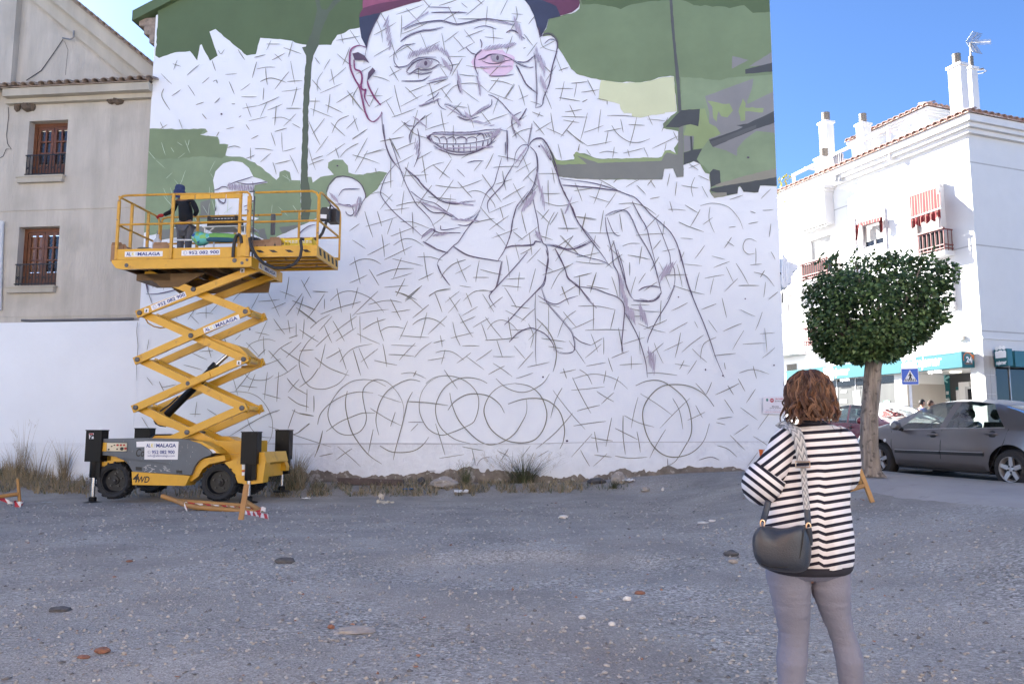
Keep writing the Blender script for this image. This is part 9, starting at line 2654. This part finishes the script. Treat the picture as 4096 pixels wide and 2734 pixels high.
# ---- dry weeds along the wall
M_dry = mat('dry_grass',(0.30,0.24,0.15),0.9,var=.35,scale=3);M_gr = mat('dull_green_grass',(0.085,0.10,0.05),0.9,var=.35,scale=3);M_strw = mat('straw',(0.34,0.27,0.16),0.9,var=.3,scale=3)
rw = random.Random(31)
def blade(b,p,h,lean,az,w=.012,droop=.5):
 d = V((math.cos(az),math.sin(az),0));sd = V((-d.y,d.x,0));vs = []
 for k in range(4):
  t = k/3;q = p+d*(lean*h*t*(1+droop*t))+UPZ*(h*t*(1-.35*droop*t*t));ww = w*(1-t*.93)
  vs+=[q-sd*ww,q+sd*ww]
 b.add(vs,[(0,1,3,2),(2,3,5,4),(4,5,7,6)])
GB = [MB(),MB(),MB()]
def strip(u0,u1,v0,v1,n,hmin,hmax,mix,lean=.5):
 for i in range(n):
  u = rw.uniform(u0,u1);v = rw.uniform(v0,v1)
  if noise.noise(V((u*.02,v*.02,4)))<-.25:continue
  p = gpt(u,v);yw = p.y+.105*p.x
  if yw>20.2:p.y-=yw-20.2;p.z = lot_z(p.x,p.y)
  k = 0 if rw.random()<mix[0]else(1 if rw.random()<mix[1]else 2)
  blade(GB[k],p-UPZ*.02,rw.uniform(hmin,hmax)*.8,rw.uniform(.1,lean),rw.uniform(0,6.28),rw.uniform(.006,.013),rw.uniform(.2,.9))
strip(-10,345,1905,1975,1500,.10,.55,(.6,.25),.9)
strip(-10,130,1890,1930,420,.35,.95,(.75,.1));strip(130,330,1895,1915,380,.3,.95,(.7,.1))
strip(340,1150,1905,1990,1500,.08,.35,(.5,.5),.9)
strip(1140,1235,1890,1965,620,.3,1.0,(.5,.5),.7);strip(1100,1300,1930,1990,500,.1,.35,(.4,.6),.9)
strip(1230,1900,1935,1985,2600,.06,.26,(.45,.6),1.0);strip(1500,1900,1915,1950,260,.1,.35,(.5,.5),.9)
strip(1850,2330,1925,1972,1900,.07,.28,(.55,.5),1.0);strip(2330,2510,1925,1960,170,.06,.22,(.3,.9),.9);strip(2530,2900,1935,1950,40,.04,.10,(.3,.9),.9)
for k,(nm,m)in enumerate((('dry_grass',M_dry),('green_grass',M_gr),('straw',M_strw))):
 o = mesh_obj(nm,GB[k].v,GB[k].f,m);o['kind'] = 'stuff'
def tuft(lbl,u,v,n,h,spr,heads=False,m=M_gr,name='weed_tuft'):
 c = gpt(u,v);yw = c.y+.105*c.x
 if yw>20.15:c.y-=yw-20.15;c.z = lot_z(c.x,c.y)
 r = empty(name,c,lbl,'weed');b,hd_ = MB(),MB()
 for i in range(n):
  a = rw.uniform(0,6.28);p = c+V((math.cos(a),math.sin(a)*.4,0))*rw.uniform(0,spr*.35);hh = h*rw.uniform(.45,1.1);ln = rw.uniform(.1,spr/h*1.0);az = a if rw.random()<.8 else rw.uniform(0,6.28)
  if math.sin(az)>.2:az = -az
  blade(b,p,hh,ln,az,rw.uniform(.004,.009),rw.uniform(.3,.9))
  if heads and i%3==0:
   d = V((math.cos(az),math.sin(az),0));tpn = p+d*(ln*hh*1.3)+UPZ*hh*.8
   for k in range(7):
    blade(hd_,tpn-UPZ*.03*k-d*.02*k,rw.uniform(.05,.12),rw.uniform(.4,1.4),rw.uniform(0,6.28),.0035,.6)
 mesh_obj('blades',b.v,b.f,m,r)['kind'] = 'stuff'
 if heads:mesh_obj('seed_heads',hd_.v,hd_.f,M_strw,r)['kind'] = 'stuff'
tuft('widest feathery grass clump at the foot of the mural wall, left of centre boulder',2090,1925,210,.95,1.0,True)
tuft('narrow upright grass clump right of the concrete block at the wall foot',1862,1935,70,.75,.35,True)
tuft('tall weed clump growing close against the lift\'s rear right jack',1180,1935,150,1.05,.5,False,M_dry)
tuft('short green grass tuft in front of the round boulder',2455,1952,70,.26,.3,False)
tuft('tallest thin stalked dry weed against the low white wall',148,1915,26,1.9,.25,True,M_dry)
tuft('leaning dry weed with feathery tip between two bushier weeds by the low wall',185,1918,22,1.45,.6,True,M_dry)
tuft('bushy dry weed just left of the lift\'s corner jack',310,1915,90,1.25,.4,False,M_dry)
tuft('bushy brown weed left of the tallest stalk by the low wall',112,1915,110,1.1,.45,False,M_dry)
# ---- stones and scraps
M_rock = mat('pale_rock',(0.33,0.30,0.27),0.95,var=.25,scale=6,bump=.6,bscale=18,spots=((0.50,0.48,0.45),9,.6,.08));M_drock = mat('dark_rock',(0.085,0.085,0.09),0.9,var=.3,scale=6,bump=.6,bscale=18);M_brick = mat('broken_brick',(0.25,0.12,0.08),0.95,var=.25,scale=8,bump=.4);M_chalk = mat('white_rubble',(0.60,0.58,0.55),0.95,var=.15,scale=8,bump=.4)
def rock(name,lbl,u,v,w,h,m,cat='stone',seed=0,flat=1.0,emb=.25):
 c = gpt(u,v);d = c.y*_cp;sx = w/FPX*c.y/2;sz = h/FPX*c.y/2
 bm = bmesh.new();bmesh.ops.create_icosphere(bm,subdivisions=3,radius=1);vs = []
 for q in bm.verts:
  k = 1+.34*noise.noise(q.co*1.3+V((seed*3.7,0,0)))+.16*noise.noise(q.co*2.8+V((0,seed,0)))-.10*abs(noise.noise(q.co*5+V((seed,0,0))))
  vs.append(c+V((q.co.x*sx*k,q.co.y*sx*.75*k,q.co.z*sz*k+sz*(1-emb*1.2))))
 bm.verts.index_update();fs = [tuple(q.index for q in f.verts)for f in bm.faces];bm.free()
 o = mesh_obj(name,vs,fs,m);tag(o,lbl,cat);return o
rock('boulder','round pale boulder resting against the foot of the mural wall',2474,1930,58,52,M_rock,'boulder',1)
rock('concrete_block','large rough concrete lump at the wall foot behind the dry grass',1775,1948,105,48,M_rock,'rubble',2)
rock('stone','grey stone wedged left of the large concrete lump at the wall',1685,1935,30,32,M_drock,'stone',3)
rock('stone','flat dark stone half buried just left of the round boulder',2385,1932,70,26,M_drock,'stone',4)
rock('stone','beige angular stone lying in front of the wall, right of the boulder',2582,1964,40,22,M_rock,'stone',5)
rock('stone','small white stone right of the beige angular stone by the wall',2652,1960,14,14,M_chalk,'stone',6)
rock('stone','dark slab of rock in the middle of the gravel, left of centre',1140,2250,76,30,M_drock,'stone',7,emb=.5)
rock('stone','dark stone beside the handbag, behind the woman\'s hip',2925,2222,62,30,M_drock,'stone',8,emb=.4)
rock('stone','pale flat stone in front of the dark stone by the woman',2932,2250,36,18,M_rock,'stone',9)
rock('stone','long flat grey slab of stone in the near gravel, left of centre',1420,2525,150,26,M_rock,'stone',10,emb=.5)
rock('stone','small brown stone at the left tip of the long flat slab',1325,2512,28,20,M_brick,'stone',11)
rock('brick_fragment','broken red brick in the near left corner of the gravel',410,2608,58,24,M_brick,'brick',12)
rock('brick_fragment','flat red brick sliver left of the broken red brick',335,2630,50,14,M_brick,'brick',13)
rock('brick_fragment','small red brick piece standing in the gravel before the lift',518,2246,24,10,M_brick,'brick',14)
rock('stone','white angular stone in the gravel left of the woman\'s thigh',2507,2400,32,20,M_chalk,'stone',15)
rock('stone','white stone chip nearest the woman\'s knee',2448,2500,28,18,M_chalk,'stone',16)
rock('stone','broad white stone chip just beyond the white angular stone',2328,2472,30,16,M_chalk,'stone',17)
rock('stone','flat white stone in the brown dirt between wall and woman',2810,2092,44,10,M_chalk,'stone',18)
rock('stone','smaller flat white stone beside the flat white one in the dirt',2848,2084,28,9,M_chalk,'stone',19)
rock('stone','pale block of rubble lying in the dirt right of centre',2252,2072,38,16,M_chalk,'stone',20)
rock('stone','dark rounded hump of stone in the shaded left gravel',240,2440,90,26,M_drock,'stone',21,emb=.6)
rock('brick_fragment','reddish brick crumb in the stony patch left of the woman',2560,2375,44,16,M_brick,'brick',22)
b = MB();p,q = gpt(1352,1938),gpt(1612,1940);b.bar(p+UPZ*.10,q+UPZ*.06,.12,.16);o = b.build('plank',mat('spattered_plank',(0.10,0.075,0.07),.85,var=.3,scale=5,spots=((.55,.55,.55),16,.68,.02)));tag(o,'paint spattered dark plank lying along the foot of the mural wall','plank')
def scrap(name,lbl,cat,u,v,w,h,m,seed):
 c = gpt(u,v);s = w/FPX*c.y;hh = h/FPX*c.y;vs,fs = [],[];n = 9
 for i in range(n):
  for j in range(n):
   x,y = i/(n-1)-.5,j/(n-1)-.5
   vs.append(c+V((x*s*(1+.3*noise.noise(V((y*4,seed,0)))),y*s*.6*(1+.3*noise.noise(V((x*4,seed,3)))),.01+hh*(.5+.7*noise.noise(V((x*4.5,y*4.5,seed)))))))
 fs = [(i*n+j,i*n+j+1,(i+1)*n+j+1,(i+1)*n+j)for i in range(n-1)for j in range(n-1)]
 tag(mesh_obj(name,vs,fs,m,None,False),lbl,cat)
M_wpl = mat('white_plastic',(0.68,0.69,0.70),.5,var=.08);M_bpl = mat('blue_plastic',(0.03,0.14,0.35),.45)
scrap('plastic_bag','crumpled blue plastic bag in the grass by the wall','litter',1632,1962,40,12,M_bpl,1)
scrap('plastic_bag','crumpled white plastic bag in the grass right of the blue one','litter',1846,1974,54,18,M_wpl,2)
scrap('paper','white paper scrap at the grass edge by the lift\'s rear jack','litter',1222,1998,36,10,M_wpl,3)
scrap('plastic_sheet','clear plastic litter beside the round boulder','litter',2512,1928,50,16,M_wpl,4)
scrap('torn_sack','torn pale sack crumpled on the ground before the wall','litter',1542,2020,62,22,mat('sackcloth',(0.42,0.38,0.30),.9,var=.25,scale=9),5)
scrap('cardboard_scrap','upright pale scrap of card above the torn sack','litter',1526,2002,22,34,mat('card_scrap',(0.55,0.50,0.42),.9),6)
scrap('paper','grey paper scrap on the ground left of the lift\'s front jack','litter',185,2012,30,6,mat('grey_paper',(0.36,0.38,0.38),.8),7)
# ---- loose gravel over the lot: far more stones than anyone could count
import numpy as np
def pebbles(name,n,m,smin,smax,seed,ymax=17.0,power=1.6):
 g = np.random.default_rng(seed);pts = [];k = 0
 oct_ = np.array([(1,0,0),(-1,0,0),(0,1,0),(0,-1,0),(0,0,1),(0,0,-1)],float)
 tri = np.array([(0,2,4),(2,1,4),(1,3,4),(3,0,4),(2,0,5),(1,2,5),(3,1,5),(0,3,5)])
 vs = np.empty((n,6,3));
 while k<n:
  y = 2.6+(ymax-2.6)*g.random()**power;x = (g.random()*2-1)*(.68*y+.4)
  if x>5.2 and y>8:continue
  if x>6.2:continue
  if noise.noise(V((x*.35,y*.5,seed)))+g.random()*.7<.05:continue
  s = smin+(smax-smin)*g.random()**3.2
  s*=.75+y*.035
  a = g.random()*6.283;ca,sa = math.cos(a),math.sin(a)
  v = oct_*(1+(g.random((6,1))-.5)*.7)*np.array([1,.55+.45*g.random(),.35+.4*g.random()])*s+(g.random((6,3))-.5)*s*.5
  vs[k,:,0] = x+v[:,0]*ca-v[:,1]*sa;vs[k,:,1] = y+v[:,0]*sa+v[:,1]*ca;vs[k,:,2] = lot_z(x,y)+s*.15+v[:,2]
  k+=1
 f = (tri[None]+(np.arange(n)*6)[:,None,None]).reshape(-1,3)
 me = bpy.data.meshes.new(name);me.vertices.add(n*6);me.vertices.foreach_set('co',vs.reshape(-1))
 me.loops.add(len(f)*3);me.loops.foreach_set('vertex_index',f.reshape(-1).astype(np.int32));me.polygons.add(len(f));me.polygons.foreach_set('loop_start',(np.arange(len(f))*3).astype(np.int32));me.polygons.foreach_set('loop_total',np.full(len(f),3,np.int32))
 me.update(calc_edges=True);me.validate();me.materials.append(m)
 o = link(bpy.data.objects.new(name,me));o['kind'] = 'stuff'
M_pb = [mat('gravel_grey',(0.34,0.32,0.295),.95,var=.4,scale=9),mat('gravel_pale',(0.43,0.41,0.385),.95,var=.2,scale=9),mat('gravel_dark',(0.15,0.145,0.145),.95,var=.3,scale=9),mat('gravel_red',(0.30,0.16,0.11),.95,var=.3,scale=9)]
pebbles('gravel',21000,M_pb[0],.005,.022,1);pebbles('gravel',8500,M_pb[1],.004,.024,2);pebbles('gravel',3500,M_pb[2],.004,.024,3);pebbles('gravel',300,M_pb[3],.005,.024,4)
